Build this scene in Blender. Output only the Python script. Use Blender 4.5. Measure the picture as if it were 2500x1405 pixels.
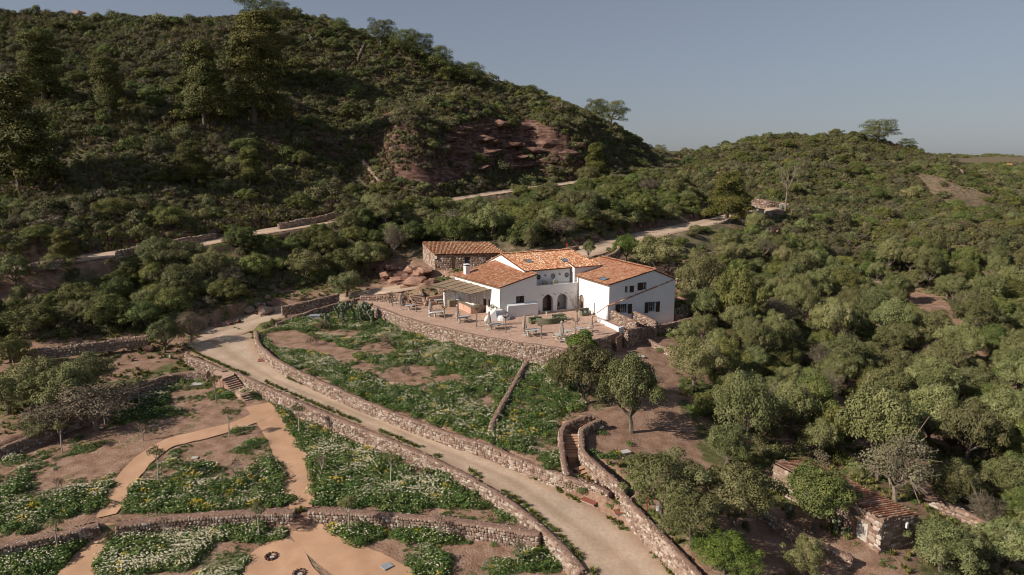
import bpy, bmesh, math, random
import numpy as np
from mathutils import Vector, Matrix

for o in list(bpy.data.objects): bpy.data.objects.remove(o)
SC = bpy.context.scene
COL = SC.collection
RND = random.Random(11)
rng = np.random.default_rng(11)
rad = math.radians

# ---------------------------------------------------------------- camera, sky, sun, exposure
FOC, CAMH = 1667.0, 23.0
PITCH = math.atan((702.5 - 385) / FOC)
sp_, cp_ = math.sin(PITCH), math.cos(PITCH)
cam_d = bpy.data.cameras.new('camera'); cam_d.sensor_width = 36; cam_d.lens = FOC / 2500 * 36
cam_d.clip_start = 0.5; cam_d.clip_end = 12000
cam = bpy.data.objects.new('camera', cam_d); COL.objects.link(cam)
cam.location = (0, 0, CAMH); cam.rotation_euler = (rad(90) - PITCH, 0, 0)
SC.camera = cam

SUN_TO = Vector((-.925, -.38, 0)).normalized() * math.cos(rad(32)) + Vector((0, 0, math.sin(rad(32))))
W = bpy.data.worlds.new('World'); SC.world = W; W.use_nodes = True
nt = W.node_tree; nt.nodes.clear()
sky = nt.nodes.new('ShaderNodeTexSky'); sky.sky_type = 'NISHITA'; sky.sun_disc = False
sky.sun_elevation = rad(32); sky.sun_rotation = math.atan2(SUN_TO.x, SUN_TO.y)
sky.altitude = 50; sky.air_density = 1.0; sky.dust_density = .7; sky.ozone_density = 2.0
hs = nt.nodes.new('ShaderNodeHueSaturation'); hs.inputs['Saturation'].default_value = .62
bg = nt.nodes.new('ShaderNodeBackground'); bg.inputs['Strength'].default_value = 0.1
ow = nt.nodes.new('ShaderNodeOutputWorld')
gm = nt.nodes.new('ShaderNodeGamma'); gm.inputs[1].default_value = .62
nt.links.new(sky.outputs[0], hs.inputs['Color']); nt.links.new(hs.outputs[0], gm.inputs[0]); tn = nt.nodes.new('ShaderNodeMix'); tn.data_type = 'RGBA'; tn.blend_type = 'MULTIPLY'; tn.inputs[0].default_value = 1; tn.inputs[7].default_value = (.90, .955, 1.08, 1)
nt.links.new(gm.outputs[0], tn.inputs[6]); nt.links.new(tn.outputs[2], bg.inputs[0]); nt.links.new(bg.outputs[0], ow.inputs[0])
sun_d = bpy.data.lights.new('sun', 'SUN'); sun_d.energy = 4.7; sun_d.angle = rad(.55); sun_d.color = (1, .905, .79)
sun = bpy.data.objects.new('sun', sun_d); COL.objects.link(sun)
sun.rotation_euler = SUN_TO.to_track_quat('Z', 'Y').to_euler(); sun.location = (-100, -40, 120)
SC.view_settings.view_transform = 'Standard'; SC.view_settings.look = 'None'
SC.view_settings.exposure = 0.28; SC.view_settings.gamma = 1
SC.view_settings.use_curve_mapping = False
SC.render.engine = 'CYCLES'
SC.cycles.max_bounces = 5; SC.cycles.diffuse_bounces = 3; SC.cycles.glossy_bounces = 2; SC.cycles.transmission_bounces = 3
SC.cycles.use_denoising = True; SC.cycles.pixel_filter_type = 'BLACKMAN_HARRIS'; SC.cycles.filter_width = 1.05

# ---------------------------------------------------------------- camera geometry used as a surveying instrument
def ray(px, py):
    u = (np.asarray(px, float) - 1250) / FOC; v = -(np.asarray(py, float) - 702.5) / FOC
    return np.stack([u, cp_ + sp_ * v, -sp_ + cp_ * v], -1)
def atz(px, py, z):
    d = ray(px, py); t = (z - CAMH) / d[..., 2]
    return np.array([0, 0, CAMH]) + t * d
def att(px, py, t): return np.array([0, 0, CAMH]) + t * ray(px, py)
def proj(x, y, z):
    z = z - CAMH; d = y * cp_ - z * sp_; d = np.where(d > .5, d, .5); v = (y * sp_ + z * cp_) / d
    return 1250 + FOC * x / d, 702.5 - FOC * v
def inpoly(x, y, poly):
    x = np.asarray(x, float); y = np.asarray(y, float); r = np.zeros(x.shape, bool); n = len(poly)
    for i in range(n):
        x0, y0 = poly[i][:2]; x1, y1 = poly[(i + 1) % n][:2]
        if y0 == y1: continue
        c = ((y0 > y) != (y1 > y)) & (x < (x1 - x0) * (y - y0) / (y1 - y0) + x0)
        r ^= c
    return r
def segdist(x, y, pts, closed=False):
    d = np.full(np.shape(x), 1e9); n = len(pts)
    for i in range(n if closed else n - 1):
        ax, ay = pts[i][:2]; bx, by = pts[(i + 1) % n][:2]; dx, dy = bx - ax, by - ay
        t = np.clip(((x - ax) * dx + (y - ay) * dy) / (dx * dx + dy * dy + 1e-9), 0, 1)
        d = np.minimum(d, np.hypot(x - ax - t * dx, y - ay - t * dy))
    return d
def vnoise(x, y, seed=0):
    x = np.asarray(x, float); y = np.asarray(y, float)
    ix = np.floor(x).astype(np.int64); iy = np.floor(y).astype(np.int64); fx = x - ix; fy = y - iy
    def h(a, b):
        n = (a * 374761393 + b * 668265263 + seed * 982451653) & 0xffffffff
        n = ((n ^ (n >> 13)) * 1274126177) & 0xffffffff
        return ((n ^ (n >> 16)) & 0xffff) / 65535.0
    fx = fx * fx * (3 - 2 * fx); fy = fy * fy * (3 - 2 * fy)
    return (h(ix, iy) * (1 - fx) + h(ix + 1, iy) * fx) * (1 - fy) + (h(ix, iy + 1) * (1 - fx) + h(ix + 1, iy + 1) * fx) * fy
def fbm(x, y, seed=0, o=4):
    r = 0; a = .5; s = 0
    for i in range(o):
        r = r + a * vnoise(x * 2 ** i + 17.3 * i, y * 2 ** i - 9.1 * i, seed + i); s += a; a *= .5
    return r / s
def smooth(a, b, x):
    t = np.clip((x - a) / (b - a), 0, 1); return t * t * (3 - 2 * t)
def catmull(pts, step=.5):
    P = [np.array(p, float) for p in pts]; out = []
    for i in range(len(P) - 1):
        p0 = P[max(i - 1, 0)]; p1 = P[i]; p2 = P[i + 1]; p3 = P[min(i + 2, len(P) - 1)]
        n = max(1, int(np.linalg.norm((p2 - p1)[:2]) / step))
        for k in range(n):
            t = k / n
            out.append(.5 * (2 * p1 + (p2 - p0) * t + (2 * p0 - 5 * p1 + 4 * p2 - p3) * t * t + (3 * p1 - p0 - 3 * p2 + p3) * t ** 3))
    out.append(P[-1]); return np.array(out)

# ---------------------------------------------------------------- mesh and object helpers
def mesh_np(name, V, Q=None, T=None, rnd=None, mats=(), midx=None, smooth_=False, attrs=None):
    me = bpy.data.meshes.new(name); V = np.asarray(V, np.float32)
    me.vertices.add(len(V)); me.vertices.foreach_set('co', V.ravel())
    loops = []; starts = []; tot = []; c = 0
    if Q is not None and len(Q):
        Q = np.asarray(Q, np.int32); loops.append(Q.ravel()); starts.append(np.arange(len(Q)) * 4); c = Q.size
    if T is not None and len(T):
        T = np.asarray(T, np.int32); loops.append(T.ravel()); starts.append(c + np.arange(len(T)) * 3)
    L = np.concatenate(loops); St = np.concatenate(starts).astype(np.int32)
    me.loops.add(len(L)); me.loops.foreach_set('vertex_index', L)
    me.polygons.add(len(St)); me.polygons.foreach_set('loop_start', St)
    for m in mats: me.materials.append(m)
    if midx is not None: me.polygons.foreach_set('material_index', np.asarray(midx, np.int32))
    if smooth_: me.polygons.foreach_set('use_smooth', np.ones(len(St), bool))
    if rnd is not None:
        a = me.attributes.new('rnd', 'FLOAT', 'POINT'); a.data.foreach_set('value', np.asarray(rnd, np.float32))
    for k, v in (attrs or {}).items():
        v = np.asarray(v, np.float32)
        if v.ndim == 1:
            a = me.attributes.new(k, 'FLOAT', 'POINT'); a.data.foreach_set('value', v)
        else:
            a = me.attributes.new(k, 'FLOAT_COLOR', 'POINT'); a.data.foreach_set('color', v.ravel())
    me.update(calc_edges=True); me.validate(); return me
def link(name, me, parent=None):
    o = bpy.data.objects.new(name, me); COL.objects.link(o)
    if parent is not None: o.parent = parent
    return o
def tag(o, label=None, cat=None, group=None, kind=None):
    if label: o['label'] = label
    if cat: o['category'] = cat
    if group: o['group'] = group
    if kind: o['kind'] = kind
    return o
def thing(name, label, cat, loc=(0, 0, 0), rz=0, group=None):
    o = bpy.data.objects.new(name, None); COL.objects.link(o); o.empty_display_size = .2
    o.location = loc; o.rotation_euler = (0, 0, rz)
    o['kind'] = 'thing'
    return tag(o, label, cat, group)
def kids(o): return [c for c in bpy.data.objects if c.parent == o]
class MB:
    'collects boxes, tubes and loose faces; build() links them as one mesh object'
    def __init__(s): s.v = []; s.f = []; s.m = []; s.r = []
    def add(s, V, F, m=0, r=0.5):
        b = len(s.v); s.v += [tuple(map(float, p)) for p in V]; s.f += [tuple(b + i for i in f) for f in F]; s.m += [m] * len(F)
        s.r += [r] * len(V); return s
    def box(s, c, d, rz=0, m=0, r=.5, tilt=None):
        x, y, z = d[0] / 2, d[1] / 2, d[2] / 2
        V = [Vector((a * x, b * y, q * z)) for q in (-1, 1) for b in (-1, 1) for a in (-1, 1)]
        mt = Matrix.Rotation(rz, 3, 'Z')
        if tilt: mt = mt @ Matrix.Rotation(tilt[1], 3, tilt[0])
        V = [mt @ v + Vector(c) for v in V]
        return s.add(V, [(0, 2, 3, 1), (4, 5, 7, 6), (0, 1, 5, 4), (1, 3, 7, 5), (3, 2, 6, 7), (2, 0, 4, 6)], m, r)
    def tube(s, pts, rs, n=6, m=0, cap=True, r=.5):
        P = [Vector(p) for p in pts]; rs = rs if hasattr(rs, '__len__') else [rs] * len(P); V = []; F = []
        for i, p in enumerate(P):
            d = (P[min(i + 1, len(P) - 1)] - P[max(i - 1, 0)]).normalized()
            a = d.orthogonal().normalized() if abs(d.z) > .9 else d.cross(Vector((0, 0, 1))).normalized()
            b = d.cross(a)
            V += [p + (a * math.cos(2 * math.pi * k / n) + b * math.sin(2 * math.pi * k / n)) * rs[i] for k in range(n)]
        for i in range(len(P) - 1):
            F += [(i * n + k, i * n + (k + 1) % n, (i + 1) * n + (k + 1) % n, (i + 1) * n + k) for k in range(n)]
        if cap: F += [tuple(range(n - 1, -1, -1)), tuple((len(P) - 1) * n + k for k in range(n))]
        return s.add(V, F, m, r)
    def lathe(s, prof, n=16, c=(0, 0, 0), m=0, wob=None, cap=True):
        V = []; F = []
        for (rr, z) in prof:
            for k in range(n):
                a = 2 * math.pi * k / n; q = rr * (1 if wob is None else wob(k, z))
                V.append((c[0] + q * math.cos(a), c[1] + q * math.sin(a), c[2] + z))
        for i in range(len(prof) - 1):
            F += [(i * n + k, i * n + (k + 1) % n, (i + 1) * n + (k + 1) % n, (i + 1) * n + k) for k in range(n)]
        if cap: F += [tuple(range(n - 1, -1, -1)), tuple((len(prof) - 1) * n + k for k in range(n))]
        return s.add(V, F, m)
    def prism(s, poly, z0, z1, m=0):
        n = len(poly); a = [(p[0], p[1], z0) for p in poly]; b = [(p[0], p[1], p[2] if len(p) > 2 else z1) for p in poly]
        ar = sum(poly[i][0] * poly[(i + 1) % n][1] - poly[(i + 1) % n][0] * poly[i][1] for i in range(n))
        F = [(i, (i + 1) % n, n + (i + 1) % n, n + i) for i in range(n)] + [tuple(range(n - 1, -1, -1)), tuple(range(n, 2 * n))]
        if ar < 0: F = [f[::-1] for f in F]
        return s.add(a + b, F, m)
    def mesh(s, name, mats, smooth_=False):
        me = bpy.data.meshes.new(name); me.from_pydata(s.v, [], s.f)
        for m in (mats if isinstance(mats, (list, tuple)) else [mats]): me.materials.append(m)
        me.polygons.foreach_set('material_index', s.m)
        a = me.attributes.new('rnd', 'FLOAT', 'POINT'); a.data.foreach_set('value', s.r)
        if smooth_: me.polygons.foreach_set('use_smooth', [True] * len(s.f))
        me.update(); return me
    def build(s, name, mats, parent=None, smooth_=False): return link(name, s.mesh(name, mats, smooth_), parent)
def bevel(o, w=.02, seg=2):
    b = o.modifiers.new('b', 'BEVEL'); b.width = w; b.segments = seg; b.limit_method = 'ANGLE'; return o

# ---------------------------------------------------------------- materials
def ramp_node(N, cols):
    r = N.new('ShaderNodeValToRGB'); el = r.color_ramp.elements
    while len(el) < len(cols): el.new(.5)
    for i, c in enumerate(cols):
        p, cc = (c[0], c[1]) if len(c) == 2 else (i / max(1, len(cols) - 1), c)
        el[i].position = p; el[i].color = (*cc, 1)
    return r
def mat(name, cols, src='noise', scale=4., rough=.9, var=.25, vscale=1.5, fine=None, bump=None, objvar=0., trans=0., spec=.2, metal=0., mapv=None):
    m = bpy.data.materials.new(name); m.use_nodes = True; N = m.node_tree.nodes; L = m.node_tree.links; N.clear()
    out = N.new('ShaderNodeOutputMaterial'); p = N.new('ShaderNodeBsdfPrincipled')
    p.inputs['Roughness'].default_value = rough; p.inputs['Specular IOR Level'].default_value = spec; p.inputs['Metallic'].default_value = metal
    geo = N.new('ShaderNodeNewGeometry'); pos = geo.outputs['Position']
    if mapv:
        mp = N.new('ShaderNodeMapping'); mp.inputs['Scale'].default_value = mapv; L.new(pos, mp.inputs[0]); pos = mp.outputs[0]
    def noise(sc, det=4):
        n = N.new('ShaderNodeTexNoise'); n.inputs['Scale'].default_value = sc; n.inputs['Detail'].default_value = det; L.new(pos, n.inputs['Vector']); return n
    if len(cols) == 1:
        rgb = N.new('ShaderNodeRGB'); rgb.outputs[0].default_value = (*cols[0], 1); c = rgb.outputs[0]
    else:
        r = ramp_node(N, cols)
        if src == 'noise':
            n = noise(scale); mr = N.new('ShaderNodeMapRange'); mr.inputs[1].default_value = .3; mr.inputs[2].default_value = .7
            L.new(n.outputs['Fac'], mr.inputs[0]); L.new(mr.outputs[0], r.inputs[0])
        elif src == 'obj': L.new(N.new('ShaderNodeObjectInfo').outputs['Random'], r.inputs[0])
        else:
            a = N.new('ShaderNodeAttribute'); a.attribute_name = src; L.new(a.outputs['Fac'], r.inputs[0])
        c = r.outputs[0]
    h = N.new('ShaderNodeHueSaturation'); L.new(c, h.inputs['Color'])
    n = noise(vscale, 5); mr = N.new('ShaderNodeMapRange'); mr.inputs[1].default_value = .25; mr.inputs[2].default_value = .75
    mr.inputs[3].default_value = 1 - var; mr.inputs[4].default_value = 1 + var; L.new(n.outputs['Fac'], mr.inputs[0]); v = mr.outputs[0]
    if fine:
        n2 = noise(fine[0], 3); m2 = N.new('ShaderNodeMapRange'); m2.inputs[1].default_value = .25; m2.inputs[2].default_value = .75
        m2.inputs[3].default_value = 1 - fine[1]; m2.inputs[4].default_value = 1 + fine[1]; L.new(n2.outputs['Fac'], m2.inputs[0])
        mm = N.new('ShaderNodeMath'); mm.operation = 'MULTIPLY'; L.new(v, mm.inputs[0]); L.new(m2.outputs[0], mm.inputs[1]); v = mm.outputs[0]
    if objvar:
        oi = N.new('ShaderNodeObjectInfo'); m3 = N.new('ShaderNodeMapRange'); m3.inputs[3].default_value = 1 - objvar; m3.inputs[4].default_value = 1 + objvar
        L.new(oi.outputs['Random'], m3.inputs[0]); mm = N.new('ShaderNodeMath'); mm.operation = 'MULTIPLY'; L.new(v, mm.inputs[0]); L.new(m3.outputs[0], mm.inputs[1]); v = mm.outputs[0]
    L.new(v, h.inputs['Value']); L.new(h.outputs[0], p.inputs['Base Color'])
    if bump:
        nb = noise(bump[0], 5); b = N.new('ShaderNodeBump'); b.inputs['Strength'].default_value = bump[1]; b.inputs['Distance'].default_value = bump[2] if len(bump) > 2 else .05
        L.new(nb.outputs['Fac'], b.inputs['Height']); L.new(b.outputs[0], p.inputs['Normal'])
    sh = p.outputs[0]
    if trans:
        t = N.new('ShaderNodeBsdfTranslucent'); L.new(h.outputs[0], t.inputs[0]); mx = N.new('ShaderNodeMixShader'); mx.inputs[0].default_value = trans
        L.new(sh, mx.inputs[1]); L.new(t.outputs[0], mx.inputs[2]); sh = mx.outputs[0]
    L.new(sh, out.inputs[0]); return m
def foliage(name, cols, hue=.02, objvar=.25, sat=1.0, trans=.06):
    'leaf colour: ramp over the leaf clump, shifted plant by plant'
    m = bpy.data.materials.new(name); m.use_nodes = True; N = m.node_tree.nodes; L = m.node_tree.links; N.clear()
    out = N.new('ShaderNodeOutputMaterial'); p = N.new('ShaderNodeBsdfPrincipled'); p.inputs['Roughness'].default_value = .65; p.inputs['Specular IOR Level'].default_value = .22
    a = N.new('ShaderNodeAttribute'); a.attribute_name = 'rnd'; r = ramp_node(N, cols); L.new(a.outputs['Fac'], r.inputs[0])
    h = N.new('ShaderNodeHueSaturation'); h.inputs['Saturation'].default_value = sat; L.new(r.outputs[0], h.inputs['Color'])
    oi = N.new('ShaderNodeObjectInfo')
    m1 = N.new('ShaderNodeMapRange'); m1.inputs[3].default_value = .5 - hue; m1.inputs[4].default_value = .5 + hue; L.new(oi.outputs['Random'], m1.inputs[0]); L.new(m1.outputs[0], h.inputs['Hue'])
    w = N.new('ShaderNodeTexWhiteNoise'); w.noise_dimensions = '1D'; L.new(oi.outputs['Random'], w.inputs['W'])
    m2 = N.new('ShaderNodeMapRange'); m2.inputs[3].default_value = 1 - objvar; m2.inputs[4].default_value = 1 + objvar; L.new(w.outputs['Value'], m2.inputs[0]); L.new(m2.outputs[0], h.inputs['Value'])
    L.new(h.outputs[0], p.inputs['Base Color'])
    t = N.new('ShaderNodeBsdfTranslucent'); L.new(h.outputs[0], t.inputs[0]); mx = N.new('ShaderNodeMixShader'); mx.inputs[0].default_value = trans
    L.new(p.outputs[0], mx.inputs[1]); L.new(t.outputs[0], mx.inputs[2]); L.new(mx.outputs[0], out.inputs[0]); return m

MT = {}
STONE = [(0, (.16, .103, .08)), (.25, (.23, .158, .12)), (.5, (.295, .213, .165)), (.72, (.355, .272, .215)), (.88, (.425, .352, .29)), (1, (.465, .425, .37))]
MT['stone_piece'] = mat('stone piece', STONE, 'obj', rough=.92, var=.18, vscale=6, bump=(14, .5, .03))
MT['stone_mass'] = mat('stone mass', STONE, 'rnd', rough=.92, var=.18, vscale=6, bump=(14, .5, .03))
MT['mortar'] = mat('wall mortar', [(.17, .10, .075), (.25, .155, .115), (.32, .21, .16)], scale=9, var=.25, vscale=2.5, fine=(30, .2), bump=(22, .9, .06))
MT['rubble'] = mat('rubble masonry', [(.20, .11, .08), (.31, .18, .13), (.46, .31, .23)], scale=3.2, var=.25, vscale=4, fine=(12, .2), bump=(9, 1., .08))
MT['dry_stone'] = mat('grey dry stone', [(.20, .15, .115), (.30, .23, .18), (.40, .33, .27)], 'rnd', var=.2, vscale=5, bump=(14, .5, .03))
MT['plaster'] = mat('white lime plaster', [(.69, .685, .678), (.74, .737, .733)], scale=.7, rough=.85, var=.035, vscale=.3, fine=(2.2, .03), bump=(3.0, .45, .04))
MT['gravel'] = mat('packed gravel', [(0, (0.310, 0.211, 0.146)), (.1, (0.395, 0.279, 0.198)), (.27, (0.470, 0.353, 0.260)), (.44, (0.395, 0.284, 0.198)), (.6, (0.498, 0.382, 0.286)), (.76, (0.479, 0.358, 0.265)), (.9, (0.395, 0.274, 0.192)), (1, (0.320, 0.216, 0.151))], 'rnd', var=.17, vscale=.35, fine=(3.5, .12), bump=(9, .7, .04))
MT['sand'] = mat('compacted ochre sand', [(.44, .262, .16), (.51, .315, .20)], scale=.8, var=.07, vscale=.5, fine=(12, .07), bump=(25, .4, .02))
MT['paver'] = mat('terrace stone paving', [(.36, .225, .165), (.45, .30, .225), (.48, .345, .27)], scale=2.2, var=.12, vscale=.5, fine=(6, .12), bump=(8, .4, .02))
MT['tile_mix'] = mat('old roof tile', [(0, (.26, .10, .055)), (.3, (.40, .16, .085)), (.6, (.48, .21, .11)), (.76, (.52, .29, .165)), (.87, (.58, .43, .28)), (1, (.66, .55, .40))], 'rnd', var=.18, vscale=1.1, fine=(9, .15), bump=(20, .3, .02))
MT['tile_plain'] = mat('weathered roof tile', [(0, (.36, .15, .085)), (.4, (.49, .215, .115)), (.75, (.54, .285, .17)), (1, (.60, .41, .28))], 'rnd', var=.22, vscale=1.4, fine=(9, .2), bump=(20, .3, .02))
MT['tile_pan'] = mat('roof channel tile', [(.13, .055, .035), (.20, .085, .05)], scale=3, var=.2)
MT['tile_hut'] = mat('hut roof tile', [(0, (.22, .095, .06)), (.4, (.36, .16, .09)), (.75, (.45, .24, .15)), (1, (.50, .40, .31))], 'obj', var=.22, vscale=2, fine=(9, .2), bump=(20, .4, .02))
MT['wood_dark'] = mat('dark brown shutter', [(.055, .03, .02), (.085, .045, .03)], scale=6, mapv=(1, 1, 6), rough=.6)
MT['wood'] = mat('aged wood', [(.20, .14, .095), (.30, .22, .155)], scale=5, mapv=(3, 3, .6), rough=.8, bump=(12, .4, .02))
MT['glass'] = mat('window glass', [(.03, .04, .05)], rough=.08, spec=.6, var=0)
MT['skyglass'] = mat('skylight glass', [(.16, .20, .24)], rough=.15, spec=.6, var=.05)
MT['dark_metal'] = mat('dark metal', [(.05, .05, .052)], rough=.5, metal=.6, var=.1)
MT['copper'] = mat('brown gutter', [(.25, .155, .10)], rough=.5, metal=.3, var=.15)
MT['frame'] = mat('grey window frame', [(.45, .44, .42)], rough=.6, var=.08)
MT['frame_brown'] = mat('brown door frame', [(.16, .115, .08)], rough=.6, var=.12)
MT['canvas'] = mat('taupe parasol canvas', [(.33, .28, .235), (.40, .345, .29)], scale=8, rough=.95, var=.08)
MT['awning'] = mat('brown shade cloth', [(.21, .155, .10), (.27, .20, .135)], scale=3, rough=.95, var=.1, fine=(30, .08))
MT['tabletop'] = mat('pale table top', [(.40, .41, .41), (.46, .47, .46)], scale=5, rough=.6, var=.05)
MT['table_leg'] = mat('pale table leg', [(.42, .39, .34)], rough=.7, var=.06)
MT['bench'] = mat('blond bench wood', [(.36, .25, .15), (.44, .32, .21)], scale=5, rough=.7, var=.12)
MT['sofa'] = mat('moss green upholstery', [(.115, .12, .07), (.14, .145, .09)], scale=8, rough=.95, var=.07)
MT['cushion'] = mat('oatmeal cushion', [(.36, .32, .24)], rough=.95, var=.06)
MT['armchair'] = mat('sage armchair', [(.15, .155, .12)], rough=.95, var=.08)
MT['cloth'] = mat('white cloth', [(.72, .70, .69)], rough=.95, var=.04)
MT['pink_clay'] = mat('pink clay bar', [(.50, .30, .22), (.56, .35, .26)], scale=2, var=.07, bump=(10, .2, .02))
MT['bar_top'] = mat('olive grey bar top', [(.22, .18, .125), (.28, .235, .17)], scale=3, var=.1)
MT['hatch'] = mat('rust painted hatch', [(.24, .085, .06), (.28, .10, .07)], scale=3, rough=.6, var=.06)
MT['concrete'] = mat('pale concrete', [(.42, .39, .35), (.50, .47, .43)], scale=3, var=.1, fine=(12, .08), bump=(18, .3, .02))
MT['zinc'] = mat('grey zinc lid', [(.36, .39, .41)], rough=.45, metal=.3, var=.08)
MT['rock'] = mat('red sandstone', [(.10, .05, .04), (.18, .10, .075), (.27, .185, .145)], scale=.5, var=.3, vscale=.8, fine=(4, .25), bump=(3, 1., .3), mapv=(1, 1, 3.0))
MT['bank_rock'] = mat('red bank rock', [(.22, .115, .08), (.33, .19, .135), (.40, .26, .195)], scale=.9, var=.25, vscale=1.2, fine=(6, .2), bump=(4, 1., .15))
MT['boulder'] = mat('boulder', [(.24, .165, .125), (.36, .26, .205)], scale=1.2, var=.2, vscale=1, fine=(7, .15), bump=(5, .7, .12))
MT['bark'] = mat('grey bark', [(.10, .08, .06), (.19, .155, .12)], scale=5, mapv=(1, 1, .35), var=.2, bump=(14, .7, .03))
MT['pale_bark'] = mat('pale bark', [(.28, .245, .20), (.40, .36, .30)], scale=6, mapv=(1, 1, .35), var=.15, bump=(14, .5, .02))
MT['twig'] = mat('bare twig', [(.19, .15, .115), (.27, .22, .175)], scale=5, var=.2)
MT['white_paint'] = mat('white painted metal', [(.7, .7, .69)], rough=.5, var=.03)
MT['purple'] = mat('purple ribbon', [(.20, .04, .22)], rough=.6, var=.05)
MT['red'] = mat('red plastic', [(.5, .03, .02)], rough=.5, var=.05)
MT['black'] = mat('black fabric', [(.02, .02, .022)], rough=.8, var=.1)
MT['mottle'] = mat('mottled pale stone', [(.16, .18, .20), (.42, .44, .46)], scale=3.5, var=.15)
MT['hole'] = mat('dark hole colour', [(.05, .033, .027)], var=.1)  # plain dark colour for the chimney slots and the fire pit floor
# leaves
MT['olive_leaf'] = foliage('olive leaf', [(0.084, 0.089, 0.029), (0.143, 0.148, 0.053), (0.209, 0.208, 0.084), (0.265, 0.255, 0.125)], hue=.026, objvar=.30)
MT['green_leaf'] = foliage('dark evergreen leaf', [(0.051, 0.070, 0.018), (0.097, 0.117, 0.031), (0.155, 0.165, 0.048), (0.213, 0.208, 0.066)], hue=.028, objvar=.32)
MT['pine_leaf'] = foliage('pine needle', [(0.047, 0.055, 0.012), (0.090, 0.094, 0.022), (0.137, 0.128, 0.031), (0.181, 0.159, 0.044)], hue=.012, objvar=.2)
MT['scrub_leaf'] = foliage('scrub leaf', [(0.060, 0.068, 0.029), (0.111, 0.112, 0.047), (0.167, 0.155, 0.072), (0.221, 0.194, 0.101)], hue=.035, objvar=.35)
MT['dry_leaf'] = foliage('dry grey brush', [(.095, .080, .048), (.15, .128, .078), (.20, .172, .112)], hue=.02, objvar=.25)
MT['grass_leaf'] = foliage('wild grass', [(0.079, 0.096, 0.025), (0.150, 0.160, 0.041), (0.220, 0.208, 0.066), (0.299, 0.248, 0.096)], hue=.03, objvar=.3)
MT['bright_leaf'] = foliage('fresh spring leaf', [(0.039, 0.074, 0.018), (0.071, 0.121, 0.028), (0.117, 0.171, 0.043), (0.165, 0.210, 0.064)], hue=.018, objvar=.25, trans=.2)
MT['bush_leaf'] = foliage('bright green bush leaf', [(0.048, 0.083, 0.016), (0.104, 0.150, 0.027), (0.168, 0.216, 0.042)], hue=.005, objvar=.05)
MT['petal'] = mat('cream petal', [(.60, .52, .28), (.70, .66, .52)], 'rnd', rough=.8, var=.05)
MT['yellow'] = mat('yellow petal', [(.6, .42, .03)], rough=.8, var=.1)
MT['cactus'] = foliage('prickly pear pad', [(.075, .10, .06), (.13, .155, .095), (.20, .22, .145)], hue=.01, objvar=.1, trans=0)
MT['strawy'] = foliage('dry flower stalk', [(.13, .095, .06), (.20, .15, .10)], hue=.02, objvar=.2)
# ---------------------------------------------------------------- terrain: surveyed spot heights, interpolated
GZ = [  # px, py, elevation (terrace = 0)
 (1000,800,-2.0),(1100,845,-2.2),(1390,890,-2.5),(800,790,-1.7),(640,835,-2.0),(1000,1000,-3.2),(1200,1080,-3.8),(1390,1150,-4.4),(1300,950,-3.0),
 (1500,960,-3.1),(1560,900,-2.7),(1620,960,-3.4),(1650,1050,-4.5),(1480,1050,-3.8),(1560,1120,-4.6),(1720,1180,-5.4),(1600,1280,-4.5),(1700,1390,-5.0),(1850,1260,-6.0),(1950,1290,-6.3),(2150,1350,-6.6),(1900,1400,-6.6),
 (1560,1385,-6.1),(1440,1280,-5.5),(1330,1200,-5.0),(1200,1125,-4.5),(1050,1050,-4.0),(900,985,-3.5),(760,925,-3.1),(640,870,-2.7),(560,840,-2.5),(1700,1600,-7),
 (620,990,-4.5),(730,1200,-5.7),(400,1100,-5.2),(270,1240,-5.8),(560,1050,-4.8),(100,1150,-5.3),(900,1150,-5.4),(1150,1250,-5.8),(1000,1380,-6.8),(680,1400,-6.9),(100,1400,-6.9),(1250,1380,-6.7),(400,1600,-7.6),(1000,1600,-7.6),(-300,1400,-6.8),
 (450,950,-4.2),(250,880,-2.9),(50,900,-3.0),(100,1000,-3.8),(-200,1000,-4.0),(300,845,-2.3),(440,840,-2.4),(-300,850,-2.0),(100,830,-1.4),(340,790,-1.0),
 (500,770,-.3),(640,720,.6),(780,690,1.3),(860,690,1.3),(940,650,2.6),(1050,657,3.6),(1000,690,1.5),(1130,650,3.7),(1290,640,3.6),
 (100,740,1.5),(-300,760,1.5),(300,690,3.0),(600,650,4.2),(800,600,6.2),(900,590,6.8),(1000,580,6.6),(1130,580,6.5),
 (-300,690,5.2),(0,665,5.7),(200,630,6.8),(420,605,7.5),(500,595,7.9),(620,570,8.7),(760,548,9.6),(900,522,10.8),(1130,483,12.9),(1240,467,14.1),(1380,448,15.6),(1480,432,17.2),
 (1250,570,7.6),(1380,560,8.2),(1200,610,5.6),(1330,610,5.4),
 (1380,640,4.6),(1450,612,5.4),(1500,597,5.8),(1560,578,6.1),(1640,560,6.4),(1720,543,6.8),(1800,522,7.6),(1860,510,8.5),(1895,509,8.75),(1850,499,9.1),(1780,480,10.2),
 (1560,600,4.6),(1640,640,3.4),(1700,655,2.4),(1680,690,.4),(1660,740,-1.2),(1650,790,-1.6),(1720,800,-2.6),(1660,860,-2.9),(1760,950,-4.4),(1800,1050,-5.6),
 (1800,700,-1.0),(1900,620,2.0),(1900,760,-3.8),(2000,900,-7.0),(2100,1000,-8.6),(2250,1000,-9.4),(2400,1080,-10),(2500,1250,-10.5),(2200,1180,-8.2),(2100,1130,-7.4),(1900,1130,-6.2),(2240,1350,-7.2),(2400,1390,-8.4),(2600,1400,-9.4),
 (2290,770,-6.0),(2200,690,-4.2),(2450,700,-6.0),(2500,850,-8.5),(2700,900,-9),(2700,700,-6),(2160,650,-2.2),(2050,700,-4.6),(2150,800,-6.4),(2000,640,-1.2),
 (2140,600,1.0),(2400,600,1.5),(2500,600,1.0),(2700,600,1),(1960,560,5.0)]
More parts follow.
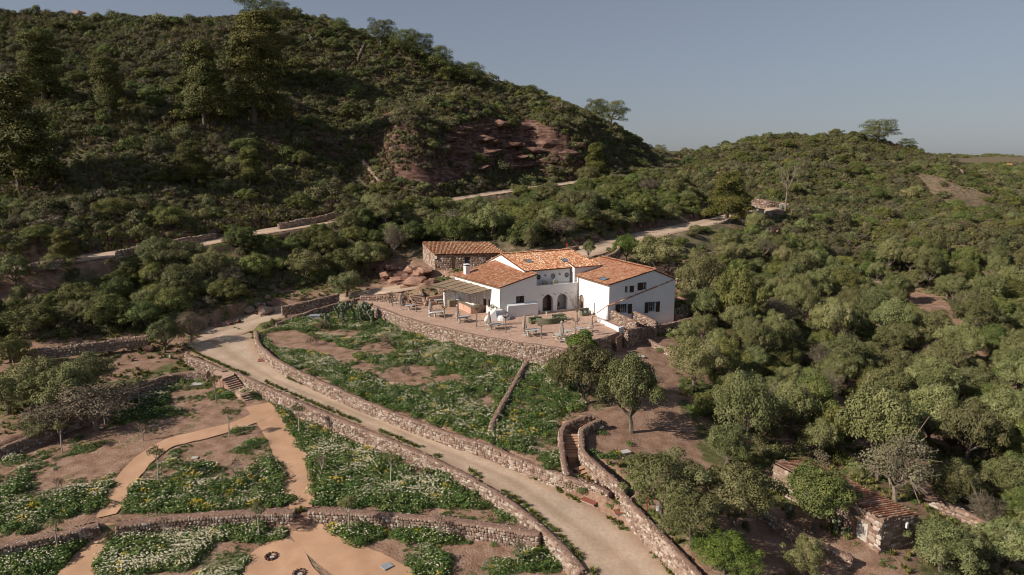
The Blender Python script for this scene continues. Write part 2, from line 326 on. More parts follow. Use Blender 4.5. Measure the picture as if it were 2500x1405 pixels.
GT = [  # px, py, distance along the line of sight
 (0,500,122),(-300,500,120),(250,470,131),(500,500,136),(700,480,150),(850,470,163),(950,470,170),(-300,300,150),
 (0,300,150),(300,290,162),(500,300,165),(700,300,176),(900,310,190),(900,420,176),
 (0,140,188),(300,140,196),(500,140,202),(700,140,210),(900,190,212),(1000,240,212),(1100,240,214),
 (-300,40,222),(0,40,226),(150,42,229),(350,52,232),(480,55,234),(600,45,232),(700,42,228),(800,70,226),(900,100,226),(1000,135,226),(1110,190,228),(1200,215,230),(1300,243,232),(1400,275,238),(1500,310,256),(1560,338,270),(1615,372,288),
 (1000,300,178),(1040,295,184),(1120,278,193),(1200,272,204),(1290,288,214),(1380,320,207),(1450,335,224),(1500,355,238),(1550,370,258),
 (1000,420,171),(1060,428,175),(1150,432,184),(1250,428,195),(1320,420,201),(1400,412,203),(1450,400,214),(1500,398,226),(1560,394,250),(1610,392,278),
 (1600,480,190),(1500,460,197),(1650,445,212),(1750,455,214),(1600,430,216),(1700,500,196),(1650,395,285),(1760,500,200),
 (2000,520,214),(2200,520,222),(2400,520,220),(2600,520,215),(1880,460,228),(2000,430,262),(2200,430,272),(2350,440,262),(1850,420,250),(1750,400,268),(2500,540,225),
 (1700,380,296),(1800,355,312),(1900,338,322),(2000,334,326),(2100,338,326),(2180,355,322),(2250,372,318),(2320,398,310),(2400,445,292),(2480,500,270),(2600,540,250)]
for q in [(-300,40,222),(0,40,226),(150,42,229),(350,52,232),(480,55,234),(600,45,232),(700,42,228),(800,70,226),(900,100,226),(1000,135,226),(1110,190,228),(1200,215,230),(1300,243,232),(1400,275,238),(1500,310,256),(1560,338,270),(1615,372,288)]:
    GT.append((q[0], q[1] + 75 + (390 - q[1]) * .15, q[2] + 75))
for q in [(1700,380,296),(1800,355,312),(1900,338,322),(2000,334,326),(2100,338,326),(2180,355,322),(2250,372,318),(2320,398,310),(2400,445,292),(2480,500,270)]:
    GT.append((q[0], q[1] + 55, q[2] + 90))
GX_ = [(-165, 80, 54), (-180, 50, 50), (-150, 112, 50), (-200, 90, 62), (-215, 40, 50)]      # unseen ridge added on the sunny side to shade the big hill's left flank
CP = np.array(GX_ + [atz(a, b, z) for a, b, z in GZ] + [att(a, b, t) for a, b, t in GT])
def rbf_fit(P, c=8.0):
    A = np.c_[np.ones(len(P)), P[:, :2] / 100]; n = len(P)
    D = -np.sqrt(((P[:, None, :2] - P[None, :, :2]) ** 2).sum(-1) + c * c)
    M = np.block([[D + np.eye(n) * .05, A], [A.T, np.zeros((3, 3))]])
    w = np.linalg.solve(M, np.r_[P[:, 2], np.zeros(3)]); return P[:, :2].copy(), w, c
def rbf_eval(F, x, y):
    X, w, c = F; x = np.asarray(x, float); y = np.asarray(y, float); r = w[-3] + w[-2] * x / 100 + w[-1] * y / 100
    for i in range(len(X)): r = r - w[i] * np.sqrt((x - X[i, 0]) ** 2 + (y - X[i, 1]) ** 2 + c * c)
    return r
BASE = rbf_fit(CP)

def wp(L): return [atz(*q) for q in L]
# ground levels stepped by walls: each outline carries its own spot heights
TERR = wp([(880,735,0),(950,760,0),(1040,790,0),(1130,812,0),(1250,834,0),(1330,845,0),(1392,856,0),(1440,838,0),(1494,818,0),(1526,806,0)])
LE = lambda u, w, z=0.: np.array([13.9 + .903 * u - .43 * w, 95.7 + .43 * u + .903 * w, z])     # house frame: u along the gable, w into the house
TERR_POLY = [tuple(p[:2]) for p in TERR] + [tuple(LE(.2, -2.2)[:2]), tuple(LE(.3, 15)[:2]), tuple(LE(-15.6, 21.5)[:2]), tuple(LE(-20.5, 21.2)[:2])] + [tuple(q[:2]) for q in wp([(1045,746,0),(1000,752,0),(900,728,0)])]
UG = [(640,828,-1.95),(760,905,-2.3),(860,950,-2.65),(1000,1005,-3.05),(1150,1060,-3.5),(1300,1120,-4.0),(1380,1145,-4.3),(1378,1040,-3.6),(1440,1000,-3.3),(1440,900,-2.6),(1380,890,-2.5),(1250,868,-2.35),(1100,842,-2.15),(950,790,-1.95),(890,760,-1.8),(800,772,-1.75),(700,800,-1.8)]
UG_POLY = [tuple(p[:2]) for p in wp([(628,812,-1.7),(642,842,-1.7),(700,888,-1.95),(800,934,-2.35),(900,978,-2.7),(1000,1018,-3.05),(1100,1053,-3.35),(1200,1086,-3.7),(1300,1125,-4.05),(1374,1150,-4.3),(1370,1040,-3.6),(1440,1000,-3.3),(1440,880,-2.5),(1392,858,0),(1330,845,0),(1250,834,0),(1130,812,0),(1040,790,0),(950,760,0),(880,735,0),(830,738,-.4),(750,760,-1.0),(672,792,-1.6)])]
GA = [(620,992,-4.5),(560,1050,-4.8),(430,960,-4.35),(300,1010,-4.8),(150,1080,-5.2),(0,1130,-5.5),(-150,1180,-5.7),(0,1280,-6.0),(150,1250,-5.9),(270,1240,-5.85),(450,1220,-5.8),(720,1215,-5.75),(900,1210,-5.75),(1100,1235,-5.9),(1270,1270,-6.1),(1150,1215,-5.75),(1000,1140,-5.4),(850,1075,-5.1),(700,1010,-4.75),(650,1100,-5.2)]
GA_POLY = [tuple(p[:2]) for p in wp([(512,905,-3.1),(545,915,-3.2),(575,908,-2.75),(640,938,-3.0),(700,965,-3.2),(800,1010,-3.5),(900,1049,-3.8),(1000,1092,-4.1),(1100,1137,-4.5),(1200,1192,-4.9),(1300,1264,-5.3),(1330,1290,-5.5),(1200,1275,-5.65),(1050,1258,-5.65),(900,1248,-5.65),(740,1243,-5.75),(500,1256,-5.75),(280,1272,-5.75),(100,1296,-5.8),(-150,1335,-5.9),(-150,1165,-5.2),(0,1090,-4.6),(100,1052,-4.3),(230,1002,-3.9),(290,963,-3.6),(350,934,-3.3),(430,912,-3.1)])]
GB = [(740,1290,-6.75),(850,1340,-6.85),(1100,1330,-6.9),(1300,1330,-6.95),(1390,1385,-7.1),(1200,1400,-7.1),(950,1400,-7.1),(690,1370,-7.0),(400,1320,-6.9),(150,1350,-6.95),(0,1380,-7.0),(500,1500,-7.5),(1200,1550,-7.6),(-200,1450,-7.2)]
GB_POLY = [tuple(p[:2]) for p in wp([(-150,1345,-5.9),(100,1306,-5.8),(280,1282,-5.75),(500,1266,-5.75),(740,1253,-5.75),(900,1258,-5.65),(1050,1268,-5.65),(1200,1286,-5.65),(1325,1300,-5.6),(1370,1328,-5.65),(1425,1395,-6.0),(1500,1490,-6.4),(1560,1600,-6.8),(500,1750,-8),(-400,1600,-7.5)])]
ROAD_L = wp([(440,842,-2.3),(480,868,-2.45),(555,902,-2.75),(640,936,-3.1),(700,962,-3.3),(800,1006,-3.65),(900,1046,-3.95),(1000,1090,-4.25),(1100,1136,-4.65),(1200,1190,-5.05),(1300,1262,-5.45),(1370,1325,-5.8),(1425,1390,-6.15),(1490,1470,-6.5),(1560,1560,-6.9)])
ROAD_R = wp([(560,800,-2.2),(625,812,-2.35),(632,845,-2.55),(690,905,-3.0),(735,932,-3.2),(820,965,-3.55),(915,1005,-3.85),(1030,1050,-4.2),(1140,1092,-4.55),(1250,1140,-4.95),(1370,1195,-5.4),(1500,1265,-5.8),(1590,1330,-6.05),(1660,1405,-6.35),(1740,1500,-6.7)])
SIDE_L = wp([(470,822,-2.2),(520,795,-1.95),(590,772,-1.6),(650,752,-1.2),(720,742,-.8),(800,725,-.2),(870,712,.4),(950,700,1.2),(1030,686,2.0),(1075,672,2.9)])
SIDE_R = wp([(560,830,-2.45),(640,800,-2.1),(672,788,-1.75),(745,762,-1.2),(830,738,-.55),(885,724,.1),(960,716,1.0),(1040,702,1.6),(1085,686,2.5),(1130,676,3.3)])
UPR_L = wp([(-150,672,5.0),(0,655,6.0),(200,622,7.0),(420,596,7.8),(500,587,8.1),(620,563,8.9),(760,541,9.8),(900,516,11.0),(1130,478,13.3),(1240,462,14.5),(1380,444,16.0),(1480,428,17.6)])
UPR_R = wp([(-150,690,4.8),(0,671,5.6),(200,640,6.6),(420,611,7.4),(500,601,7.8),(620,577,8.6),(760,554,9.5),(900,528,10.7),(1130,488,12.5),(1240,471,13.7),(1380,452,15.2),(1480,436,16.8)])
ACC_L = wp([(1330,618,5.0),(1400,604,5.4),(1480,588,5.9),(1560,567,6.2),(1640,551,6.6),(1720,535,7.0),(1800,516,7.8),(1826,507,8.4),(1834,502,8.8),(1812,496,9.4)])
ACC_R = wp([(1350,640,4.4),(1450,626,5.1),(1510,606,5.5),(1570,592,5.8),(1650,570,6.2),(1740,550,6.6),(1810,531,7.3),(1868,521,8.1),(1916,512,8.6),(1846,499,9.2)])

def edges(A, B, n):
    def res(P):
        P = np.array(catmull(P, .6)); s = np.r_[0, np.cumsum(np.linalg.norm(np.diff(P[:, :2], axis=0), axis=1))]
        t = np.linspace(0, s[-1], n); return np.stack([np.interp(t, s, P[:, k]) for k in range(3)], 1)
    return res(A), res(B)
ROADS = {'gravel_road': (ROAD_L, ROAD_R, 90, 10), 'side_track': (SIDE_L, SIDE_R, 60, 7), 'upper_road': (UPR_L, UPR_R, 90, 5), 'access_road': (ACC_L, ACC_R, 80, 6)}
REGS = [(UG_POLY, rbf_fit(np.array(wp(UG)), 4.), .35), (GB_POLY, rbf_fit(np.array(wp(GB)), 4.), .3), (GA_POLY, rbf_fit(np.array(wp(GA)), 4.), .3)]
ROADFIT = {}
for k, (A, B, n, m) in ROADS.items():
    a, b = edges(A, B, n); P = np.concatenate([a[::3], b[::3], (a[::3] + b[::3]) / 2]); ROADFIT[k] = (rbf_fit(P, 3.), [tuple(q[:2]) for q in a] + [tuple(q[:2]) for q in b[::-1]], a, b)

def graded(lo, hi, fine, g, a, b):
    mid = list(np.arange(lo, hi + fine * .5, fine)); s = fine; x = mid[-1]; up = []
    while x < b: s *= g; x += s; up.append(x)
    s = fine; x = mid[0]; dn = []
    while x > a: s *= g; x -= s; dn.append(x)
    return np.array(dn[::-1] + mid + up)
GX = graded(-46, 46, .45, 1.022, -2600, 2600); GY = graded(36, 122, .45, 1.019, 12, 4200)
XX, YY = np.meshgrid(GX, GY)
HH = rbf_eval(BASE, XX, YY)
DIST = np.hypot(XX, YY - 40)
wild = smooth(108, 145, YY + .25 * np.abs(XX))                    # relief only away from the gardens
HH = HH + wild * ((fbm(XX / 16, YY / 16, 3, 4) - .5) * 5.0 + (fbm(XX / 4.5, YY / 4.5, 5, 3) - .5) * 1.6)
HH = HH + (fbm(XX / 2.2, YY / 2.2, 8, 3) - .5) * .22
far = smooth(330, 520, DIST)
FARZ = 9 + 12 * smooth(420, 1000, DIST) + (fbm(XX / 260, YY / 260, 21, 4) - .47) * 26 * smooth(350, 900, DIST)
HH = HH * (1 - far) + FARZ * far
# rock ledges in the hill's cut face
ledge = smooth(9, 0, segdist(XX, YY, [tuple(att(a, b, t)[:2]) for a, b, t in [(1030,350,180),(1120,345,189),(1220,345,200),(1300,355,208),(1400,370,205)]])) * 1.0
st = HH / 2.3 + (fbm(XX / 9, YY / 9, 31, 3) - .5) * 1.6; terr = (np.floor(st) + smooth(.55, 1.0, st - np.floor(st)) - (fbm(XX / 9, YY / 9, 31, 3) - .5) * 1.6) * 2.3
HH = HH * (1 - ledge) + (terr + (fbm(XX / 2.5, YY / 2.5, 33, 3) - .5) * 1.5) * ledge
def stamp(poly, val, blend):
    global HH
    P = np.array(poly); i0, i1 = np.searchsorted(GX, [P[:, 0].min() - blend - 1, P[:, 0].max() + blend + 1]); j0, j1 = np.searchsorted(GY, [P[:, 1].min() - blend - 1, P[:, 1].max() + blend + 1])
    x, y = XX[j0:j1, i0:i1], YY[j0:j1, i0:i1]; ins = inpoly(x, y, poly); d = segdist(x, y, poly, True); w = np.where(ins, 1, smooth(blend, 0, d) * .999)
    v = val(x, y) if callable(val) else val
    HH[j0:j1, i0:i1] = HH[j0:j1, i0:i1] * (1 - w) + v * w
small = lambda x, y: (fbm(x / 1.3, y / 1.3, 44, 3) - .5) * .22
STAIRP = [tuple(p[:2]) for p in wp([(1446,1008,-2.9),(1400,1026,-3.2),(1377,1044,-3.5),(1372,1064,-3.7),(1376,1100,-4.2),(1386,1146,-4.6),(1484,1216,-5.8),(1530,1222,-5.9),(1520,1195,-5.5),(1428,1118,-4.6),(1424,1050,-3.6),(1468,1026,-2.9)])]
STAIRF = rbf_fit(np.array(wp([(1446,1010,-3.0),(1432,1017,-3.15),(1400,1040,-3.8),(1398,1060,-3.9),(1398,1104,-4.8),(1404,1125,-4.9),(1440,1160,-5.4),(1500,1215,-6.0)])), 3.)
for poly, F, bl in REGS: stamp(poly, lambda x, y, F=F: rbf_eval(F, x, y) + small(x, y), bl)
# forecourt of the shed, path in front of the gable, ground by the hut
SHED = [LE(-15, 32.2), LE(-3.4, 28.3), LE(-2.2, 37.6), LE(-13.7, 42.9)]
stamp([tuple(p[:2]) for p in (LE(-19, 28), LE(0, 24.5), LE(1, 39), LE(-14, 45))], 3.65, 3.0)
stamp([tuple(p[:2]) for p in wp([(1486,1206,-5.7),(1522,1203,-5.7),(1535,1262,-5.85),(1496,1245,-5.8)])], lambda x, y: rbf_eval(ROADFIT['gravel_road'][0], x, y) - .04, .3)
stamp(STAIRP, lambda x, y: rbf_eval(STAIRF, x, y) - .1, .25)
stamp(TERR_POLY, -.03, .3)
GPATH = [LE(3.2, -3.0), LE(12.6, -2.4), LE(14.6, 2.5), LE(11.4, 2), LE(11.4, .3), LE(.5, .3), LE(.5, -2.2)]
stamp([tuple(p[:2]) for p in GPATH], -1.5, .5)
for k in ('upper_road', 'access_road', 'side_track', 'gravel_road'):
    F, poly, a, b = ROADFIT[k]; stamp(poly, lambda x, y, F=F: rbf_eval(F, x, y) - .06, {'upper_road': 2.0, 'access_road': 1.6, 'side_track': .5, 'gravel_road': .3}[k])
# hut platform
HUTC = atz(2060, 1270, -6.4)
def H(x, y):
    x = np.asarray(x, float); y = np.asarray(y, float)
    i = np.clip(np.searchsorted(GX, x) - 1, 0, len(GX) - 2); j = np.clip(np.searchsorted(GY, y) - 1, 0, len(GY) - 2)
    u = np.clip((x - GX[i]) / (GX[i + 1] - GX[i]), 0, 1); v = np.clip((y - GY[j]) / (GY[j + 1] - GY[j]), 0, 1)
    return (HH[j, i] * (1 - u) + HH[j, i + 1] * u) * (1 - v) + (HH[j + 1, i] * (1 - u) + HH[j + 1, i + 1] * u) * v
TS = 30 * (1.006 ** np.arange(520))
def G(px, py):
    'where the line of sight through a pixel meets the ground'
    d = ray(px, py); P = np.array([0, 0, CAMH]) + TS[:, None] * d; b = np.nonzero(P[:, 2] < H(P[:, 0], P[:, 1]))[0]
    if not len(b): return P[-1]
    i = max(b[0], 1); lo, hi = TS[i - 1], TS[i]
    for _ in range(18):
        m = (lo + hi) / 2; q = np.array([0, 0, CAMH]) + m * d
        if q[2] < H(q[0], q[1]): hi = m
        else: lo = m
    return np.array([0, 0, CAMH]) + hi * d

PX, PY = proj(XX, YY, HH)
# ---- ground cover weights: bare soil, grass, rock
soil = np.zeros_like(HH); grass = np.zeros_like(HH); rock = np.zeros_like(HH)
n1 = fbm(XX / 7, YY / 7, 61, 4); n2 = fbm(XX / 2.4, YY / 2.4, 62, 3); n3 = fbm(XX / 22, YY / 22, 63, 4)
nearz = 1 - smooth(118, 150, YY)
soil += smooth(.52, .64, n1) * .5 * (1 - nearz) + nearz * .75
grass += smooth(.46, .6, n2) * .3 + nearz * smooth(.45, .62, n1) * .45
for poly, F, bl in REGS:
    ins = inpoly(XX, YY, poly); soil = np.where(ins, 1.0, soil); grass = np.where(ins, smooth(.5, .7, n2) * .45, grass)
def zone(poly, s=None, g=None, r=None, blend=14):
    global soil, grass, rock
    ok = (YY > 20) & (np.abs(XX) < 260) & (YY < 420); w = np.zeros_like(HH); ins = inpoly(PX[ok], PY[ok], poly); d = segdist(PX[ok], PY[ok], poly, True)
    w[ok] = np.where(ins, smooth(-2, blend, d + 1) * .7 + .3, smooth(blend, 0, d) * .3); w = np.clip(w * (.6 + n2), 0, 1)
    if s is not None: soil = soil * (1 - w) + s * w
    if g is not None: grass = grass * (1 - w) + g * w
    if r is not None: rock = rock * (1 - w) + r * w
zone([(1540,850),(1640,870),(1660,920),(1650,1000),(1700,1040),(1690,1090),(1740,1180),(1900,1250),(2100,1370),(2080,1405),(1850,1405),(1800,1300),(1700,1200),(1560,1090),(1440,1060),(1500,980),(1490,880)], s=1, g=.0)
zone([(900,650),(1050,655),(1060,700),(960,700),(890,690)], s=.9, g=.1, r=.7)
zone([(1060,310),(1180,272),(1330,285),(1400,340),(1380,400),(1250,420),(1090,425),(1060,370)], s=.2, g=0, r=1)
zone([(930,425),(1080,395),(1200,425),(1060,450),(960,452)], s=.35, g=0, r=.75)
zone([(2120,700),(2230,690),(2350,770),(2350,820),(2300,800),(2200,730)], s=1, g=.1)
zone([(2200,400),(2330,430),(2440,470),(2430,520),(2300,500),(2230,450)], s=.45, g=.1, r=.2)
zone([(1900,690),(1960,640),(1990,700),(1950,730)], s=.6, g=0, r=.6)
zone([(1640,640),(1760,650),(1760,690),(1660,690)], s=1, g=.1)
zone([(880,120),(960,110),(960,160),(880,160)], s=.3, g=.1, r=.4)
zone([(1690,410),(1800,400),(1800,440),(1700,440)], s=.9, g=.1)
zone([(0,480),(120,470),(260,500),(280,545),(100,560),(0,560)], s=.3, g=.1, r=.7)
zone([(1400,1185),(1490,1210),(1530,1200),(1570,1290),(1480,1270)], s=1, g=-.5, blend=3)
slope = np.hypot(*np.gradient(HH, GY, GX)); rock = np.clip(rock + wild * smooth(.75, 1.15, slope) * .8, 0, 1)
farm = smooth(420, 700, DIST); field = smooth(.5, .56, fbm(XX / 90, YY / 150, 71, 3)); grass = grass * (1 - farm) + farm * field * .35; soil = soil * (1 - farm) + farm * field * .4

def ground_material():
    m = bpy.data.materials.new('ground cover'); m.use_nodes = True; N = m.node_tree.nodes; L = m.node_tree.links; N.clear()
    out = N.new('ShaderNodeOutputMaterial'); p = N.new('ShaderNodeBsdfPrincipled'); p.inputs['Roughness'].default_value = .95; p.inputs['Specular IOR Level'].default_value = .1
    geo = N.new('ShaderNodeNewGeometry'); at = N.new('ShaderNodeAttribute'); at.attribute_name = 'cover'; sep = N.new('ShaderNodeSeparateColor'); L.new(at.outputs['Color'], sep.inputs[0])
    def noise(sc, d=5, mapping=None):
        n = N.new('ShaderNodeTexNoise'); n.inputs['Scale'].default_value = sc; n.inputs['Detail'].default_value = d
        if mapping:
            mp = N.new('ShaderNodeMapping'); mp.inputs['Scale'].default_value = mapping; L.new(geo.outputs['Position'], mp.inputs[0]); L.new(mp.outputs[0], n.inputs['Vector'])
        else: L.new(geo.outputs['Position'], n.inputs['Vector'])
        return n.outputs['Fac']
    def rampf(f, cols, a=.3, b=.7):
        mr = N.new('ShaderNodeMapRange'); mr.inputs[1].default_value = a; mr.inputs[2].default_value = b; L.new(f, mr.inputs[0]); r = ramp_node(N, cols); L.new(mr.outputs[0], r.inputs[0]); return r.outputs[0]
    def mixw(w, edge, a, b, amp=.45):
        ad = N.new('ShaderNodeMath'); ad.operation = 'MULTIPLY_ADD'; L.new(edge, ad.inputs[0]); ad.inputs[1].default_value = amp * 2; ad.inputs[2].default_value = -amp
        s = N.new('ShaderNodeMath'); s.operation = 'ADD'; L.new(w, s.inputs[0]); L.new(ad.outputs[0], s.inputs[1])
        mr = N.new('ShaderNodeMapRange'); mr.inputs[1].default_value = .38; mr.inputs[2].default_value = .62; L.new(s.outputs[0], mr.inputs[0])
        mx = N.new('ShaderNodeMix'); mx.data_type = 'RGBA'; L.new(mr.outputs[0], mx.inputs[0]); L.new(a, mx.inputs[6]); L.new(b, mx.inputs[7]); return mx.outputs[2]
    dry = rampf(noise(.55, 6), [(.085, .072, .042), (.13, .11, .066), (.18, .15, .095)]); so = rampf(noise(.9, 6), [(.19, .113, .078), (.275, .172, .120), (.335, .228, .168)])
    gr = rampf(noise(1.6, 5), [(.07, .075, .03), (.11, .115, .045), (.16, .145, .07)]); ro = rampf(noise(.5, 6, (1, 1, 3.2)), [(.055, .028, .022), (.115, .062, .047), (.20, .135, .105)], .32, .66)
    e1, e2, e3 = noise(1.1, 6), noise(2.6, 5), noise(.7, 6)
    c = mixw(sep.outputs[0], e1, dry, so); c = mixw(sep.outputs[1], e2, c, gr); c = mixw(sep.outputs[2], e3, c, ro)
    h = N.new('ShaderNodeHueSaturation'); L.new(c, h.inputs['Color']); mr = N.new('ShaderNodeMapRange'); mr.inputs[1].default_value = .25; mr.inputs[2].default_value = .75; mr.inputs[3].default_value = .72; mr.inputs[4].default_value = 1.28
    L.new(noise(7, 4), mr.inputs[0]); L.new(mr.outputs[0], h.inputs['Value']); L.new(h.outputs[0], p.inputs['Base Color'])
    b = N.new('ShaderNodeBump'); b.inputs['Strength'].default_value = .8; b.inputs['Distance'].default_value = .12; L.new(noise(5, 6), b.inputs['Height']); L.new(b.outputs[0], p.inputs['Normal'])
    L.new(p.outputs[0], out.inputs[0]); return m
MT['ground'] = ground_material()
ny, nx = HH.shape; idx = np.arange(ny * nx).reshape(ny, nx)
q = np.stack([idx[:-1, :-1], idx[:-1, 1:], idx[1:, 1:], idx[1:, :-1]], -1).reshape(-1, 4)
cov = np.stack([soil, grass, rock, np.ones_like(soil)], -1).reshape(-1, 4)
tag(link('ground', mesh_np('ground', np.stack([XX, YY, HH], -1).reshape(-1, 3), q, mats=[MT['ground']], smooth_=True, attrs={'cover': cov})), kind='structure')

# ---------------------------------------------------------------- roads and paths
def strip(name, A, B, n, m, mt, zf, jit=.12, crown=0., lift=.0):
    a, b = edges(A, B, n) if len(A) != n else (A, B)
    V = []
    for k in range(m + 1):
        t = k / m; P = a * (1 - t) + b * t
        if k in (0, m):
            d = (b - a); d = d / (np.linalg.norm(d[:, :2], axis=1)[:, None] + 1e-6); P = P + d * ((fbm(P[:, 0] * 1.3, P[:, 1] * 1.3, 91 + k, 3) - .5) * 2 * jit)[:, None]
        P[:, 2] = zf(P[:, 0], P[:, 1]) + lift; V.append(P)
    rn = np.tile(np.arange(m + 1) / m, n) + (fbm(np.repeat(np.arange(n), m + 1) * .06, np.tile(np.arange(m + 1), n) * .1, 17, 3) - .5) * .22
    V = np.stack(V, 1).reshape(-1, 3); I = np.arange(n * (m + 1)).reshape(n, m + 1)
    q = np.stack([I[:-1, :-1], I[1:, :-1], I[1:, 1:], I[:-1, 1:]], -1).reshape(-1, 4)
    me = mesh_np(name, V, q, rnd=np.clip(rn, 0, 1), mats=[mt], smooth_=True)
    if me.polygons[0].normal.z < 0: me.flip_normals()
    return tag(link(name, me), kind='structure')
for k, (A, B, n, m) in ROADS.items():
    F = ROADFIT[k][0]; strip(k, A, B, n * 2, m * 2, MT['gravel'], lambda x, y, F=F: rbf_eval(F, x, y), .25, lift=.02 if k != 'side_track' else .035)
PATHS = []
def path(name, pts, wid, mt, lift=.05, m=6, step=.35, jit=.15):
    P = [G(*p) for p in pts]; Q = catmull([np.r_[p, w] for p, w in zip(P, wid)], step); n = len(Q)
    T = np.gradient(Q[:, :2], axis=0); T /= np.linalg.norm(T, axis=1)[:, None] + 1e-9; N_ = np.stack([-T[:, 1], T[:, 0]], 1)
    A = Q[:, :3].copy(); B = Q[:, :3].copy(); A[:, :2] += N_ * Q[:, 3:4] * .57; B[:, :2] -= N_ * Q[:, 3:4] * .57; PATHS.append((Q[:, :2].copy(), Q[:, 3].copy()))
    return strip(name, A, B, n, m, mt, H, jit, lift=lift)
def pad(name, pts, mt, lift=.04, rings=7):
    P = catmull([G(*p) for p in pts] + [G(*pts[0])], .4)[:-1]; n = len(P); c = P.mean(0); V = []
    for k in range(rings + 1):
        q = c + (P - c) * (k / rings); q[:, 2] = H(q[:, 0], q[:, 1]) + lift; V.append(q)
    V = np.concatenate(V); I = np.arange(n * (rings + 1)).reshape(rings + 1, n); r = np.roll(I, -1, 1)
    me = mesh_np(name, V, np.stack([I[:-1], I[1:], r[1:], r[:-1]], -1).reshape(-1, 4), mats=[mt], smooth_=True)
    if me.polygons[-1].normal.z < 0: me.flip_normals()
    return tag(link(name, me), kind='structure')
path('garden_path', [(628,990),(645,1010),(665,1040),(690,1075),(712,1130),(728,1180),(735,1225),(735,1243)], [2.2,2.4,2.4,2.4,2.5,2.4,1.9,1.5], MT['sand'], lift=.085)
path('garden_path', [(648,1012),(600,1033),(540,1052),(470,1068),(410,1085),(360,1118),(320,1160),(290,1205),(268,1250),(262,1262)], [1.8,1.9,1.9,1.9,1.9,1.9,1.8,1.7,1.5,1.2], MT['sand'], lift=.10)
path('garden_path', [(735,1262),(740,1285),(768,1315),(815,1345),(875,1380),(940,1420),(1000,1470)], [1.5,2.0,2.5,2.9,3.4,3.8,4.0], MT['sand'])
path('garden_path', [(255,1280),(248,1305),(225,1345),(195,1390),(150,1450)], [1.3,1.7,2.0,2.3,2.5], MT['sand'])
pad('garden_path', [(655,1325),(695,1318),(725,1328),(745,1350),(763,1385),(800,1440),(700,1470),(600,1440),(598,1395),(612,1355)], MT['sand'], lift=.065)
path('dirt_path', [(1515,868),(1545,890),(1560,930),(1580,960)], [2.6,3.2,2.6,1.2], MT['sand'], lift=.05)
path('terrace_walk', [(1600,797),(1640,793),(1690,783)], [1.2,1.4,1.3], MT['sand'], lift=.05)
# terrace paving
tp = catmull([np.r_[p, 0] for p in TERR_POLY] + [np.r_[TERR_POLY[0], 0]], 1.0) if False else np.array([(*p, .012) for p in TERR_POLY])
tb = MB(); tb.add([(x, y, .012) for x, y, _ in tp], [tuple(range(len(tp)))])
o = tb.build('terrace_paving', MT['paver']); tag(o, kind='structure')
if o.data.polygons[0].normal.z < 0: o.data.flip_normals()
# ---------------------------------------------------------------- dry stone and mortared rubble walls
def stone_templates(n):
    r = np.random.default_rng(5); out = []
    for _ in range(n):
        a = np.sort((np.arange(6) + r.uniform(-.28, .28, 6)) * np.pi / 3 + r.uniform(0, 1)); rr = .5 * r.uniform(.82, 1.12, 6)
        ca, sa = np.cos(a), np.sin(a); k = np.maximum(np.abs(ca), np.abs(sa)); e = 1 / (k ** .55)
        o = np.stack([ca * e * rr, np.zeros(6), sa * e * rr], 1); i_ = np.stack([ca * e * rr * r.uniform(.62, .85, 6), -r.uniform(.75, 1.0, 6), sa * e * rr * r.uniform(.62, .85, 6)], 1)
        out.append(np.concatenate([o, i_]))
    return out           # x along the wall, -y outward, z up
STPL = stone_templates(14)
SQ = np.array([[i, (i + 1) % 6, 6 + (i + 1) % 6, 6 + i] for i in range(6)] + [[6, 7, 8, 9], [9, 10, 11, 6]])
STONE_ME = [mesh_np('stone', t, SQ, mats=[MT['stone_piece']]) for t in STPL]
def stone_rows(L, hfun, s, r):
    'irregular courses over a face of length L; hfun gives bottom and top at a distance'
    out = []; zmin = min(hfun(x)[0] for x in np.linspace(0, L, 12)); zmax = max(hfun(x)[1] for x in np.linspace(0, L, 12)); z = zmin
    while z < zmax:
        h = s * r.uniform(.6, 1.25); x = -r.uniform(0, s)
        while x < L:
            w = s * (r.uniform(.6, 1.6) if r.random() > .12 else r.uniform(1.6, 2.6)); c = x + w / 2; b, t = hfun(min(max(c, 0), L)); zc = z + h / 2 + r.uniform(-.12, .12) * s
            if 0 < c < L and b - .1 < zc < t - h * .22: out.append((c, zc, w * 1.08, h * 1.15, r.uniform(.05, .13), r.uniform(-.15, .15)))
            x += w
        z += h * .97
    return out
def stone_mesh(name, items, mt, parent):
    'items: list of (position, unit along, size w, h, depth, roll, outward)'
    if not items: return None
    n = len(items); V = np.zeros((n, 12, 3)); r = np.random.default_rng(n)
    for k, (p, ax, w, h, d, roll, nrm, up) in enumerate(items):
        t = STPL[r.integers(len(STPL))]; c, s_ = math.cos(roll), math.sin(roll); x = t[:, 0] * w; z = t[:, 2] * h
        V[k] = p + np.outer(x * c - z * s_, ax) - np.outer(t[:, 1] * d, nrm) + np.outer(x * s_ + z * c, up)
    Q = (np.arange(n)[:, None, None] * 12 + SQ[None]).reshape(-1, 4)
    o = link(name, mesh_np(name, V.reshape(-1, 3), Q, rnd=np.repeat(r.random(n), 12), mats=[mt]), parent); return o
WALLS = {}
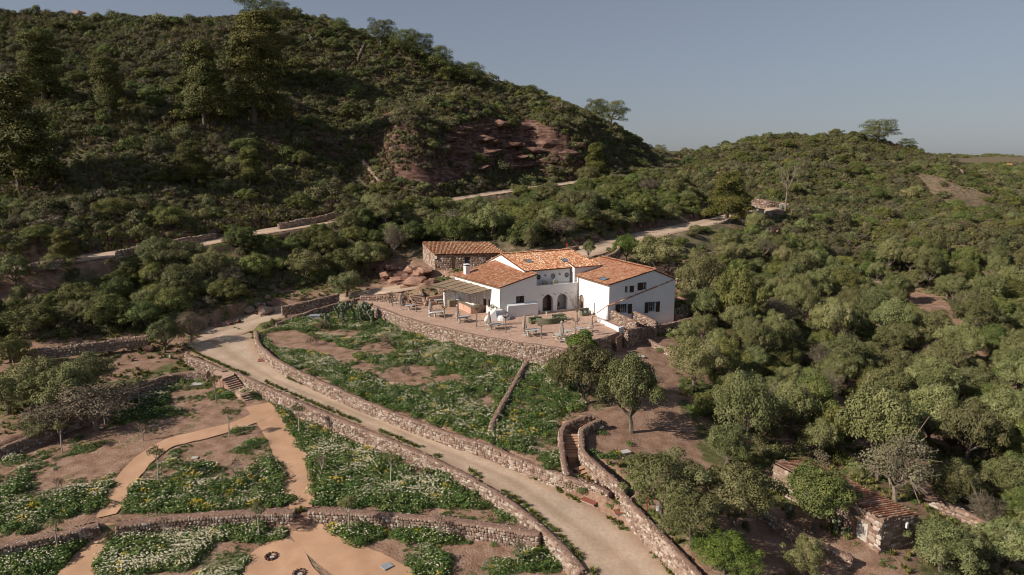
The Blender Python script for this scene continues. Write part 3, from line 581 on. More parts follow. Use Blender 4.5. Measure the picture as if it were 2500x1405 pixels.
def wall(name, label, pts, th=.5, drop=None, s=.235, pieces=0, mt='stone_mass', cap=True, world=None, core='mortar', rough=.07, group=None, both=True, cat='stone wall', ends=(1, 1), inset=0., topstones=True):
    P = np.array(world if world is not None else wp(pts)); P = catmull(P, .6) if len(P) > 2 else np.array([P[0] * (1 - t) + P[1] * t for t in np.linspace(0, 1, max(2, int(np.linalg.norm(P[1] - P[0]) / .6)))])
    n = len(P); r = np.random.default_rng(len(label) * 7 + n)
    T = np.gradient(P[:, :2], axis=0); T /= np.linalg.norm(T, axis=1)[:, None] + 1e-9; N_ = np.stack([T[:, 1], -T[:, 0]], 1)      # N_: right-hand side of travel
    P[:, 2] += (fbm(np.arange(n) * .35, np.zeros(n), len(label), 3) - .5) * rough * 3
    if drop is None:
        zb = np.minimum.reduce([H(P[:, 0] + N_[:, 0] * k * th, P[:, 1] + N_[:, 1] * k * th) for k in (-1.3, -.6, 0, .6, 1.3)]) - .25
    else: zb = P[:, 2] - drop
    zb = np.minimum(zb, P[:, 2] - .3)
    root = thing(name, label, cat, tuple(P[n // 2][:2]) + (float(zb[n // 2]),), group=group); off = np.array(root.location)
    A = P[:, :2] + N_ * th / 2; B = P[:, :2] - N_ * th / 2
    # core with a slightly crowned, rough top
    m = 6; rowsV = []
    for k in range(m + 1):
        t = k / m; xy = A * (1 - t) + B * t; z = P[:, 2] + .03 * math.sin(math.pi * t) + (fbm(xy[:, 0] * 3, xy[:, 1] * 3, 7, 2) - .5) * rough * 1.6 - (.03 if k in (0, m) else 0); rowsV.append(np.c_[xy, z])
    V = np.concatenate([np.c_[A, zb]] + rowsV + [np.c_[B, zb]]); I = np.arange(n * (m + 3)).reshape(m + 3, n)
    Q = np.stack([I[:-1, :-1], I[1:, :-1], I[1:, 1:], I[:-1, 1:]], -1).reshape(-1, 4)
    endq = [[I[0, e], I[1, e], I[m + 1, e], I[m + 2, e]] for e in (0, n - 1)]
    me = mesh_np('core', V - off, np.concatenate([Q, np.array(endq)]), mats=[MT[core]]); link('core', me, root)
    # stones of both faces, the ends and along the top
    D = np.r_[0, np.cumsum(np.linalg.norm(np.diff(P[:, :2], axis=0), axis=1))]; L = D[-1]
    items = []
    for side, E, sg in ((0, A, 1), (1, B, -1)):
        if side == 1 and not both: continue
        for (c, z, w, h, d, roll) in stone_rows(L, lambda x: (np.interp(x, D, zb) + .05, np.interp(x, D, P[:, 2])), s, r):
            xy = np.array([np.interp(c, D, E[:, 0]), np.interp(c, D, E[:, 1])]); nn = np.array([np.interp(c, D, N_[:, 0]), np.interp(c, D, N_[:, 1])]) * sg; nn /= np.linalg.norm(nn)
            ax = np.array([-nn[1], nn[0], 0.]); items.append((np.array([xy[0], xy[1], z]), ax, w, h, d, roll, np.r_[nn, 0], np.array([0, 0, 1.])))
    for e, sg in ((0, -1), (n - 1, 1)):
        if not ends[0 if e == 0 else 1]: continue
        nn = T[e] * sg; ax = np.array([-nn[1], nn[0], 0.])
        for (c, z, w, h, d, roll) in stone_rows(th, lambda x: (zb[e] + .05, P[e, 2]), s, r):
            items.append((np.array([P[e, 0], P[e, 1], z]) + ax * (c - th / 2), ax, w, h, d, roll, np.r_[nn, 0], np.array([0, 0, 1.])))
    if topstones:
        k = int(L * th / (s * s) * (1.0 if cap else 1.6))
        for _ in range(k):
            c = r.uniform(0, L); t = r.uniform(-.46, .46); xy = np.array([np.interp(c, D, P[:, 0]), np.interp(c, D, P[:, 1])]); nn = np.array([np.interp(c, D, N_[:, 0]), np.interp(c, D, N_[:, 1])]); nn /= np.linalg.norm(nn)
            z = np.interp(c, D, P[:, 2]) - .02; w = s * r.uniform(.35, 1.1); q = xy + nn * t * th
            items.append((np.array([q[0], q[1], z]), np.array([-nn[1], nn[0], 0.]), w, w * r.uniform(.6, 1), r.uniform(.03, .06) if cap else r.uniform(.08, .22), r.uniform(-1.5, 1.5), np.array([0, 0, 1.]), np.r_[nn, 0]))
    if pieces:
        camv = np.array([0, 0, CAMH])
        def show(it):
            v = camv - it[0]; d = np.linalg.norm(v); px, py = proj(*it[0]); vis = (v @ it[6]) / d
            return (it[2] * it[3] * vis / d / d) if (vis > .05 and 0 < px < 2500 and 0 < py < 1405) else 0
        it = sorted(items, key=show, reverse=True); top = it[:pieces]; items = it[pieces:]
        for (p, ax, w, h, d, roll, nrm, up) in top:
            o = link('stone', STONE_ME[r.integers(len(STONE_ME))], root)
            Mx = Matrix(((ax[0], -nrm[0], up[0]), (ax[1], -nrm[1], up[1]), (ax[2], -nrm[2], up[2]))) @ Matrix.Rotation(-roll, 3, 'Y') @ Matrix.Diagonal((w, d, h))
            M4 = Mx.to_4x4(); M4.translation = Vector(p - off); o.matrix_local = M4
    items = [(p - off, *rest) for p, *rest in items]
    o = stone_mesh('rubble_stones', items, MT[mt], root)
    if o: o['kind'] = 'stuff'
    WALLS[label] = P; return root
def vwall(*a, **k): return wall(*a, **k)

wall('terrace_wall', 'high curved rubble wall holding up the paved terrace above the flower bed', [(878,733,.15),(915,747,.15),(950,760,.15),(1000,777,.15),(1040,789,.15),(1130,811,.15),(1190,823,.15),(1250,833,.15),(1320,843,.15),(1390,853,.15)], .6, s=.235, pieces=120, both=False)
wall('gate_wall', 'short shaded stone wall with a pale plaque left of the terrace steps', [(1392,853,.3),(1440,836,.36),(1488,818.5,.4)], .55, s=.235)
wall('roadside_wall', 'long rubble wall between the gravel road and the lower garden', [(577,908,-2.62),(640,940,-2.9),(700,966,-3.1),(800,1012,-3.42),(900,1052,-3.72),(1000,1095,-4.02),(1100,1140,-4.42),(1200,1196,-4.82),(1300,1267,-5.22),(1370,1330,-5.58),(1424,1394,-5.92)], .55, s=.235, pieces=300)
wall('roadside_wall', 'short rubble wall stub left of the stone garden stairs by the road', [(455,866,-2.1),(500,884,-2.35),(550,906,-2.55)], .5, s=.235)
wall('upper_roadside_wall', 'curving rubble wall between the gravel road and the upper flower bed', [(625,808,-1.35),(630,835,-1.4),(650,858,-1.5),(700,892,-1.75),(800,938,-2.15),(900,982,-2.5),(1000,1022,-2.85),(1100,1057,-3.15),(1200,1091,-3.5),(1300,1131,-3.85),(1380,1163,-4.15),(1440,1182,-4.3),(1488,1203,-4.45)], .5, s=.235, pieces=260)
wall('lower_roadside_wall', 'tall rubble wall beside the gravel road below the olive trees', [(1519,1204,-3.9),(1545,1232,-3.95),(1580,1268,-4.1),(1630,1320,-4.4),(1700,1395,-4.75),(1770,1475,-5.1)], .5, s=.235, pieces=220)
wall('garden_wall', 'low broad garden wall left of the left path gap', [(-60,1338,-5.78),(60,1318,-5.78),(150,1301,-5.76),(240,1280,-5.74)], .85, s=.235, pieces=100)
wall('garden_wall', 'low broad garden wall running between the two sandy path gaps', [(285,1280,-5.7),(400,1264,-5.68),(500,1256,-5.66),(620,1249,-5.64),(719,1246,-5.62)], .85, s=.235, pieces=160)
wall('garden_wall', 'low broad garden wall joining the roadside wall below the flower bed', [(757,1245,-5.62),(850,1249,-5.6),(960,1256,-5.58),(1080,1266,-5.56),(1200,1281,-5.56),(1290,1297,-5.56),(1318,1303,-5.56)], .85, s=.235, pieces=160)
wall('field_wall', 'dark curved stone wall between the left field and the lower garden', [(508,908,-2.75),(470,908,-2.85),(430,912,-2.95),(390,921,-3.05),(350,936,-3.15),(290,964,-3.4),(230,1002,-3.75),(100,1054,-4.1),(0,1094,-4.4),(-110,1142,-4.8)], .5, s=.235)
wall('old_wall', 'grey tumbled dry stone wall below the dark bushes on the left', [(30,862,-.95),(120,850,-.9),(200,842,-.9),(280,830,-.8),(365,818,-.6)], .6, drop=1.3, s=.36, mt='dry_stone', cap=False, rough=.14)
wall('track_wall', 'shaded stone wall with a squared end above the concrete tank', [(674,789,-1.3),(750,762,-.8),(830,738,-.2),(882,726,.3)], .45, s=.235, both=True)
wall('bank_wall', 'reddish wall holding the bank above the side track', [(688,748,.1),(760,733,.55),(826,716,1.15)], .5, s=.235)
wall('dividing_wall', 'narrow stone wall crossing the flower bed down the slope', [(1287,880,-1.75),(1265,918,-2.0),(1235,970,-2.4),(1205,1025,-2.8),(1199,1046,-2.9)], .4, s=.235)
wall('stair_wall', 'curved stone wall on the near side of the winding garden stair', [(1442,1012,-2.55),(1402,1024,-2.75),(1377,1040,-2.95),(1370,1062,-3.15),(1373,1100,-3.5),(1380,1140,-3.85),(1386,1160,-4.0)], .45, s=.3, cat='stone wall')
wall('stair_wall', 'bent stone wall on the olive tree side of the garden stair', [(1464,1022,-2.6),(1440,1034,-2.8),(1421,1047,-2.95),(1420,1075,-3.2),(1424,1102,-3.45),(1460,1135,-3.55),(1500,1172,-3.75),(1524,1197,-3.9)], .45, s=.235, pieces=60)
wall('parapet_wall', 'long dark shaded retaining wall right of the terrace steps', [(1529,805,.45),(1562,800,.0),(1600,796,-.55),(1645,787,-.7),(1688,777,-.7)], .55, drop=3.4, s=.235)
wall('bank_wall', 'low sunlit rubble wall sloping away from the shaded retaining wall', [(1581,828,-1.4),(1610,842,-1.8),(1640,856,-2.1),(1656,864,-2.3)], .45, s=.235)
# stepped walls by the gable
def hw(name, label, a, b, za, zb, **k): return wall(name, label, None, world=[np.r_[LE(*a)[:2], za], np.r_[(LE(*a)[:2] + LE(*b)[:2]) / 2, (za + zb) / 2], np.r_[LE(*b)[:2], zb]], **k)
hw('stepped_wall', 'rubble wall falling from the gable corner beside the white planter', (.35, -.35), (1.2, -5.3), 1.5, .75, th=.5, drop=2.6, s=.235)
hw('stepped_wall', 'stubby middle pier of the rubble walls below the gable', (2.6, -5.2), (2.6, -3.6), .3, .6, th=.6, drop=2.6, s=.235)
hw('stepped_wall', 'rubble wall jutting from the gable beyond the middle pier', (4.3, -.35), (4.9, -4.6), 1.0, .3, th=.5, drop=3.0, s=.235)
hw('fence_base_wall', 'low stone wall carrying the rustic fence at the house corner', (11.9, .2), (15.3, 1.2), -.55, -.45, th=.45, drop=2.2, s=.235)
wall('terrace_end_wall', 'reddish wall at the left end of the terrace below the track', [(882,722,.85),(930,722,1.0),(972,722,1.15),(985,727,1.2)], .45, drop=1.9, s=.235)
wall('stair_cheek', 'sloping rubble wall left of the upper terrace stair', [(978,722,1.1),(990,734,.7),(1008,746,.25)], .4, drop=1.8, s=.235)
wall('stair_cheek', 'rubble wall right of the upper terrace stair', [(1024,700,1.6),(1030,716,1.2),(1036,731,.8),(1041,740,.55)], .45, drop=2.2, s=.235)
wall('sunken_garden_wall', 'dark rubble wall behind the shade cloth by the stair top', [(1024,700,1.65),(1045,699,1.7),(1075,705,1.7),(1108,708,1.6)], .5, drop=2.2, s=.235)
wall('back_wall', 'sunny rubble retaining wall behind the right end of the house', [(1652,655,3.1),(1690,655,3.0),(1720,657,2.9),(1752,661,2.8)], .6, drop=2.8, s=.36)
wall('road_wall', 'curved shaded wall along the access road behind the house roof', [(1438,642,4.9),(1470,628,5.4),(1496,618,5.9),(1510,607,6.5),(1512,600,6.8)], .5, drop=1.7, s=.36)
wall('road_wall', 'low wall ending in a squared pier above the middle roof', [(1300,610,5.8),(1345,612,5.7),(1385,606,5.9),(1409,600,6.1)], .6, drop=1.3, s=.36)
wall('bend_wall', 'tall sunny rubble wall round the bend of the access road', [(1836,484,11.4),(1870,489,10.9),(1900,493,10.4),(1926,497,10.0)], .6, drop=2.6, s=.42)
wall('bend_wall', 'dark shaded wall below the near edge of the access road bend', [(1802,523,8.4),(1830,519,8.8),(1850,515,9.1)], .6, drop=2.6, s=.42)
wall('bend_wall', 'dark wall stub beside the foot of the bare tree at the bend', [(1872,516,8.9),(1890,514,9.0),(1912,512,9.1)], .6, drop=2.2, s=.42)
wall('loose_wall', 'reddish tumbled wall along the lower side of the access road', [(1742,545,6.9),(1765,541,7.2),(1790,528,7.9)], .6, drop=2.0, s=.42, mt='dry_stone', cap=False, rough=.12)
wall('upper_road_wall', 'tumbled dry stone wall beside the upper road near the left edge', [(78,645,7.1),(115,640,7.3),(152,634,7.5)], .6, drop=1.2, s=.42, mt='dry_stone', cap=False, rough=.16, cat='stone wall')
wall('upper_road_wall', 'longest grey dry stone wall along the upper road', [(283,613,8.0),(350,600,8.4),(420,588,8.7),(480,578,9.0),(527,569,9.3)], .6, drop=1.3, s=.42, mt='dry_stone', cap=False, rough=.16, cat='stone wall')
wall('upper_road_wall', 'grey dry stone wall above the bare strip of upper road', [(680,546,10.3),(740,535,10.8),(800,524,11.4),(860,512,12.0)], .6, drop=1.3, s=.42, mt='dry_stone', cap=False, rough=.16, cat='stone wall')
wall('shed_terrace_wall', 'curved low wall in front of the stone shed', [(1052,661,3.1),(1075,665,3.0),(1105,660,3.3),(1128,655,3.5)], .4, drop=1.8, s=.235)
wall('shed_terrace_wall', 'lower curved wall on the bank below the shed', [(1052,675,2.2),(1078,680,2.0),(1108,673,2.4)], .4, drop=1.4, s=.235)
wall('forecourt_wall', 'long rubble wall in front of the tiled stone hut', [(1856,1232,-4.9),(1900,1262,-5.15),(1950,1296,-5.4),(2010,1330,-5.65),(2080,1362,-5.85)], .5, s=.235, pieces=80)
wall('grove_wall', 'stone terrace wall between the olive trunks above the hut', [(2018,1085,-6.6),(2060,1104,-6.9),(2100,1122,-7.2),(2142,1142,-7.5)], .5, drop=1.5, s=.38)
wall('grove_wall', 'long stone terrace wall in the olive grove at the right edge', [(2262,1205,-7.4),(2330,1235,-7.6),(2400,1270,-7.9),(2460,1300,-8.2),(2540,1340,-8.6)], .5, drop=1.5, s=.38)
wall('grove_wall', 'short terrace wall under the trees beyond the red dirt slope', [(1732,890,-3.0),(1770,905,-3.5),(1790,922,-3.9)], .5, drop=1.2, s=.36)
wall('old_wall', 'grey dry stone wall at the edge of the far olive clearing', [(2068,684,-2.6),(2110,686,-2.9),(2155,690,-3.2)], .6, drop=1.6, s=.42, mt='dry_stone', cap=False, rough=.12)
def hillwall(label, px, th=.7):
    P = []
    for q in px: g = G(*q); P.append(g + np.array([0, 0, .9]))
    wall('old_wall', label, None, world=P, th=th, drop=1.6, s=.5, mt='dry_stone', cap=False, rough=.25)
hillwall('broken stone wall climbing the big hill below the pines', [(872,152),(880,132),(890,112)])
hillwall('broken stone wall running down beside the red cutting', [(886,398),(905,420),(925,445),(945,468)])
hillwall('pale rubble wall on the top of the right hill', [(2214,356),(2240,366),(2262,378)])
hillwall('crumbled stone pile along the right hill shoulder', [(2325,410),(2345,420),(2352,432)])
hillwall('crumbled wall near the right end of the right hill', [(2398,442),(2420,456),(2436,464)])

# ---------------------------------------------------------------- steps
def stairs(name, label, ctr, dirv, n, rise, tread, width, mt='paver', under=1.2, group=None):
    'ctr: middle of the top nosing; treads descend along dirv'
    d = np.array(dirv[:2]); d = d / np.linalg.norm(d); a = math.atan2(d[1], d[0]); root = thing(name, label, 'stairs', tuple(ctr), a, group)
    for i in range(n):
        b = MB().box((tread * (i + .5), 0, -rise * (i + 1) - .5 * under + 0), (tread + .02, width, under)); st = MB()
        b.build('riser_block', MT['rubble'], root)
        jj = RND.uniform(-.015, .015)
        o = MB().box((tread * (i + .5) + .02, jj, -rise * (i + 1) + .03), (tread + .05, width + .02, .06)).build('step', MT[mt], root); bevel(o, .012, 1)
    return root
def face_stairs(name, label, top, bot, n, width, mt='paver', under=1.2):
    t, b = np.array(top), np.array(bot); L = np.linalg.norm((b - t)[:2]); return stairs(name, label, tuple(t), b - t, n, (t[2] - b[2]) / n, L / n, width, mt, under)
# garden stair: landing, six steps, landing, four steps
ga = atz(545, 917, -2.75); gb = atz(572, 932, -3.0)
lt = MB(); lp = [atz(522,909,-2.72), atz(560,905,-2.72), atz(572,912,-2.72), atz(571,917,-2.72), atz(543,927,-2.72), atz(526,921,-2.72)]
root = thing('stair_landing', 'flagged landing at the top of the stone garden stairs', 'landing', tuple(lp[0] - [0, 0, 1.9]))
MB().prism([(p[0] - lp[0][0], p[1] - lp[0][1]) for p in lp], -.2, 1.9 + .0).build('landing_block', MT['rubble'], root)
MB().prism([(p[0] - lp[0][0], p[1] - lp[0][1]) for p in lp], 1.9, 1.96).build('landing_slab', MT['paver'], root)
t0 = (atz(543,926,-2.72) + atz(570,916,-2.72)) / 2; t1 = (atz(563,953,-3.78) + atz(596,945,-3.78)) / 2
wd = float(np.linalg.norm((atz(543,926,-2.72) - atz(570,916,-2.72))[:2]))
face_stairs('garden_stairs', 'upper flight of six stone steps from the road down to the garden', t0, t1, 6, wd, under=1.6)
t2 = (atz(586,962,-3.8) + atz(618,955,-3.8)) / 2; t3 = (atz(602,986,-4.5) + atz(634,974,-4.5)) / 2
dv = (t2 - t1)[:2]; c = (t1 + t2) / 2; root = thing('stair_landing', 'middle landing between the two flights of garden steps', 'landing', (c[0], c[1], -5.0), math.atan2(dv[1], dv[0]))
MB().box((0, 0, .58), (float(np.linalg.norm(dv)) + .1, wd + .05, 1.16)).build('landing_block', MT['paver'], root)
face_stairs('garden_stairs', 'lower flight of four stone steps ending at the sandy garden path', t2, t3, 4, wd, under=1.2)
# winding stair on the right
face_stairs('garden_stairs', 'five sandy steps at the top of the winding garden stair', atz(1432,1017,-2.95), atz(1402,1038,-3.45), 5, 1.35, 'sand', 1.0)
root = thing('stair_landing', 'sandy landing at the bend of the winding garden stair', 'landing', tuple(atz(1396,1050,-4.2)))
MB().box((0, 0, .36), (1.5, 1.5, .72), .3).build('landing_block', MT['sand'], root)
face_stairs('garden_stairs', 'seven stone steps in the middle of the winding garden stair', atz(1396,1058,-3.5), atz(1400,1104,-4.45), 7, 1.4, 'sand', 1.0)
root = thing('stair_landing', 'sandy landing with a long shadow below the middle steps', 'landing', tuple(atz(1402,1122,-5.2)))
MB().box((0, 0, .35), (1.7, 1.9, .74), .2).build('landing_block', MT['sand'], root)
face_stairs('garden_stairs', 'narrow flight of steps dropping behind the roadside wall', atz(1414,1137,-4.5), atz(1500,1215,-5.75), 9, 1.3, 'sand', 1.2)
# terrace steps at the right and the upper stair
face_stairs('terrace_steps', 'wide shaded steps leaving the terrace beside the plaque wall', atz(1511,817,-.05), atz(1514,862,-2.55), 9, 2.3, 'paver', 1.6)
face_stairs('upper_stairs', 'stone stair climbing from the terrace to the side track', atz(1014,718,1.45), atz(1031,748,0), 8, 2.1, 'paver', 1.4)
for i, (a, b, lab) in enumerate([((1440,773),(1478,770),'uppermost long paved step across the terrace near the gable'), ((1450,785),(1490,781),'middle long paved step across the terrace near the planter'), ((1436,796),(1505,791),'lowest long paved step across the terrace near the planter')]):
    p, q_ = atz(*a, .06), atz(*b, .06); v = q_ - p; o = MB().box((0, 0, 0), (float(np.linalg.norm(v)), .4, .13)).build('terrace_step', MT['paver']); o.location = (p + q_) / 2; o.rotation_euler = (0, 0, math.atan2(v[1], v[0])); tag(o, lab, 'step'); bevel(o, .02, 1)
for px, py, w, lab in [(737,1258,1.5,'small flight of steps through the garden wall gap on the middle path'), (262,1278,1.3,'small shaded steps through the garden wall gap on the left path')]:
    c = atz(px, py - 12, -5.78); face_stairs('gap_steps', lab, c, c + np.array([.05, -1.3, -.95]), 4, w, 'mortar', .7)
# ---------------------------------------------------------------- the white farmhouse
HROT = math.atan2(.43, .903)
farm_o = thing('farmhouse', 'large white farmhouse with orange tiled roofs standing on the walled terrace', 'house', (13.9, 95.7, 0), HROT)
def panel(mb, p0, p1, bot, top, ops=(), depth=.32, m=0, mr=0, back=True):
    'wall face from p0 to p1 (outside on the right of travel); bot/top: lists of (s, z); openings: (s0, s1, z0, z1, kind)'
    p0 = np.array(p0, float); p1 = np.array(p1, float); L = np.linalg.norm(p1 - p0); d = (p1 - p0) / L; nrm = np.array([d[1], -d[0]])
    bi = lambda s: np.interp(s, [q[0] for q in bot], [q[1] for q in bot]); ti = lambda s: np.interp(s, [q[0] for q in top], [q[1] for q in top])
    def hi(o, s):
        if o[4] == 'arch':
            r = (o[1] - o[0]) / 2; return o[3] - r + math.sqrt(max(0, r * r - (s - o[0] - r) ** 2)) if o[3] - o[2] > r else o[3]
        if o[4] == 'round':
            r = (o[1] - o[0]) / 2; return (o[2] + o[3]) / 2 + math.sqrt(max(0, r * r - (s - o[0] - r) ** 2))
        return o[3]
    def lo(o, s):
        if o[4] == 'round':
            r = (o[1] - o[0]) / 2; return (o[2] + o[3]) / 2 - math.sqrt(max(0, r * r - (s - o[0] - r) ** 2))
        return o[2]
    br = {0., L} | {q[0] for q in bot} | {q[0] for q in top}
    for o in ops:
        br |= {o[0], o[1]}
        if o[4] in ('arch', 'round'): br |= {o[0] + (o[1] - o[0]) * (1 - math.cos(math.pi * k / 12)) / 2 for k in range(13)}
    br = sorted(b for b in br if -1e-6 <= b <= L + 1e-6); br = [b for i, b in enumerate(br) if i == 0 or b - br[i - 1] > 1e-4]
    P = lambda s, z, k=0.: (p0[0] + d[0] * s - nrm[0] * k, p0[1] + d[1] * s - nrm[1] * k, z)
    for a, b in zip(br[:-1], br[1:]):
        c = (a + b) / 2; here = sorted([o for o in ops if o[0] < c < o[1]], key=lambda o: o[2]); za, zb = bi(a), bi(b)
        for o in here:
            l0, l1, h0, h1 = lo(o, a), lo(o, b), hi(o, a), hi(o, b)
            if l0 > za + 1e-4 or l1 > zb + 1e-4: mb.add([P(a, za), P(b, zb), P(b, l1), P(a, l0)], [(0, 1, 2, 3)], m)
            mb.add([P(a, h0), P(b, h1), P(b, h1, depth), P(a, h0, depth)], [(0, 1, 2, 3)], mr); mb.add([P(a, l0), P(b, l1), P(b, l1, depth), P(a, l0, depth)], [(3, 2, 1, 0)], mr)
            za, zb = h0, h1
        mb.add([P(a, za), P(b, zb), P(b, ti(b)), P(a, ti(a))], [(0, 1, 2, 3)], m)
    for o in ops:
        if o[4] != 'round':
            for s, fl in ((o[0], 0), (o[1], 1)):
                q = [P(s, o[2]), P(s, hi(o, s)), P(s, hi(o, s), depth), P(s, o[2], depth)]; mb.add(q, [(0, 1, 2, 3) if fl == 0 else (3, 2, 1, 0)], mr)
    return P
# --- tiled roofs: every cover tile is its own arched piece
def roof(root, poly, e0, e1, mt, holes=(), over=.12, pitch=.215, expo=.36, name='roof', seed=1, pieces=None, thick=.1, bias=0.):
    P = [np.array(p, float) for p in poly]; a, b = P[e0], P[e1]; ex = (b - a) / np.linalg.norm(b - a)
    n = np.cross(P[1] - P[0], P[2] - P[0]); n /= np.linalg.norm(n); n = n if n[2] > 0 else -n
    ey = np.cross(n, ex); c = sum(P) / len(P)
    if (c - a) @ ey < 0: ey = -ey
    uv = [((p - a) @ ex, (p - a) @ ey) for p in P]; r = np.random.default_rng(seed)
    slab = MB(); k = len(P); lowp = [p - n * .03 for p in P]; hip = [p - n * (.03 + thick) for p in P]
    slab.add(lowp + hip, [tuple(range(k)), tuple(range(2 * k - 1, k - 1, -1))] + [(i, (i + 1) % k, k + (i + 1) % k, k + i) for i in range(k)])
    ro = slab.build(name, MT['tile_pan'] if pieces is None else MT['mortar'], root); bm = bmesh.new(); bm.from_mesh(ro.data); bmesh.ops.recalc_face_normals(bm, faces=bm.faces); bm.to_mesh(ro.data); bm.free()
    U = [q[0] for q in uv]; Vv = [q[1] for q in uv]; rows = int((max(Vv) - min(Vv)) / expo) + 2; cols = int((max(U) - min(U)) / pitch) + 2
    V = []; F = []; rn = []; items = []
    for j in range(rows):
        for i in range(cols):
            u = min(U) - over + (i + .5) * pitch; v = min(Vv) - over + j * expo; vc = v + expo / 2
            if not inpoly(np.array([u]), np.array([min(max(vc, min(Vv) + .02), max(Vv) - .02)]), [((q[0]) * 1.0, q[1]) for q in uv])[0]: continue
            if any(h[0] < u < h[1] and h[2] < vc < h[3] for h in holes): continue
            w = .098 * r.uniform(.92, 1.06); ju = r.uniform(-.012, .012); jn = r.uniform(0, .012)
            rv = r.random() if r.random() > .12 else r.uniform(.7, 1.0); rv = min(1, max(0, rv * (1 - abs(bias)) + max(0, bias)))
            pts = []
            for (vv, ww, lift) in ((v - .03, w, .035 + jn), (v + expo + .05, w * .86, .012 + jn)):
                for q in range(5):
                    an = math.pi * q / 4; pts.append(a + ex * (u + ju - ww * .86 * math.cos(an)) + ey * vv + n * (lift + ww * .95 * math.sin(an)))
            if pieces is not None: items.append(pts); continue
            bq = len(V); V += pts; rn += [rv] * 10; F += [(bq + q, bq + q + 1, bq + 5 + q + 1, bq + 5 + q) for q in range(4)] + [(bq, bq + 4, bq + 3, bq + 2)]
    if pieces is None:
        me = bpy.data.meshes.new('cover_tiles'); me.from_pydata([tuple(p) for p in V], [], F); me.materials.append(MT[mt]); at = me.attributes.new('rnd', 'FLOAT', 'POINT'); at.data.foreach_set('value', rn)
        o = link('cover_tiles', me, ro); o['kind'] = 'stuff'
    else:
        me = None
        for pts in items:
            if me is None:
                o0 = pts[0]; me = bpy.data.meshes.new('roof_tile'); me.from_pydata([tuple(p - o0) for p in pts], [], [(q, q + 1, 6 + q, 5 + q) for q in range(4)] + [(0, 4, 3, 2)]); me.materials.append(MT[mt])
            o = link('roof_tile', me, ro); o.location = tuple(pts[0])
    return ro, ex, ey, n, a
def ridge(root, a, b, mt='tile_mix', w=.11, step=.38, name='ridge_tiles'):
    a, b = np.array(a, float), np.array(b, float); L = np.linalg.norm(b - a); d = (b - a) / L; s = np.cross(d, [0, 0, 1]); s /= np.linalg.norm(s); up = np.cross(s, d); mb = MB()
    for i in range(int(L / step)):
        p = a + d * i * step; pts = []
        for (t, ww, l) in ((-.02, w, .03), (step + .04, w * .88, .015)):
            for q in range(5): an = math.pi * q / 4; pts.append(p + d * t - s * ww * math.cos(an) + up * (l + ww * math.sin(an)))
        mb.add(pts, [(q, q + 1, 6 + q, 5 + q) for q in range(4)] + [(0, 4, 3, 2)], 0, RND.random())
    o = mb.build(name, MT[mt], root); o['kind'] = 'stuff'; return o
def shutter(root, c, w, h, rz, t=.045):
    s = MB().box((0, 0, 0), (w, t, h)); k = int(h / .16)
    for i in range(k): s.box((0, -t / 2 - .006, -h / 2 + (i + .5) * h / k), (w * .8, .02, h / k * .6), 0, 0, .5, ('X', .5))
    o = s.build('shutter', MT['wood_dark'], root); o.location = c; o.rotation_euler = (0, 0, rz); return o
def window(root, c, w, h, rz, frame='frame', cross=(1, 2), name='window'):
    f = MB(); f.box((-w / 2 + .035, 0, 0), (.07, .06, h)).box((w / 2 - .035, 0, 0), (.07, .06, h)).box((0, 0, h / 2 - .035), (w - .14, .06, .07)).box((0, 0, -h / 2 + .035), (w - .14, .06, .07))
    for i in range(cross[0]): f.box((-w / 2 + (i + 1) * w / (cross[0] + 1), .004, 0), (.055, .05, h - .14))
    for i in range(cross[1]): f.box((0, .008, -h / 2 + (i + 1) * h / (cross[1] + 1)), (w - .14, .03, .03))
    o = f.build(name, MT[frame], root); o.location = c; o.rotation_euler = (0, 0, rz); g = MB().box((0, .02, 0), (w - .1, .012, h - .1)).build('pane', MT['glass'], o); return o
PL = MT['plaster']
# right wing (gable to the front)
CU, CW = 11.6, 14.6
mb = MB(); diag = lambda s: 2.14 + (5.13 - 2.14) * s / 11.8
panel(mb, (0, 0), (CU, 0), [(0, diag(0) - .25), (CU, diag(CU) - .25)], [(0, 5.12), (7.68, 6.68), (CU, 5.15)], [(2.66, 3.25, 3.76, 4.74, 'r'), (4.88, 6.52, 3.92, 5.06, 'r')], .22)
panel(mb, (-.02, -.14), (CU + .02, -.14), [(0, -2.2), (CU + .04, -2.6)], [(0, diag(0) - .05), (CU + .04, diag(CU) - .05)], [(1.74, 3.18, .78, 2.17, 'r'), (6.85, 8.2, .5, 2.02, 'r')], .5)
mb.add([(-.02, -.14, diag(0) - .05), (CU + .02, -.14, diag(CU) - .05), (CU + .02, 0.01, diag(CU) - .05), (-.02, .01, diag(0) - .05)], [(0, 1, 2, 3)])
panel(mb, (0, CW), (0, 0), [(0, -.2), (CW, -.4)], [(0, 5.12), (CW, 5.12)], [(CW - 8.15, CW - 6.9, .02, 2.36, 'arch'), (CW - 3.9, CW - 3.72, .05, 1.8, 'r')], .3)
panel(mb, (CU, 0), (CU, CW), [(0, -2.6), (CW, -1.)], [(0, 5.12), (CW, 5.12)])
panel(mb, (CU, CW), (0, CW), [(0, 0), (CU, 0)], [(0, 5.12), (CU - 7.68, 6.68), (CU, 5.12)])
mb.add([(-.3, .02, 2.05), (-.3, 2.9, .3), (-.3, 2.9, -.2), (-.3, .02, -.2), (-.02, .02, 2.05), (-.02, 2.9, .3), (-.02, 2.9, -.2), (-.02, .02, -.2), (-.3, -.14, 2.09), (-.3, -.14, -.6), (-.02, -.14, 2.09)], [(0, 1, 2, 3)[::-1], (0, 4, 5, 1)[::-1], (1, 5, 6, 2)[::-1], (8, 0, 3, 9), (8, 10, 4, 0)])
mb.add([(-.3, -.142, 2.09), (-.3, -.142, -1.2), (-.02, -.142, -1.2), (-.02, -.142, 2.09)], [(0, 1, 2, 3)])
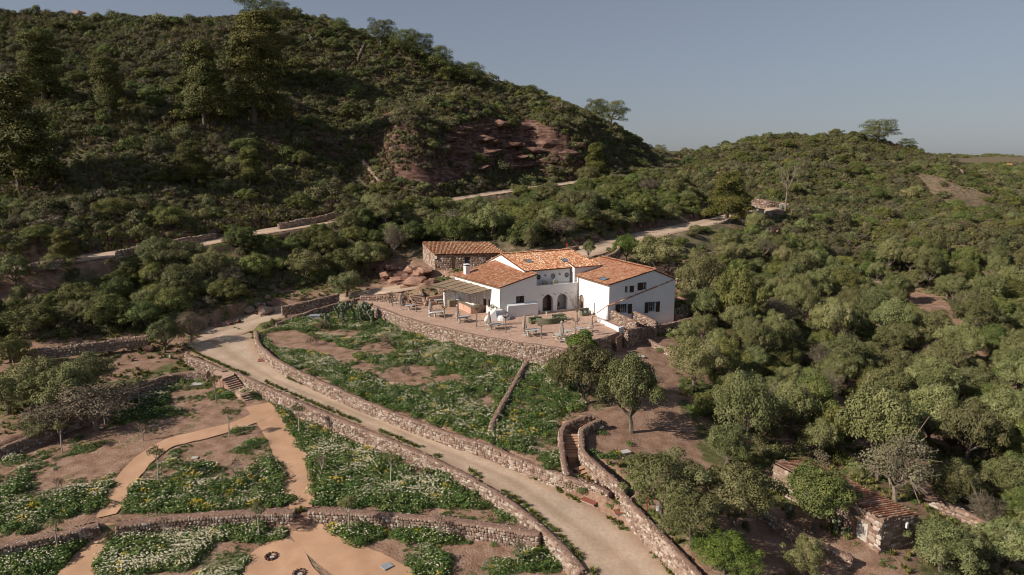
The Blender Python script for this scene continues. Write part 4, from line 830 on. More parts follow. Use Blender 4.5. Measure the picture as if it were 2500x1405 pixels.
mb.build('right_wing_wall', PL, farm_o)['label'] = 'white walls of the right wing with a slanting ledge on the gable'
cop = MB()
for i in range(34):
    s = -.3 + i * .36; z = diag(s) + .03
    pts = []
    for (t, ww, l) in ((0, .12, .02), (.4, .105, .0)):
        for q in range(5): an = math.pi * q / 4; pts.append((s + t, -.1 - ww * 1.3 * math.cos(an), z + .253 * t + l + ww * .7 * math.sin(an)))
    cop.add(pts, [(q, q + 1, 6 + q, 5 + q) for q in range(4)] + [(0, 4, 3, 2)], 0, RND.random())
for i in range(9):
    w0 = -.1 + i * .34; z = 2.12 - (w0) * (1.75 / 2.9); pts = []
    for (t, ww, l) in ((0, .105, .02), (.38, .12, .0)):
        for q in range(5): an = math.pi * q / 4; pts.append((-.16 - ww * 1.5 * math.cos(an), w0 + t, z - .6 * t + l + ww * .7 * math.sin(an)))
    cop.add(pts, [(q, q + 1, 6 + q, 5 + q) for q in range(4)], 0, RND.random())
o = cop.build('ledge_tiles', MT['tile_mix'], farm_o); o['kind'] = 'stuff'
RC1, *_ = roof(farm_o, [(-.12, -.12, 5.2), (7.68, -.12, 6.8), (7.68, CW + .1, 6.8), (-.12, CW + .1, 5.2)], 0, 3, 'tile_plain', holes=[(2.1, 4.1, .55, 1.6)], seed=3, bias=.05)
RC2, *_ = roof(farm_o, [(CU + .14, -.12, 5.2), (7.68, -.12, 6.8), (7.68, CW + .1, 6.8), (CU + .14, CW + .1, 5.2)], 0, 3, 'tile_plain', seed=4)
ridge(farm_o, (7.68, -.15, 6.8), (7.68, CW + .1, 6.8), 'tile_plain'); ridge(farm_o, (-.1, -.06, 5.22), (7.6, -.06, 6.8), 'tile_plain', .09); ridge(farm_o, (CU + .1, -.06, 5.22), (7.76, -.06, 6.8), 'tile_plain', .09)
def skylight(root, poly3):
    P = [np.array(p, float) for p in poly3]; n = np.cross(P[1] - P[0], P[3] - P[0]); n /= np.linalg.norm(n); n = n if n[2] > 0 else -n; c = sum(P) / 4; f = MB()
    out = [p + n * .1 for p in P]; inn = [c + (p - c) * .86 + n * .1 for p in P]; low = [p - n * .05 for p in P]
    f.add(out + inn + low, [(i, (i + 1) % 4, 4 + (i + 1) % 4, 4 + i) for i in range(4)] + [(8 + i, 8 + (i + 1) % 4, (i + 1) % 4, i) for i in range(4)])
    o = f.build('skylight', MT['dark_metal'], root); MB().add([c + (p - c) * .86 + n * .08 for p in P], [(0, 1, 2, 3)]).build('pane', MT['skyglass'], o); return o
zc = lambda u: 5.2 + (u + .12) * 1.6 / 7.8
skylight(farm_o, [(u, w, zc(u)) for u, w in ((.45, 2.2), (1.45, 2.2), (1.45, 3.9), (.45, 3.9))])
for (u, w, z, ww, h) in ((2.46, -.14 + .42, 1.475, 1.44, 1.39), (7.5, .28, 1.26, 1.35, 1.52)): window(farm_o, (u - .1, w, z), ww - .25, h - .06, 0, cross=(2, 1))
window(farm_o, (2.955, .16, 4.25), .57, .96, 0, cross=(1, 2)); window(farm_o, (6.05, .18, 4.49), .9, 1.1, 0, cross=(1, 1))
for (u, z, w, h, y) in ((1.38, 1.46, .7, 1.55, -.18), (3.54, 1.36, .68, 1.42, -.18), (6.5, 1.25, .66, 1.6, -.18), (8.55, 1.2, .66, 1.55, -.18), (3.84, 4.24, .7, .96, -.04), (5.3, 4.49, .84, 1.13, -.02)): shutter(farm_o, (u, y, z), w, h, 0)
for z in (4.62, 3.72): bevel(MB().box((4.6, -.07, z), (.2, .13, .3)).build('wall_lamp', MT['white_paint'], farm_o), .02, 1)
# middle block
mb = MB(); BU0, BU1, BW0, BWR, BW1 = -8.5, 4.5, 10.1, 18.55, 24.4
rw = [(u - BU0 - .42, u - BU0 + .42, 4.7, 5.54, 'round') for u in (-6.1, -3.62, -1.18)]
panel(mb, (BU0, BW0), (BU1, BW0), [(0, 0), (13, 0)], [(0, 6.24), (13, 6.24)], rw, .3)
panel(mb, (BU0, BW1), (BU0, BW0), [(0, 1.5), (14.3, 1.5)], [(0, 5.62), (BW1 - BWR, 7.64), (14.3, 6.24)])
panel(mb, (BU1, BW0), (BU1, BW1), [(0, 1.5), (14.3, 1.5)], [(0, 6.24), (BWR - BW0, 7.64), (14.3, 5.62)])
panel(mb, (BU1, BW1), (BU0, BW1), [(0, 1.5), (13, 1.5)], [(0, 5.62), (13, 5.62)])
mb.add([(-7.5, 8.5, 3.62), (0, 8.5, 3.62), (0, 10.12, 3.62), (-7.5, 10.12, 3.62)], [(0, 1, 2, 3)])
mb.build('middle_block_wall', PL, farm_o)['label'] = 'white walls of the middle block with three round windows'
zb = lambda w: 6.33 + (w - 10.0) * (7.74 - 6.33) / (BWR - 10.0)
roof(farm_o, [(BU0 - .1, 9.85, zb(9.85)), (BU1 + .1, 9.85, zb(9.85)), (BU1 + .1, BWR, zb(BWR)), (BU0 - .1, BWR, zb(BWR))], 0, 1, 'tile_mix', holes=[(2.2, 3.35, 3.3, 5.0), (8.2, 9.5, 2.4, 4.1)], seed=5, bias=.02)
roof(farm_o, [(BU0 - .1, BW1 + .15, 5.66), (BU1 + .1, BW1 + .15, 5.66), (BU1 + .1, BWR, zb(BWR)), (BU0 - .1, BWR, zb(BWR))], 0, 1, 'tile_mix', seed=6)
ridge(farm_o, (BU0 - .15, BWR, zb(BWR) + .02), (BU1 + .1, BWR, zb(BWR) + .02)); ridge(farm_o, (BU1 + .05, 9.9, zb(9.9)), (BU1 + .05, BWR, zb(BWR)), 'tile_mix', .09)
skylight(farm_o, [(u, w, zb(w) + .02) for u, w in ((-6.35, 13.2), (-5.3, 13.2), (-5.3, 14.75), (-6.35, 14.75))]); skylight(farm_o, [(u, w, zb(w) + .02) for u, w in ((-.35, 12.3), (.8, 12.3), (.8, 13.85), (-.35, 13.85))])
for u in (-6.1, -3.62, -1.18):
    f = MB(); f.lathe([(.43, 0), (.43, .05), (.36, .05), (.36, 0)], 20); f.box((0, 0, .02), (.76, .05, .03)); o = f.build('round_window', MT['frame'], farm_o); o.location = (u, BW0 + .22, 5.12); o.rotation_euler = (rad(90), 0, 0)
    MB().lathe([(.4, 0), (.4, .01)], 20).build('pane', MT['glass'], o)
for u in (-4.95, -2.45): o = MB().lathe([(.09, -.1), (.1, .1)], 10).build('wall_lamp', MT['dark_metal'], farm_o); o.location = (u, BW0 - .12, 5.35)
# little roofed bay at the right end
mb = MB(); panel(mb, (-.45, 9.0), (4.2, 9.0), [(0, 3.5), (4.65, 3.5)], [(0, 6.42), (4.65, 6.42)]); panel(mb, (-.45, 10.8), (-.45, 9.0), [(0, 3.5), (1.8, 3.5)], [(0, 6.92), (1.8, 6.42)], [(.5, 1.25, 3.62, 5.6, 'r')], .2)
mb.add([(-.45, 10.8, 6.92), (4.2, 10.8, 6.92), (4.2, 10.8, 6.2), (-.45, 10.8, 6.2)], [(0, 1, 2, 3)[::-1]]); mb.add([(4.2, 9, 3.5), (4.2, 10.8, 3.5), (4.2, 10.8, 6.92), (4.2, 9, 6.42)], [(0, 1, 2, 3)])
mb.build('bay_wall', PL, farm_o); roof(farm_o, [(-.52, 8.85, 6.47), (4.28, 8.85, 6.47), (4.28, 10.85, 6.98), (-.52, 10.85, 6.98)], 0, 1, 'tile_mix', seed=7, bias=.05)
MB().box((-.3, 9.93, 4.6), (.05, .74, 1.94)).build('balcony_door', MT['wood'], farm_o)
# arcade and balcony
mb = MB(); AW = 8.5; a1 = (-7.5 + 7.5, 0)
panel(mb, (-7.6, AW), (0.0, AW), [(0, -.2), (7.6, -.2)], [(0, 4.16), (7.6, 4.1)], [(1.35, 3.15, .02, 2.62, 'arch'), (3.86, 5.68, .02, 2.58, 'arch')], .5)
mb.add([(-7.6, AW, 4.16), (0, AW, 4.1), (0, AW + .3, 4.1), (-7.6, AW + .3, 4.16)], [(0, 1, 2, 3)]); mb.add([(-7.6, AW + .3, 4.16), (0, AW + .3, 4.1), (0, AW + .3, 3.6), (-7.6, AW + .3, 3.6)], [(0, 1, 2, 3)])
mb.add([(-6.9, AW + .5, 2.9), (-.6, AW + .5, 2.9), (-.6, 10.09, 2.9), (-6.9, 10.09, 2.9)], [(3, 2, 1, 0)]); mb.add([(-6.9, 10.08, 0), (-.6, 10.08, 0), (-.6, 10.08, 2.9), (-6.9, 10.08, 2.9)], [(0, 1, 2, 3)])
mb.add([(-6.9, AW + .5, 0), (-6.9, 10.08, 0), (-6.9, 10.08, 2.9), (-6.9, AW + .5, 2.9)], [(0, 1, 2, 3)[::-1]]); mb.add([(-.6, AW + .5, 0), (-.6, 10.08, 0), (-.6, 10.08, 2.9), (-.6, AW + .5, 2.9)], [(0, 1, 2, 3)]); mb.box((-4.0, 9.55, 1.45), (.3, 1.0, 2.9))
mb.build('arcade_wall', PL, farm_o)['label'] = 'white arcade wall with two open arches under the balcony'
window(farm_o, (-5.75, 9.1, 1.25), .95, 2.4, 0, 'frame_brown', (0, 3), 'glazed_door'); shutter(farm_o, (-4.85, 9.2, 1.25), .75, 2.4, 0)
MB().box((-5.4, 10.0, 1.25), (1.6, .06, 2.5)).build('dark_doorway', MT['frame_brown'], farm_o)
MB().box((.24, 7.52, 1.1), (.06, 1.2, 2.1)).build('arched_door', MT['wood'], farm_o)
for i in range(6): u = -6.4 + i * 1.04; MB().tube([(u, AW + .1, 2.75), (u + .02, AW - .5, 2.66)], .045, 5).build('beam_end', MT['wood'], farm_o)
rl = MB().tube([(-7.4, AW + .12, 4.42), (-.1, AW + .12, 4.38)], .018, 4)
for i in range(7): u = -7.3 + i * 1.18; rl.tube([(u, AW + .12, 4.1), (u, AW + .12, 4.42)], .014, 4)
rl.build('balcony_rail', MT['dark_metal'], farm_o)
# left wing
mb = MB(); fl, fr, bl_, br_ = (-13.4, 7.9), (-7.6, 7.9), (-15.6, 20.9), (-8.3, 20.9)
panel(mb, fl, fr, [(0, -.3), (5.8, -.3)], [(0, 4.48), (5.8, 5.98)], [(2.45, 3.62, 1.8, 2.98, 'r')], .3)
panel(mb, bl_, fl, [(0, -.3), (13.2, -.3)], [(0, 4.46), (13.185, 4.46)], [(8.3, 9.25, .02, 2.1, 'r'), (9.6, 10.3, 1.0, 2.2, 'r')], .3)
panel(mb, fr, (-8.3, 20.9), [(0, 0), (13.1, 0)], [(0, 5.98), (13.1, 6.3)]); panel(mb, (-8.3, 20.9), bl_, [(0, 0), (7.3, 0)], [(0, 6.3), (7.3, 4.46)])
mb.build('left_wing_wall', PL, farm_o)['label'] = 'white walls of the low left wing'
mb = MB(); pl = [(-12.5, 7.42), (-7.55, 7.4), (-7.55, 7.95), (-12.5, 7.95)]; mb.prism(pl, -.3, 1.72); mb.add([(-12.5, 7.42, 1.72), (-7.55, 7.4, 1.72), (-7.55, 7.9, 2.0), (-12.5, 7.9, 1.95)], [(0, 1, 2, 3)])
bevel(mb.build('wall_footing', PL, farm_o), .05, 2)
roof(farm_o, [(-13.5, 7.78, 4.56), (-7.5, 7.78, 6.09), (-8.2, 21.0, 6.44), (-15.75, 21.0, 4.54)], 0, 3, 'tile_plain', seed=8, holes=[])
ridge(farm_o, (-13.45, 7.85, 4.58), (-7.55, 7.85, 6.1), 'tile_plain', .09)
window(farm_o, (-10.38, 8.13, 2.39), .75, 1.1, 0, 'frame_brown', (1, 1)); shutter(farm_o, (-10.78, 8.0, 2.39), .36, 1.14, rad(70)); shutter(farm_o, (-9.86, 7.86, 2.39), .36, 1.14, 0)
ar = math.atan2(-13, 2.2); sd = np.array([2.2, -13]) / 13.185
for s, w, h, z in ((8.78, .9, 2.05, 1.05),): shutter(farm_o, (-15.6 + sd[0] * s + .12, 20.9 + sd[1] * s, z), w, h, ar)
window(farm_o, (-15.6 + sd[0] * 9.95 + .2, 20.9 + sd[1] * 9.95, 1.6), .68, 1.18, ar, 'frame_brown', (1, 1))
g = MB().tube([(-15.85, 21.2, 4.38), (-13.58, 7.75, 4.38)], .065, 6).tube([(-13.52, 7.95, 4.36), (-13.5, 7.95, 4.0), (-13.47, 7.95, .9)], .05, 6); g.build('gutter', MT['copper'], farm_o)
g = MB().tube([(-.2, CW, 5.02), (-.2, -.1, 5.02)], .06, 6).tube([(-.1, 8.38, 5.0), (-.09, 8.4, 4.6), (-.09, 8.4, .1)], .05, 6); g.build('gutter', MT['copper'], farm_o)
g = MB().tube([(BU0, 9.78, 6.2), (-.5, 9.78, 6.2)], .055, 6).tube([(-.6, 9.95, 6.15), (-.6, 10.0, 5.8), (-.6, 10.0, 3.7)], .05, 6); g.build('gutter', MT['copper'], farm_o)
cz = 4.85; ch = MB().box((-14.25, 19.1, cz + .55), (.75, .95, 1.5)).box((-14.25, 19.1, cz + 1.54), (.86, 1.06, .1))
for dx, dy in ((-.38, 0), (0, -.48)): pass
ch = bevel(ch.build('chimney', PL, farm_o), .02, 1)
for (x, y, dx, dy) in ((-14.25, 18.61, .5, .02), (-14.64, 19.1, .02, .6)): MB().box((x, y, cz + 1.42), (dx, dy, .1)).build('vent_slot', MT['hole'], ch)  # dark plates on the shaft; no opening is cut, the slot's shade is colour
wb = MB(); wb.prism([(-18.0, 19.3), (-15.2, 19.3), (-15.2, 19.8), (-18.0, 19.8)], -.2, 2.1); wb.box((-16.2, 18.95, .45), (1.3, .75, .9)); wb.build('kitchen_wall', PL, farm_o)
# built-in white seat, stair flank and planters
def lw(p): return tuple(LE(*p)[:2])
bs = thing('built_in_seat', 'rounded white masonry seat and planter at the corner of the left wing', 'seat', tuple(LE(-13.6, 7.2, 0)), HROT)
m_ = MB(); prof = [(1.25, 0), (1.22, .35), (1.1, .62), (.95, .72), (0.01, .74)]; m_.lathe(prof, 20); bevel(m_.build('seat', PL, bs), .03, 2)
bk = MB().prism([(-.9, .15), (.35, .05), (.5, .75), (-.8, .85)], .3, 1.35); bevel(bk.build('backrest', PL, bs), .12, 3)
fk = MB().prism([(-2.7, -.1), (-1.0, -.6), (-.85, .0), (-2.45, .5)], 0, 1.0)
fk = MB(); fk.add([(-2.9, -.25, 0), (-1.0, -.75, 0), (-.8, .1, 0), (-2.6, .6, 0), (-2.6, -.2, .35), (-1.15, -.55, 1.75), (-.95, .1, 1.95), (-2.4, .5, .45)], [(0, 1, 5, 4), (1, 2, 6, 5), (2, 3, 7, 6), (3, 0, 4, 7), (4, 5, 6, 7)]); bevel(fk.build('sloping_flank', PL, bs), .1, 3)
pw = thing('white_planter', 'long low white planter below the slanting ledge of the gable', 'planter', tuple(LE(-.9, -1.2, 0)), HROT)
def lp(px, py, z): p = atz(px, py, z) - LE(0, 0); return ((p[:2] @ np.array([.903, .43])) + .9, (p[:2] @ np.array([-.43, .903])) + 1.2)
A_, B_, C_ = lp(1458, 778, .5), lp(1512, 801, .55), lp(1524, 797, .55); p_ = MB()
def wallseg(mb, a, b, t, z0, z1):
    d = np.array(b) - np.array(a); d /= np.linalg.norm(d); n = np.array([-d[1], d[0]]) * t; mb.prism([tuple(a), tuple(b), tuple(np.array(b) + n), tuple(np.array(a) + n)], z0, z1)
wallseg(p_, A_, B_, .28, -.9, .55); wallseg(p_, (B_[0] - .1, B_[1]), C_, .28, -.9, .552); p_.build('planter_wall', PL, pw)
s_ = MB().add([(*A_, .38), (*B_, .38), (*C_, .38), (A_[0] + .6, A_[1] + .8, .38)], [(0, 1, 2, 3)]); s_.build('planter_soil', MT['mortar'], pw)
# ---------------------------------------------------------------- stone shed behind
shed = thing('stone_shed', 'long low reddish stone shed with a striped tile roof behind the farmhouse', 'shed', tuple(SHED[0] + np.array([0, 0, 3.6])))
so = np.array(shed.location)
sp = [p + np.array([0, 0, 0]) for p in SHED]; S2 = [p[:2] - so[:2] for p in sp]; L1 = float(np.linalg.norm(S2[1] - S2[0]))
mb = MB(); panel(mb, S2[0], S2[1], [(0, -.6), (L1, -.6)], [(0, 2.78), (L1, 2.78)], [(2.9, 3.75, -.05, 2.15, 'r'), (5.2, 6.1, -.05, 2.2, 'r'), (9.0, 9.8, .0, 2.1, 'r')], .28)
L2 = float(np.linalg.norm(S2[0] - S2[3])); panel(mb, S2[3], S2[0], [(0, -.6), (L2, -.6)], [(0, 3.52), (L2, 2.78)]); L3 = float(np.linalg.norm(S2[2] - S2[1])); panel(mb, S2[1], S2[2], [(0, -.6), (L3, -.6)], [(0, 2.78), (L3, 3.52)]); panel(mb, S2[2], S2[3], [(0, -.6), (12, -.6)], [(0, 3.52), (12, 3.52)])
MT['shed_wall'] = mat('reddish rubble masonry', [(.20, .10, .075), (.29, .155, .115), (.38, .235, .18)], scale=2.6, var=.25, vscale=3.5, fine=(11, .2), bump=(9, 1., .08))
mb.build('shed_wall', MT['shed_wall'], shed)
its = []; r_ = np.random.default_rng(77)
for a, b, top in ((S2[0], S2[1], lambda x: 2.7), (S2[3], S2[0], lambda x: 3.45 - .7 * x / L2)):
    d = b - a; L = float(np.linalg.norm(d)); d = d / L; nn = np.array([d[1], -d[0], 0])
    for (c, z, w, h, dp, roll) in stone_rows(L, lambda x: (-.5, top(x)), .36, r_):
        if a is S2[0] and any(s0 - .1 < c < s1 + .1 and z < 2.3 for s0, s1 in ((2.9, 3.75), (5.2, 6.1), (9, 9.8))): continue
        its.append((np.array([*(a + d * c), z]), np.array([d[0], d[1], 0.]), w, h, dp * .45, roll, nn, np.array([0, 0, 1.])))
o = stone_mesh('rubble_stones', its, MT['stone_mass'], shed); o['kind'] = 'stuff'
rot1 = math.atan2(*(S2[1] - S2[0])[::-1]); dirS = (S2[1] - S2[0]) / L1; nS = np.array([dirS[1], -dirS[0]])
for s, mt_, nm in ((3.32, 'wood', 'plank_door'), (5.65, 'glass', 'dark_door'), (9.4, 'wood', 'plank_door')):
    q = S2[0] + dirS * s - nS * .2; o = MB().box((0, 0, 0), (.82, .06, 2.15)).build(nm, MT[mt_], shed); o.location = (*q, 1.03); o.rotation_euler = (0, 0, rot1)
ov = .2
def ext(p, q, k): d = (p - q) / np.linalg.norm(p - q); return p + d * k
F0, F1, B1, B0 = S2[0] + nS * ov - dirS * .1, S2[1] + nS * ov, S2[2], S2[3] - dirS * .1
roof(shed, [(*F0, 2.84), (*F1, 2.84), (*B1, 3.62), (*B0, 3.62)], 0, 1, 'tile_mix', seed=9, bias=.16, pitch=.24)
o = MB().tube([(*(S2[0] + nS * .16), 2.6), (*(S2[1] + nS * .16), 2.6)], .06, 5).build('gutter', MT['copper'], shed)
q = S2[0] + nS * .12 + dirS * .2; o = bevel(MB().box((*q, 2.2), (.3, .22, .5)).build('flood_lamp', MT['white_paint'], shed), .02, 1)
# ---------------------------------------------------------------- tiled stone hut, lower right
HF0, HF1, HB1, HB0 = np.array([23.2, 56.6]), np.array([27.95, 47.4]), np.array([31.5, 48.9]), np.array([26.5, 58.3])
hut = thing('stone_hut', 'low rubble stone hut with a worn tile roof and a grey door', 'hut', (27.3, 52.8, -6.9)); hof = np.array([27.3, 52.8]); base = -6.9
hp = [p - hof for p in (HF0, HF1, HB1, HB0)]; hz = [3.25, 3.05, 2.45, 2.75]; mb = MB(); LF = float(np.linalg.norm(hp[1] - hp[0]))
dop = (LF - 2.25, LF - 1.05)
for i in range(4):
    a, b = hp[i], hp[(i + 1) % 4]; L = float(np.linalg.norm(b - a)); panel(mb, a, b, [(0, -.8), (L, -.8)], [(0, hz[i] - .05), (L, hz[(i + 1) % 4] - .05)], [(dop[0], dop[1], .25, 2.25, 'r')] if i == 0 else (), .45)
mb.build('hut_wall', MT['mortar'], hut)
its = []
for i in range(4):
    a, b = hp[i], hp[(i + 1) % 4]; d = b - a; L = float(np.linalg.norm(d)); d = d / L; nn = np.array([d[1], -d[0], 0])
    for (c, z, w, h, dp, roll) in stone_rows(L, lambda x: (-.7, np.interp(x, [0, L], [hz[i], hz[(i + 1) % 4]])), .36, r_):
        if i == 0 and dop[0] - .22 < c < dop[1] + .22 and z < 2.45: continue
        its.append((np.array([*(a + d * c), z]), np.array([d[0], d[1], 0.]), w, h, dp * .7, roll, nn, np.array([0, 0, 1.]), i))
camh = np.array([0, 0, CAMH])
vis = [it for it in its if it[8] in (0, 1)]; r_.shuffle(vis)
near = sorted(vis, key=lambda it: -it[2] * it[3])[:240]; ids = {id(n_) for n_ in near}
for (p, ax, w, h, dp, roll, nn, up, i_) in near:
    o = link('stone', STONE_ME[r_.integers(len(STONE_ME))], hut); Mx = Matrix(((ax[0], -nn[0], up[0]), (ax[1], -nn[1], up[1]), (ax[2], -nn[2], up[2]))) @ Matrix.Rotation(-roll, 3, 'Y') @ Matrix.Diagonal((w, dp, h)); M4 = Mx.to_4x4(); M4.translation = Vector(p); o.matrix_local = M4
o = stone_mesh('rubble_stones', [it[:8] for it in its if id(it) not in ids], MT['stone_mass'], hut); o['kind'] = 'stuff'
dF = (hp[1] - hp[0]) / LF; nF = np.array([dF[1], -dF[0]]); q = hp[0] + dF * (sum(dop) / 2) - nF * .38
o = MB().box((0, 0, 0), (1.14, .06, 2.0)).box((0, -.04, .3), (.9, .02, .06)).box((0, -.04, -.5), (.9, .02, .06)).build('door', MT['concrete'], hut); o.location = (*q, 1.25); o.rotation_euler = (0, 0, math.atan2(dF[1], dF[0]))
q = hp[0] + dF * (sum(dop) / 2) + nF * .1; o = MB().box((0, 0, 0), (1.9, .5, .14)).build('lintel', MT['wood'], hut); o.location = (*(q - nF * .1), 2.34); o.rotation_euler = (0, 0, math.atan2(dF[1], dF[0]))
o = MB().box((0, 0, 0), (1.3, .6, .18)).build('doorstep', MT['concrete'], hut); o.location = (*(q + nF * .25), .2); o.rotation_euler = (0, 0, math.atan2(dF[1], dF[0]))
dR = (hp[2] - hp[1]) / np.linalg.norm(hp[2] - hp[1]); nR = np.array([dR[1], -dR[0]]); q = hp[1] + dR * 2.7 + nR * .12; o = bevel(MB().box((*q, 2.0), (.22, .18, .45), math.atan2(dR[1], dR[0])).build('meter_box', MT['white_paint'], hut), .02, 1)
# tiles run from the front wall down to the back
roof(hut, [(*(hp[3] + dR * .25), hz[3] + .02), (*(hp[2] + dR * .25), hz[2] + .02), (*(hp[1] + dR * .25), hz[1] + .05), (*(hp[0] + dR * .25), hz[0] + .05)], 0, 1, 'tile_hut', seed=10, pieces=True, pitch=.28, expo=.4)
# ---------------------------------------------------------------- terrace furniture
def tz(px, py, z=0.02): return atz(px, py, z)
def clone(root, loc, rz, label, group=None):
    r = root.copy(); COL.objects.link(r); r.location = loc; r.rotation_euler = (0, 0, rz); r['label'] = label
    if group: r['group'] = group
    for c in list(root.children):
        k = c.copy(); COL.objects.link(k); k.parent = r
        for g in list(c.children):
            q = g.copy(); COL.objects.link(q); q.parent = k
    return r
def make_parasol():
    t = thing('parasol', 'x', 'parasol', (0, 0, 0))
    MB().tube([(0, 0, .06), (0, 0, 2.5)], .03, 8).build('pole', MT['wood'], t)
    wob = lambda k, z: (1.0 if k % 2 else .72) * (1 + .06 * math.sin(k * 2.1 + z * 3))
    MB().lathe([(.13, .5), (.15, .8), (.13, .93), (.34, 1.0), (.33, 1.12), (.25, 1.6), (.18, 2.1), (.13, 2.38), (.02, 2.45)], 18, wob=wob).build('folded_canopy', MT['canvas'], t)
    MB().lathe([(.19, 2.36), (.2, 2.42), (.13, 2.52), (.05, 2.58), (.01, 2.62)], 14, wob=lambda k, z: 1 + .1 * math.sin(k * 1.7)).build('vent_cap', MT['canvas'], t)
    MB().lathe([(.145, .9), (.155, .93), (.145, .96)], 14).build('strap', MT['canvas'], t)
    bevel(MB().box((0, 0, .035), (.6, .6, .07)).build('base_plate', MT['concrete'], t), .01, 1); return t
UMB = [((979, 757), 'folded taupe parasol farthest along, beside the upper stair'), ((1051, 773), 'folded parasol beside the white cloth'), ((1117, 789), 'folded parasol in front of the pink bar counter'), ((1194, 806), 'folded parasol in front of the rounded white seat'), ((1280, 819), 'folded parasol between the plain white wall and the green sofa'), ((1371, 834), 'folded parasol behind the round table with white chairs'), ((1444, 819), 'thin tied parasol nearest the terrace steps')]
P0 = make_parasol()
for i, (q, lab) in enumerate(UMB):
    if i == 0: P0.location = tz(*q); P0['label'] = lab; P0['group'] = 'folded parasols along the terrace edge'
    else:
        o = clone(P0, tz(*q), i * .7, lab, 'folded parasols along the terrace edge')
        o.scale = (.72, .72, 1.0) if i == 6 else (1, 1, 1 + .02 * (i % 3))
def make_table(kind):
    t = thing('terrace_table', 'x', 'table', (0, 0, 0))
    if kind == 'round':
        o = MB().lathe([(.01, .70), (.62, .70), (.66, .72), (.66, .75), (.62, .765), (.01, .765)], 24).build('table_top', MT['tabletop'], t)
        MB().lathe([(.26, 0), (.24, .04), (.09, .08), (.08, .6), (.18, .70)], 14).build('pedestal', MT['table_leg'], t)
    else:
        L = 1.9 if kind == 'long' else .95
        w = .95
        o = bevel(MB().box((0, 0, .735), (L, w, .06)).build('table_top', MT['tabletop'], t), .05 if kind == 'long' else .02, 2)
        for x in ((-L * .3, L * .3) if kind == 'long' else (0,)): MB().lathe([(.17, 0), (.15, .03), (.13, .35), (.16, .70)], 14, (x, 0, 0)).build('pedestal', MT['table_leg'], t)
    return t
TK = {k: None for k in ('round', 'long', 'square')}
def table(kind, q, rz, lab, grp='stone topped tables on the terrace'):
    if TK[kind] is None:
        t = make_table(kind); TK[kind] = t; t.location = tz(*q); t.rotation_euler = (0, 0, rz); t['label'] = lab; t['group'] = grp; return t
    return clone(TK[kind], tz(*q), rz, lab, grp)
TBL = [('round', (999, 757), 0, 'round pale table beside the first folded parasol'), ('long', (1071, 774), .5, 'long pale table next to the white cloth'), ('long', (1131, 786), .45, 'long pale table in front of the pink bar'), ('long', (1208, 804), .35, 'oval ended pale table right of the rounded white seat'), ('long', (1299, 819), .4, 'long pale table in front of the green sofa'), ('square', (1384, 821), .45, 'square pale table just behind the round table'), ('round', (1367, 830), 0, 'round pale table ringed by white chairs'), ('square', (1418, 815), .45, 'square pale table above the bright green bush'), ('long', (1074, 743), .3, 'long table under the shade cloth')]
for k, q, rz, lab in TBL: table(k, q, rz, lab)
def make_bench():
    t = thing('bench', 'x', 'bench', (0, 0, 0)); bevel(MB().box((0, 0, .43), (1.5, .38, .05)).build('seat', MT['bench'], t), .01, 1)
    for x in (-.6, .6):
        for y in (-.13, .13): MB().tube([(x, y, .41), (x * 1.05, y * 1.15, 0)], .025, 5).build('leg', MT['bench'], t)
    bevel(MB().box((0, 0, .485), (1.4, .36, .06)).build('seat_pad', MT['cushion'], t), .02, 2); return t
B0 = None
def off(q, rz, dx, dy): p = tz(*q); return (p[0] + math.cos(rz) * dx - math.sin(rz) * dy, p[1] + math.sin(rz) * dx + math.cos(rz) * dy, .02)
BN = [(1, -.78, 'near side of the long table next to the white cloth'), (1, .78, 'far side of the long table next to the white cloth'), (2, -.78, 'near side of the table before the pink bar'), (2, .78, 'far side of the table before the pink bar'), (3, -.8, 'near side of the oval ended table'), (4, -.8, 'near side of the table before the green sofa'), (4, .8, 'far side of the table before the green sofa'), (8, -.8, 'table under the shade cloth')]
for i, (ti, dy, lab) in enumerate(BN):
    k, q, rz, _ = TBL[ti]; l = off(q, rz, .35 if dy < 0 else 0, dy); full = 'padded bench on the ' + lab if ti != 8 else 'padded bench beside the ' + lab
    if B0 is None: B0 = make_bench(); B0.location = l; B0.rotation_euler = (0, 0, rz); B0['label'] = full; B0['group'] = 'wooden benches on the terrace'
    else: clone(B0, l, rz, full, 'wooden benches on the terrace')
def make_chair():
    t = thing('chair', 'x', 'chair', (0, 0, 0)); bevel(MB().box((0, 0, .44), (.46, .44, .05)).build('seat', MT['cloth'], t), .015, 1)
    bk = MB()
    for k in range(5):
        a0, a1 = -.9 + k * .36, -.9 + (k + 1) * .36; bk.add([(.24 * math.sin(a0), .24 * math.cos(a0), .5), (.24 * math.sin(a1), .24 * math.cos(a1), .5), (.26 * math.sin(a1), .26 * math.cos(a1), .8), (.26 * math.sin(a0), .26 * math.cos(a0), .8)], [(0, 1, 2, 3)])
    o = bk.build('backrest', MT['bench'], t); sm = o.modifiers.new('s', 'SOLIDIFY'); sm.thickness = .03
    for x in (-.19, .19):
        for y in (-.17, .17): MB().tube([(x, y, .42), (x * 1.1, y * 1.1, 0)], .02, 5).build('leg', MT['bench'], t)
    return t
C0 = None
